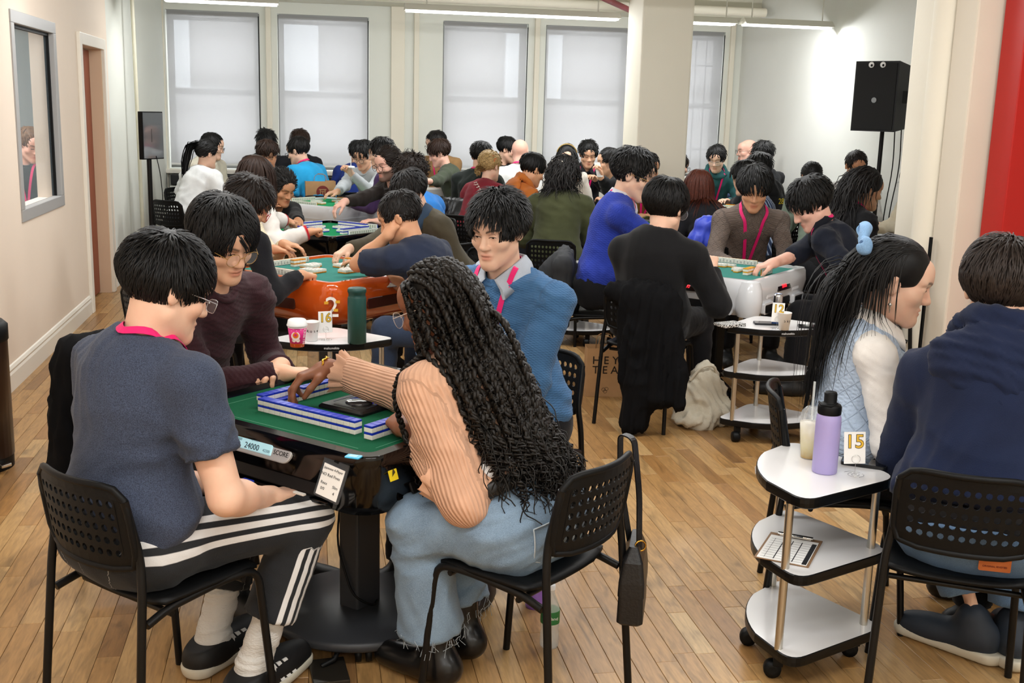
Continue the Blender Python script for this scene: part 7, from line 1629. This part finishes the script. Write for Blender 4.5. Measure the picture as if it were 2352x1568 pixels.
# ruffled cuffs, bracelet, belt, boots and frayed hems
I = INFO[3]; tm3 = bpy.data.materials['cloth_3_top']
def ruffle(c, ax, r0, r1, L, m, name, root, base, n=64, wv=9, amp=.010):
    ax = nrm(ax); a = nrm(np.cross(ax, np.array([.2, .3, .9]))); b = np.cross(ax, a); rg = []
    for k in range(6):
        t = k / 5; ring = []
        for i in range(n):
            th = 2 * math.pi * i / n; rr = r0 + (r1 - r0) * t + amp * t * math.sin(wv * th + 2 * math.sin(3 * th)); ring.append(tuple(c + ax * (L * t + .004 * t * math.cos(wv * th * 2)) + (a * math.cos(th) + b * math.sin(th)) * rr - base))
        rg.append(ring)
    return MB().loft(rg, m, cap=False, smooth=True).build(name, root)
for q in (-1, 1):
    S_, El, Wr = I['arms'][q][:3]; d = nrm(Wr - El); c = El + (Wr - El) * (.70 if q > 0 else .12)
    ruffle(c, d if q > 0 else d, .046 if q > 0 else .062, .066 if q > 0 else .080, .055 if q > 0 else .075, tm3, 'ruffled_cuff', I['root'], I['base'])
Wr, hd = I['arms'][1][2], I['arms'][1][3]; gold = mat('gold', '#d9a53a', .2, metal=1); pts = []; ax_ = nrm(I['arms'][1][2] - I['arms'][1][1]); a_ = nrm(np.cross(ax_, UP)); b_ = np.cross(ax_, a_); c = Wr + ax_ * .012
for i in range(40): th = 2 * math.pi * i / 40; pts.append(tuple(c + ax_ * .004 * math.sin(8 * th) + (a_ * math.cos(th) + b_ * math.sin(th)) * (.034 + .002 * math.cos(8 * th)) - I['base']))
MB().tube(pts, .0036, gold, 6, closed=True).build('bracelet', I['root'])
P_, ax_, fb_, rt_ = I['P'], I['ax'], I['fb'], I['rt']
V, F = surface([cone(P_ + ax_ * .125 - rt_ * .07, P_ + ax_ * .125 + rt_ * .07, .140, .140, .03, cut=[(P_ + ax_ * .150, ax_), (P_ + ax_ * .105, -ax_)])], .012); new_mesh('belt', V - I['base'], F, mat('belt_black', '#131313', .4), True, I['root'])
V, F = surface([cone(P_ + ax_ * .17 - rt_ * .065, P_ + ax_ * .17 + rt_ * .065, .130, .130, .03, cut=[(P_ + ax_ * .21, ax_), (P_ + ax_ * .14, -ax_)])], .013); new_mesh('white_undershirt', V - I['base'], F, mat('undershirt', '#e2e2e4', .9), True, I['root'])
BOOT = mat('boot_leather', '#0e0e0f', .28)
def foot_shape(An, fd, s, h, heel=0.0, top=.16, fat=1.0):
    An = np.asarray(An, float); hl = np.array([An[0], An[1], .045 + heel]) - nrm(fd) * .05; toe = hl + nrm(fd) * .24 * s; toe[2] = .04
    return [cone(hl, toe, .045 * s * fat, .036 * s * fat, .03), cone(np.array([An[0], An[1], top]), hl + nrm(fd) * .04, .050 * s * fat, .050 * s * fat, .05), ell((hl + toe) / 2 + nrm(fd) * .03, np.array([.048, .115, .042]) * s, rot_to(fd), .03), plane((0, 0, .004), -UP)]
for q in (-1, 1):
    h_, Kn, An, fd = I['legs'][q]; V, F = surface(foot_shape(An, fd, 1.0, .008, .02, .24), .009); o = new_mesh('boot', V - I['base'], F, BOOT, True, I['root'])
    hc = An + (Kn - An) * .205; B = MB(); rg = np.random.default_rng(q + 9)
    for k in range(46):
        th = rg.random() * 6.28; p0 = hc + np.array([math.cos(th), math.sin(th), 0]) * .100; B.tube([tuple(p0 - I['base']), tuple(p0 + rg.normal(0, .006, 3) - UP * .012 - I['base']), tuple(p0 + rg.normal(0, .010, 3) - UP * (.02 + .025 * rg.random()) - I['base'])], .0009, mat('fray_thread', '#a9b3ba', .9), 3)
    fr_ = B.build('frayed_hem', I['root']); fr_['kind'] = 'stuff'
# back pockets
def seam_line(prims, pts, w, m, name, root, base, off=.003):
    D = []
    for a, b in zip(pts[:-1], pts[1:]): D += [np.array(a) + (np.array(b) - np.array(a)) * t for t in np.linspace(0, 1, 8, endpoint=False)]
    D = project(prims, np.array(D + [np.array(pts[-1])]), off, 4) - base
    return MB().tube([tuple(p) for p in D], w, m, 5).build(name, root)
ST = mat('denim_stitch', '#b9c4cc', .9); bk = -I['f']; P_ = I['P']; r_ = I['r']
for q in (-1, 1):
    c = P_ + r_ * q * .085 + bk * .14; tp_ = [c + r_ * -.062 + UP * .045, c + r_ * .062 + UP * .05, c + r_ * .055 - UP * .055, c - UP * .078, c - r_ * .055 - UP * .06, c + r_ * -.062 + UP * .045]
    seam_line(I['pants'], tp_, .0022, ST, 'pocket_seam', I['root'], I['base'])
seam_line(I['pants'], [P_ + bk * .16 + UP * .08, P_ + bk * .16 - UP * .05], .0022, ST, 'centre_seam', I['root'], I['base'])
# ---- man in slate blue: socks and trainers -------------------------------------
I = INFO[1]; SOCK = mat('sock_white', '#d6d4cf', .95, bump=(90, .5), stretch=(1, 1, 2.5)); TRN = mat('trainer_black', '#131314', .6); SOLE = mat('trainer_sole', '#c9c4b4', .6); WST = mat('trainer_stripe', '#e0e0de', .5)
for q in (-1, 1):
    h_, Kn, An, fd = I['legs'][q]; up_ = An + (Kn - An) * .36; Fl = np.array([An[0], An[1], .06])
    V, F = surface([cone(up_, An, .051, .046, .02, cut=[(up_ - (Kn - An) * .02, up_ - An)]), cone(An, Fl, .046, .044, .03), cone(Fl, Fl + nrm(fd) * .10, .044, .038, .03)], .006); V = wrinkle(V, F, .002, 60 + q, 1.5, (.3, .3, 3)); new_mesh('sock', V - I['base'], F, SOCK, True, I['root'])
    hl = np.array([An[0], An[1], .052]) - nrm(fd) * .06; toe = hl + nrm(fd) * .275; toe[2] = .045; sh = thing('trainer', '', ''); del sh['label'], sh['category']; sh.parent = I['root']
    pr = [cone(hl, toe, .052, .040, .03), cone(Fl + UP * .05 - nrm(fd) * .01, hl + nrm(fd) * .05, .050, .052, .05), ell((hl + toe) / 2 + nrm(fd) * .02 + UP * .005, (.053, .13, .05), rot_to(fd), .03), plane((0, 0, .03), -UP), plane(Fl + UP * .045 + nrm(fd) * .02, UP * 1.0 - nrm(fd) * .15)]
    V, F = surface(pr, .006); new_mesh('upper', V - I['base'], F, TRN, True, sh)
    V, F = surface([cone(hl - UP * .02, toe - UP * .015, .056, .045, .02), ell((hl + toe) / 2 - UP * .02, (.057, .14, .03), rot_to(fd), .03), plane((0, 0, .040), UP), plane((0, 0, .004), -UP)], .006); new_mesh('sole', V - I['base'], F, SOLE, True, sh)
    rt_ = nrm(np.cross(fd, UP))
    for k in range(3):
        for sd in (-1, 1):
            a0 = (hl + toe) / 2 + nrm(fd) * (-.02 + k * .028) + rt_ * sd * .06; A = project(pr[:3], np.array([a0 - UP * .01, a0 - UP * .01 + nrm(fd) * .018, a0 + UP * .06 - nrm(fd) * .012, a0 + UP * .06 - nrm(fd) * .030]), .0035, 6) - I['base']
            B = MB(); B.add([tuple(p) for p in A] + [tuple(p - rt_ * sd * .004) for p in A], [(0, 1, 2, 3), (7, 6, 5, 4), (0, 4, 5, 1), (1, 5, 6, 2), (2, 6, 7, 3), (3, 7, 4, 0)], WST); B.build('side_stripe', sh)
V, F = surface([cone(I['P'] - I['r'] * .06, I['P'] + I['r'] * .06, .138, .138, .03, cut=[(I['P'] + I['ax'] * .075, I['ax']), (I['P'] + I['ax'] * .02, -I['ax'])])], .009); new_mesh('lower_back', V - I['base'], F, skin_mat('light'), True, I['root'])
# ---- man in navy hoodie: waistband, patch, shoe --------------------------------
I = INFO[6]; P_, ax_, r_, f_ = I['P'], I['ax'], I['r'], I['f']
V, F = surface([cone(P_ - r_ * .075 + ax_ * .01, P_ + r_ * .075 + ax_ * .01, .137, .137, .03, cut=[(P_ + ax_ * .045, ax_), (P_ - ax_ * .04, -ax_)])], .009); new_mesh('boxer_shorts', V - I['base'], F, mat('boxers_black', '#141111', .9), True, I['root'])
V, F = surface([cone(P_ - r_ * .085, P_ + r_ * .085, .149, .149, .03, cut=[(P_ - ax_ * .02, ax_), (P_ - ax_ * .065, -ax_)])], .008); new_mesh('waistband', V - I['base'], F, bpy.data.materials['cloth_6_pants'], True, I['root'])
c = P_ + r_ * .075 - f_ * .146 - UP * .045; T = frame_T(c - I['base'] - f_ * .004, r_ * .97 + f_ * .25, UP); pt_ = MB().loft([rrect(.042, .026, .004, 0), rrect(.042, .026, .004, .004)], mat('leather_patch', '#b5622c', .6), T=T).build('leather_patch', I['root'])
for k, s_ in enumerate(("LEVI STRAUSS & CO", 'ORIGINAL RIVETED')): text_mesh('print', s_, .0075, mat('patch_print', '#6e2413', .7), T @ Matrix.Translation((0, .014 - .026 * k, .0045)), pt_)
for q in (-1, 1):
    h_, Kn, An, fd = I['legs'][q]; V, F = surface(foot_shape(An, fd, 1.05, .008, .03, .13), .009); o = new_mesh('shoe', V - I['base'], F, mat('shoe_navy', '#232c38', .6), True, I['root'])
    hl = np.array([An[0], An[1], .05]) - nrm(fd) * .06; V, F = surface([cone(hl - UP * .01, hl + nrm(fd) * .27 - UP * .02, .056, .042, .03), plane((0, 0, .045), UP), plane((0, 0, .004), -UP)], .008); new_mesh('sole', V - I['base'], F, SOLE, True, I['root'])
# ---- woman in the vest: shirt sleeves, bow, earring -----------------------------
I = INFO[5]; SH = cloth('5_shirt', '#efece8')
pr = []; r5 = []
for q in (-1, 1):
    S_, El, Wr = I['arms'][q][:3]; w1 = El + (Wr - El) * .30; pr += [cone(S_ - I['rt'] * q * .03, El, .062, .066, .04), cone(El, Wr, .066, .055, .03, cut=[(w1, Wr - El)])]
    pr.append(cone(I['N'] + I['rt'] * q * .05 - I['ax'] * .02, S_, .045, .06, .04))
V, F = surface(pr, .008); V = wrinkle(V, F, .006, 52, 1.2); new_mesh('white_shirt', V - I['base'], F, SH, True, I['root'])
DEN = cloth('bow_denim', '#7fa6cf', 'denim'); hc = head_T(I, (-.02, -.118, .075)); Rr = I['R']
for k, (dx, dz, an) in enumerate(((-.045, .022, .5), (.045, -.005, -.35))):
    c = hc + Rr @ np.array([dx, -.015, dz]); Q = Rr @ np.array([[math.cos(an), 0, math.sin(an)], [0, 1, 0], [-math.sin(an), 0, math.cos(an)]]); V, F = surface([ell(c, (.062, .016, .024), Q, .02), cone(c, c + Rr @ np.array([dx, 0, dz * .6]), .012, .026, .02), ell(c + Rr @ np.array([dx * .6, -.014, dz * .3]), (.034, .012, .010), Q, .008, '-')], .004); new_mesh('hair_bow', wrinkle(V, F, .0025, 90 + k, 2) - I['base'], F, DEN, True, I['root'])
V, F = surface([ell(hc + Rr @ np.array([0, -.012, .006]), (.014, .016, .016), Rr, .01)], .004); new_mesh('bow_knot', V - I['base'], F, DEN, True, I['root'])
e0 = head_T(I, (.088, -.010, -.042)) - I['base']; B = MB(); B.tube([tuple(e0), tuple(e0 - UP * .018)], .0008, CHROME, 5); B.lathe([(.0, -.008), (.008, 0), (.0, .008)], CHROME, 8, T=Matrix.Translation(tuple(e0 - UP * .024)), cap=False); B.tube([tuple(e0 - UP * .03), tuple(e0 - UP * .052)], [.003, .0008], CHROME, 6); B.build('earring', I['root'])
# ---- small dress details -------------------------------------------------------
I = INFO[4]; T = project(I['top'], np.array([I['P'] + (I['N'] - I['P']) * .72 + I['rt'] * -.085 + I['fb'] * .2]), .004, 8)[0] - I['base']
B = MB(); B.tube([tuple(T + I['rt'] * .010 * math.cos(a) + UP * .015 * math.sin(a)) for a in np.linspace(.6, 5.7, 14)], .0012, mat('embroidery', '#d8dce0', .8), 5); B.tube([tuple(T + I['rt'] * .004 * math.cos(a) + UP * .008 * math.sin(a)) for a in np.linspace(3.14, 6.28, 8)], .0012, mat('embroidery', '#d8dce0', .8), 5); B.build('embroidered_crest', I['root'])
I = INFO[26]; 
for k, (x_, y_, z_, c_) in enumerate(((.055, -.06, .07, '#c2402c'), (.070, -.05, .05, '#d86a3a'))):
    c = head_T(I, (x_, y_, z_)); B = MB()
    for j in range(6): a = j * 1.047; p0 = c + I['R'] @ np.array([.012, .014 * math.cos(a), .014 * math.sin(a)]); B.lathe([(.0, -.008), (.009, 0), (.0, .008)], mat('flower_' + c_, c_, .6), 8, T=Matrix.Translation(tuple(p0 - I['base'])), cap=False)
    B.build('hair_flower', I['root'])
gx = project(I['top'], np.array([I['N'] - I['fb'] * .2 - I['ax'] * (.06 + .03 * k) + I['rt'] * (.03 * k - .02) for k in range(4)]), .003, 6); B = MB()
for p in gx:
    for j in range(5): a = j * 1.256; B.lathe([(.0, -.006), (.011, 0), (.0, .006)], mat('dress_flower', '#d8c3bb', .8), 7, T=Matrix.Translation(tuple(p + I['rt'] * .016 * math.cos(a) + UP * .016 * math.sin(a) - I['base'])), cap=False)
B.build('embroidered_flower', I['root'])
I = INFO[31]; MB().tube([tuple(head_T(I, (.098 * math.cos(a), .012, .036 + .106 * math.sin(a))) - I['base']) for a in np.linspace(.25, 2.9, 18)], .006, mat('headband_gold', '#b89a5c', .4), 6).build('headband', I['root'])
I = INFO[42]; c = project(I['top'], np.array([I['P'] + (I['N'] - I['P']) * .62 - I['fb'] * .25 + I['rt'] * .07]), .006, 8)[0]; text_mesh('lettering', '28=', .075, mat('yellow_print', '#e0c51e', .6), frame_T(c - I['base'] - I['fb'] * .008, I['rt'], UP), I['root'])
I = INFO[37]; e0 = head_T(I, (.087, -.008, -.040)) - I['base']; MB().lathe([(.0, -.006), (.006, 0), (.0, .006)], mat('pearl', '#eee7df', .2), 10, T=Matrix.Translation(tuple(e0)), cap=False).build('earring', I['root'])
I = INFO[30]; MB().tube([tuple(head_T(I, (.05 * math.cos(a), -.118, .07 + .012 * math.sin(a))) - I['base']) for a in np.linspace(0, 3.14, 9)], .006, mat('clip_pearl', '#d8d0c2', .4), 6).build('hair_clip', I['root'])
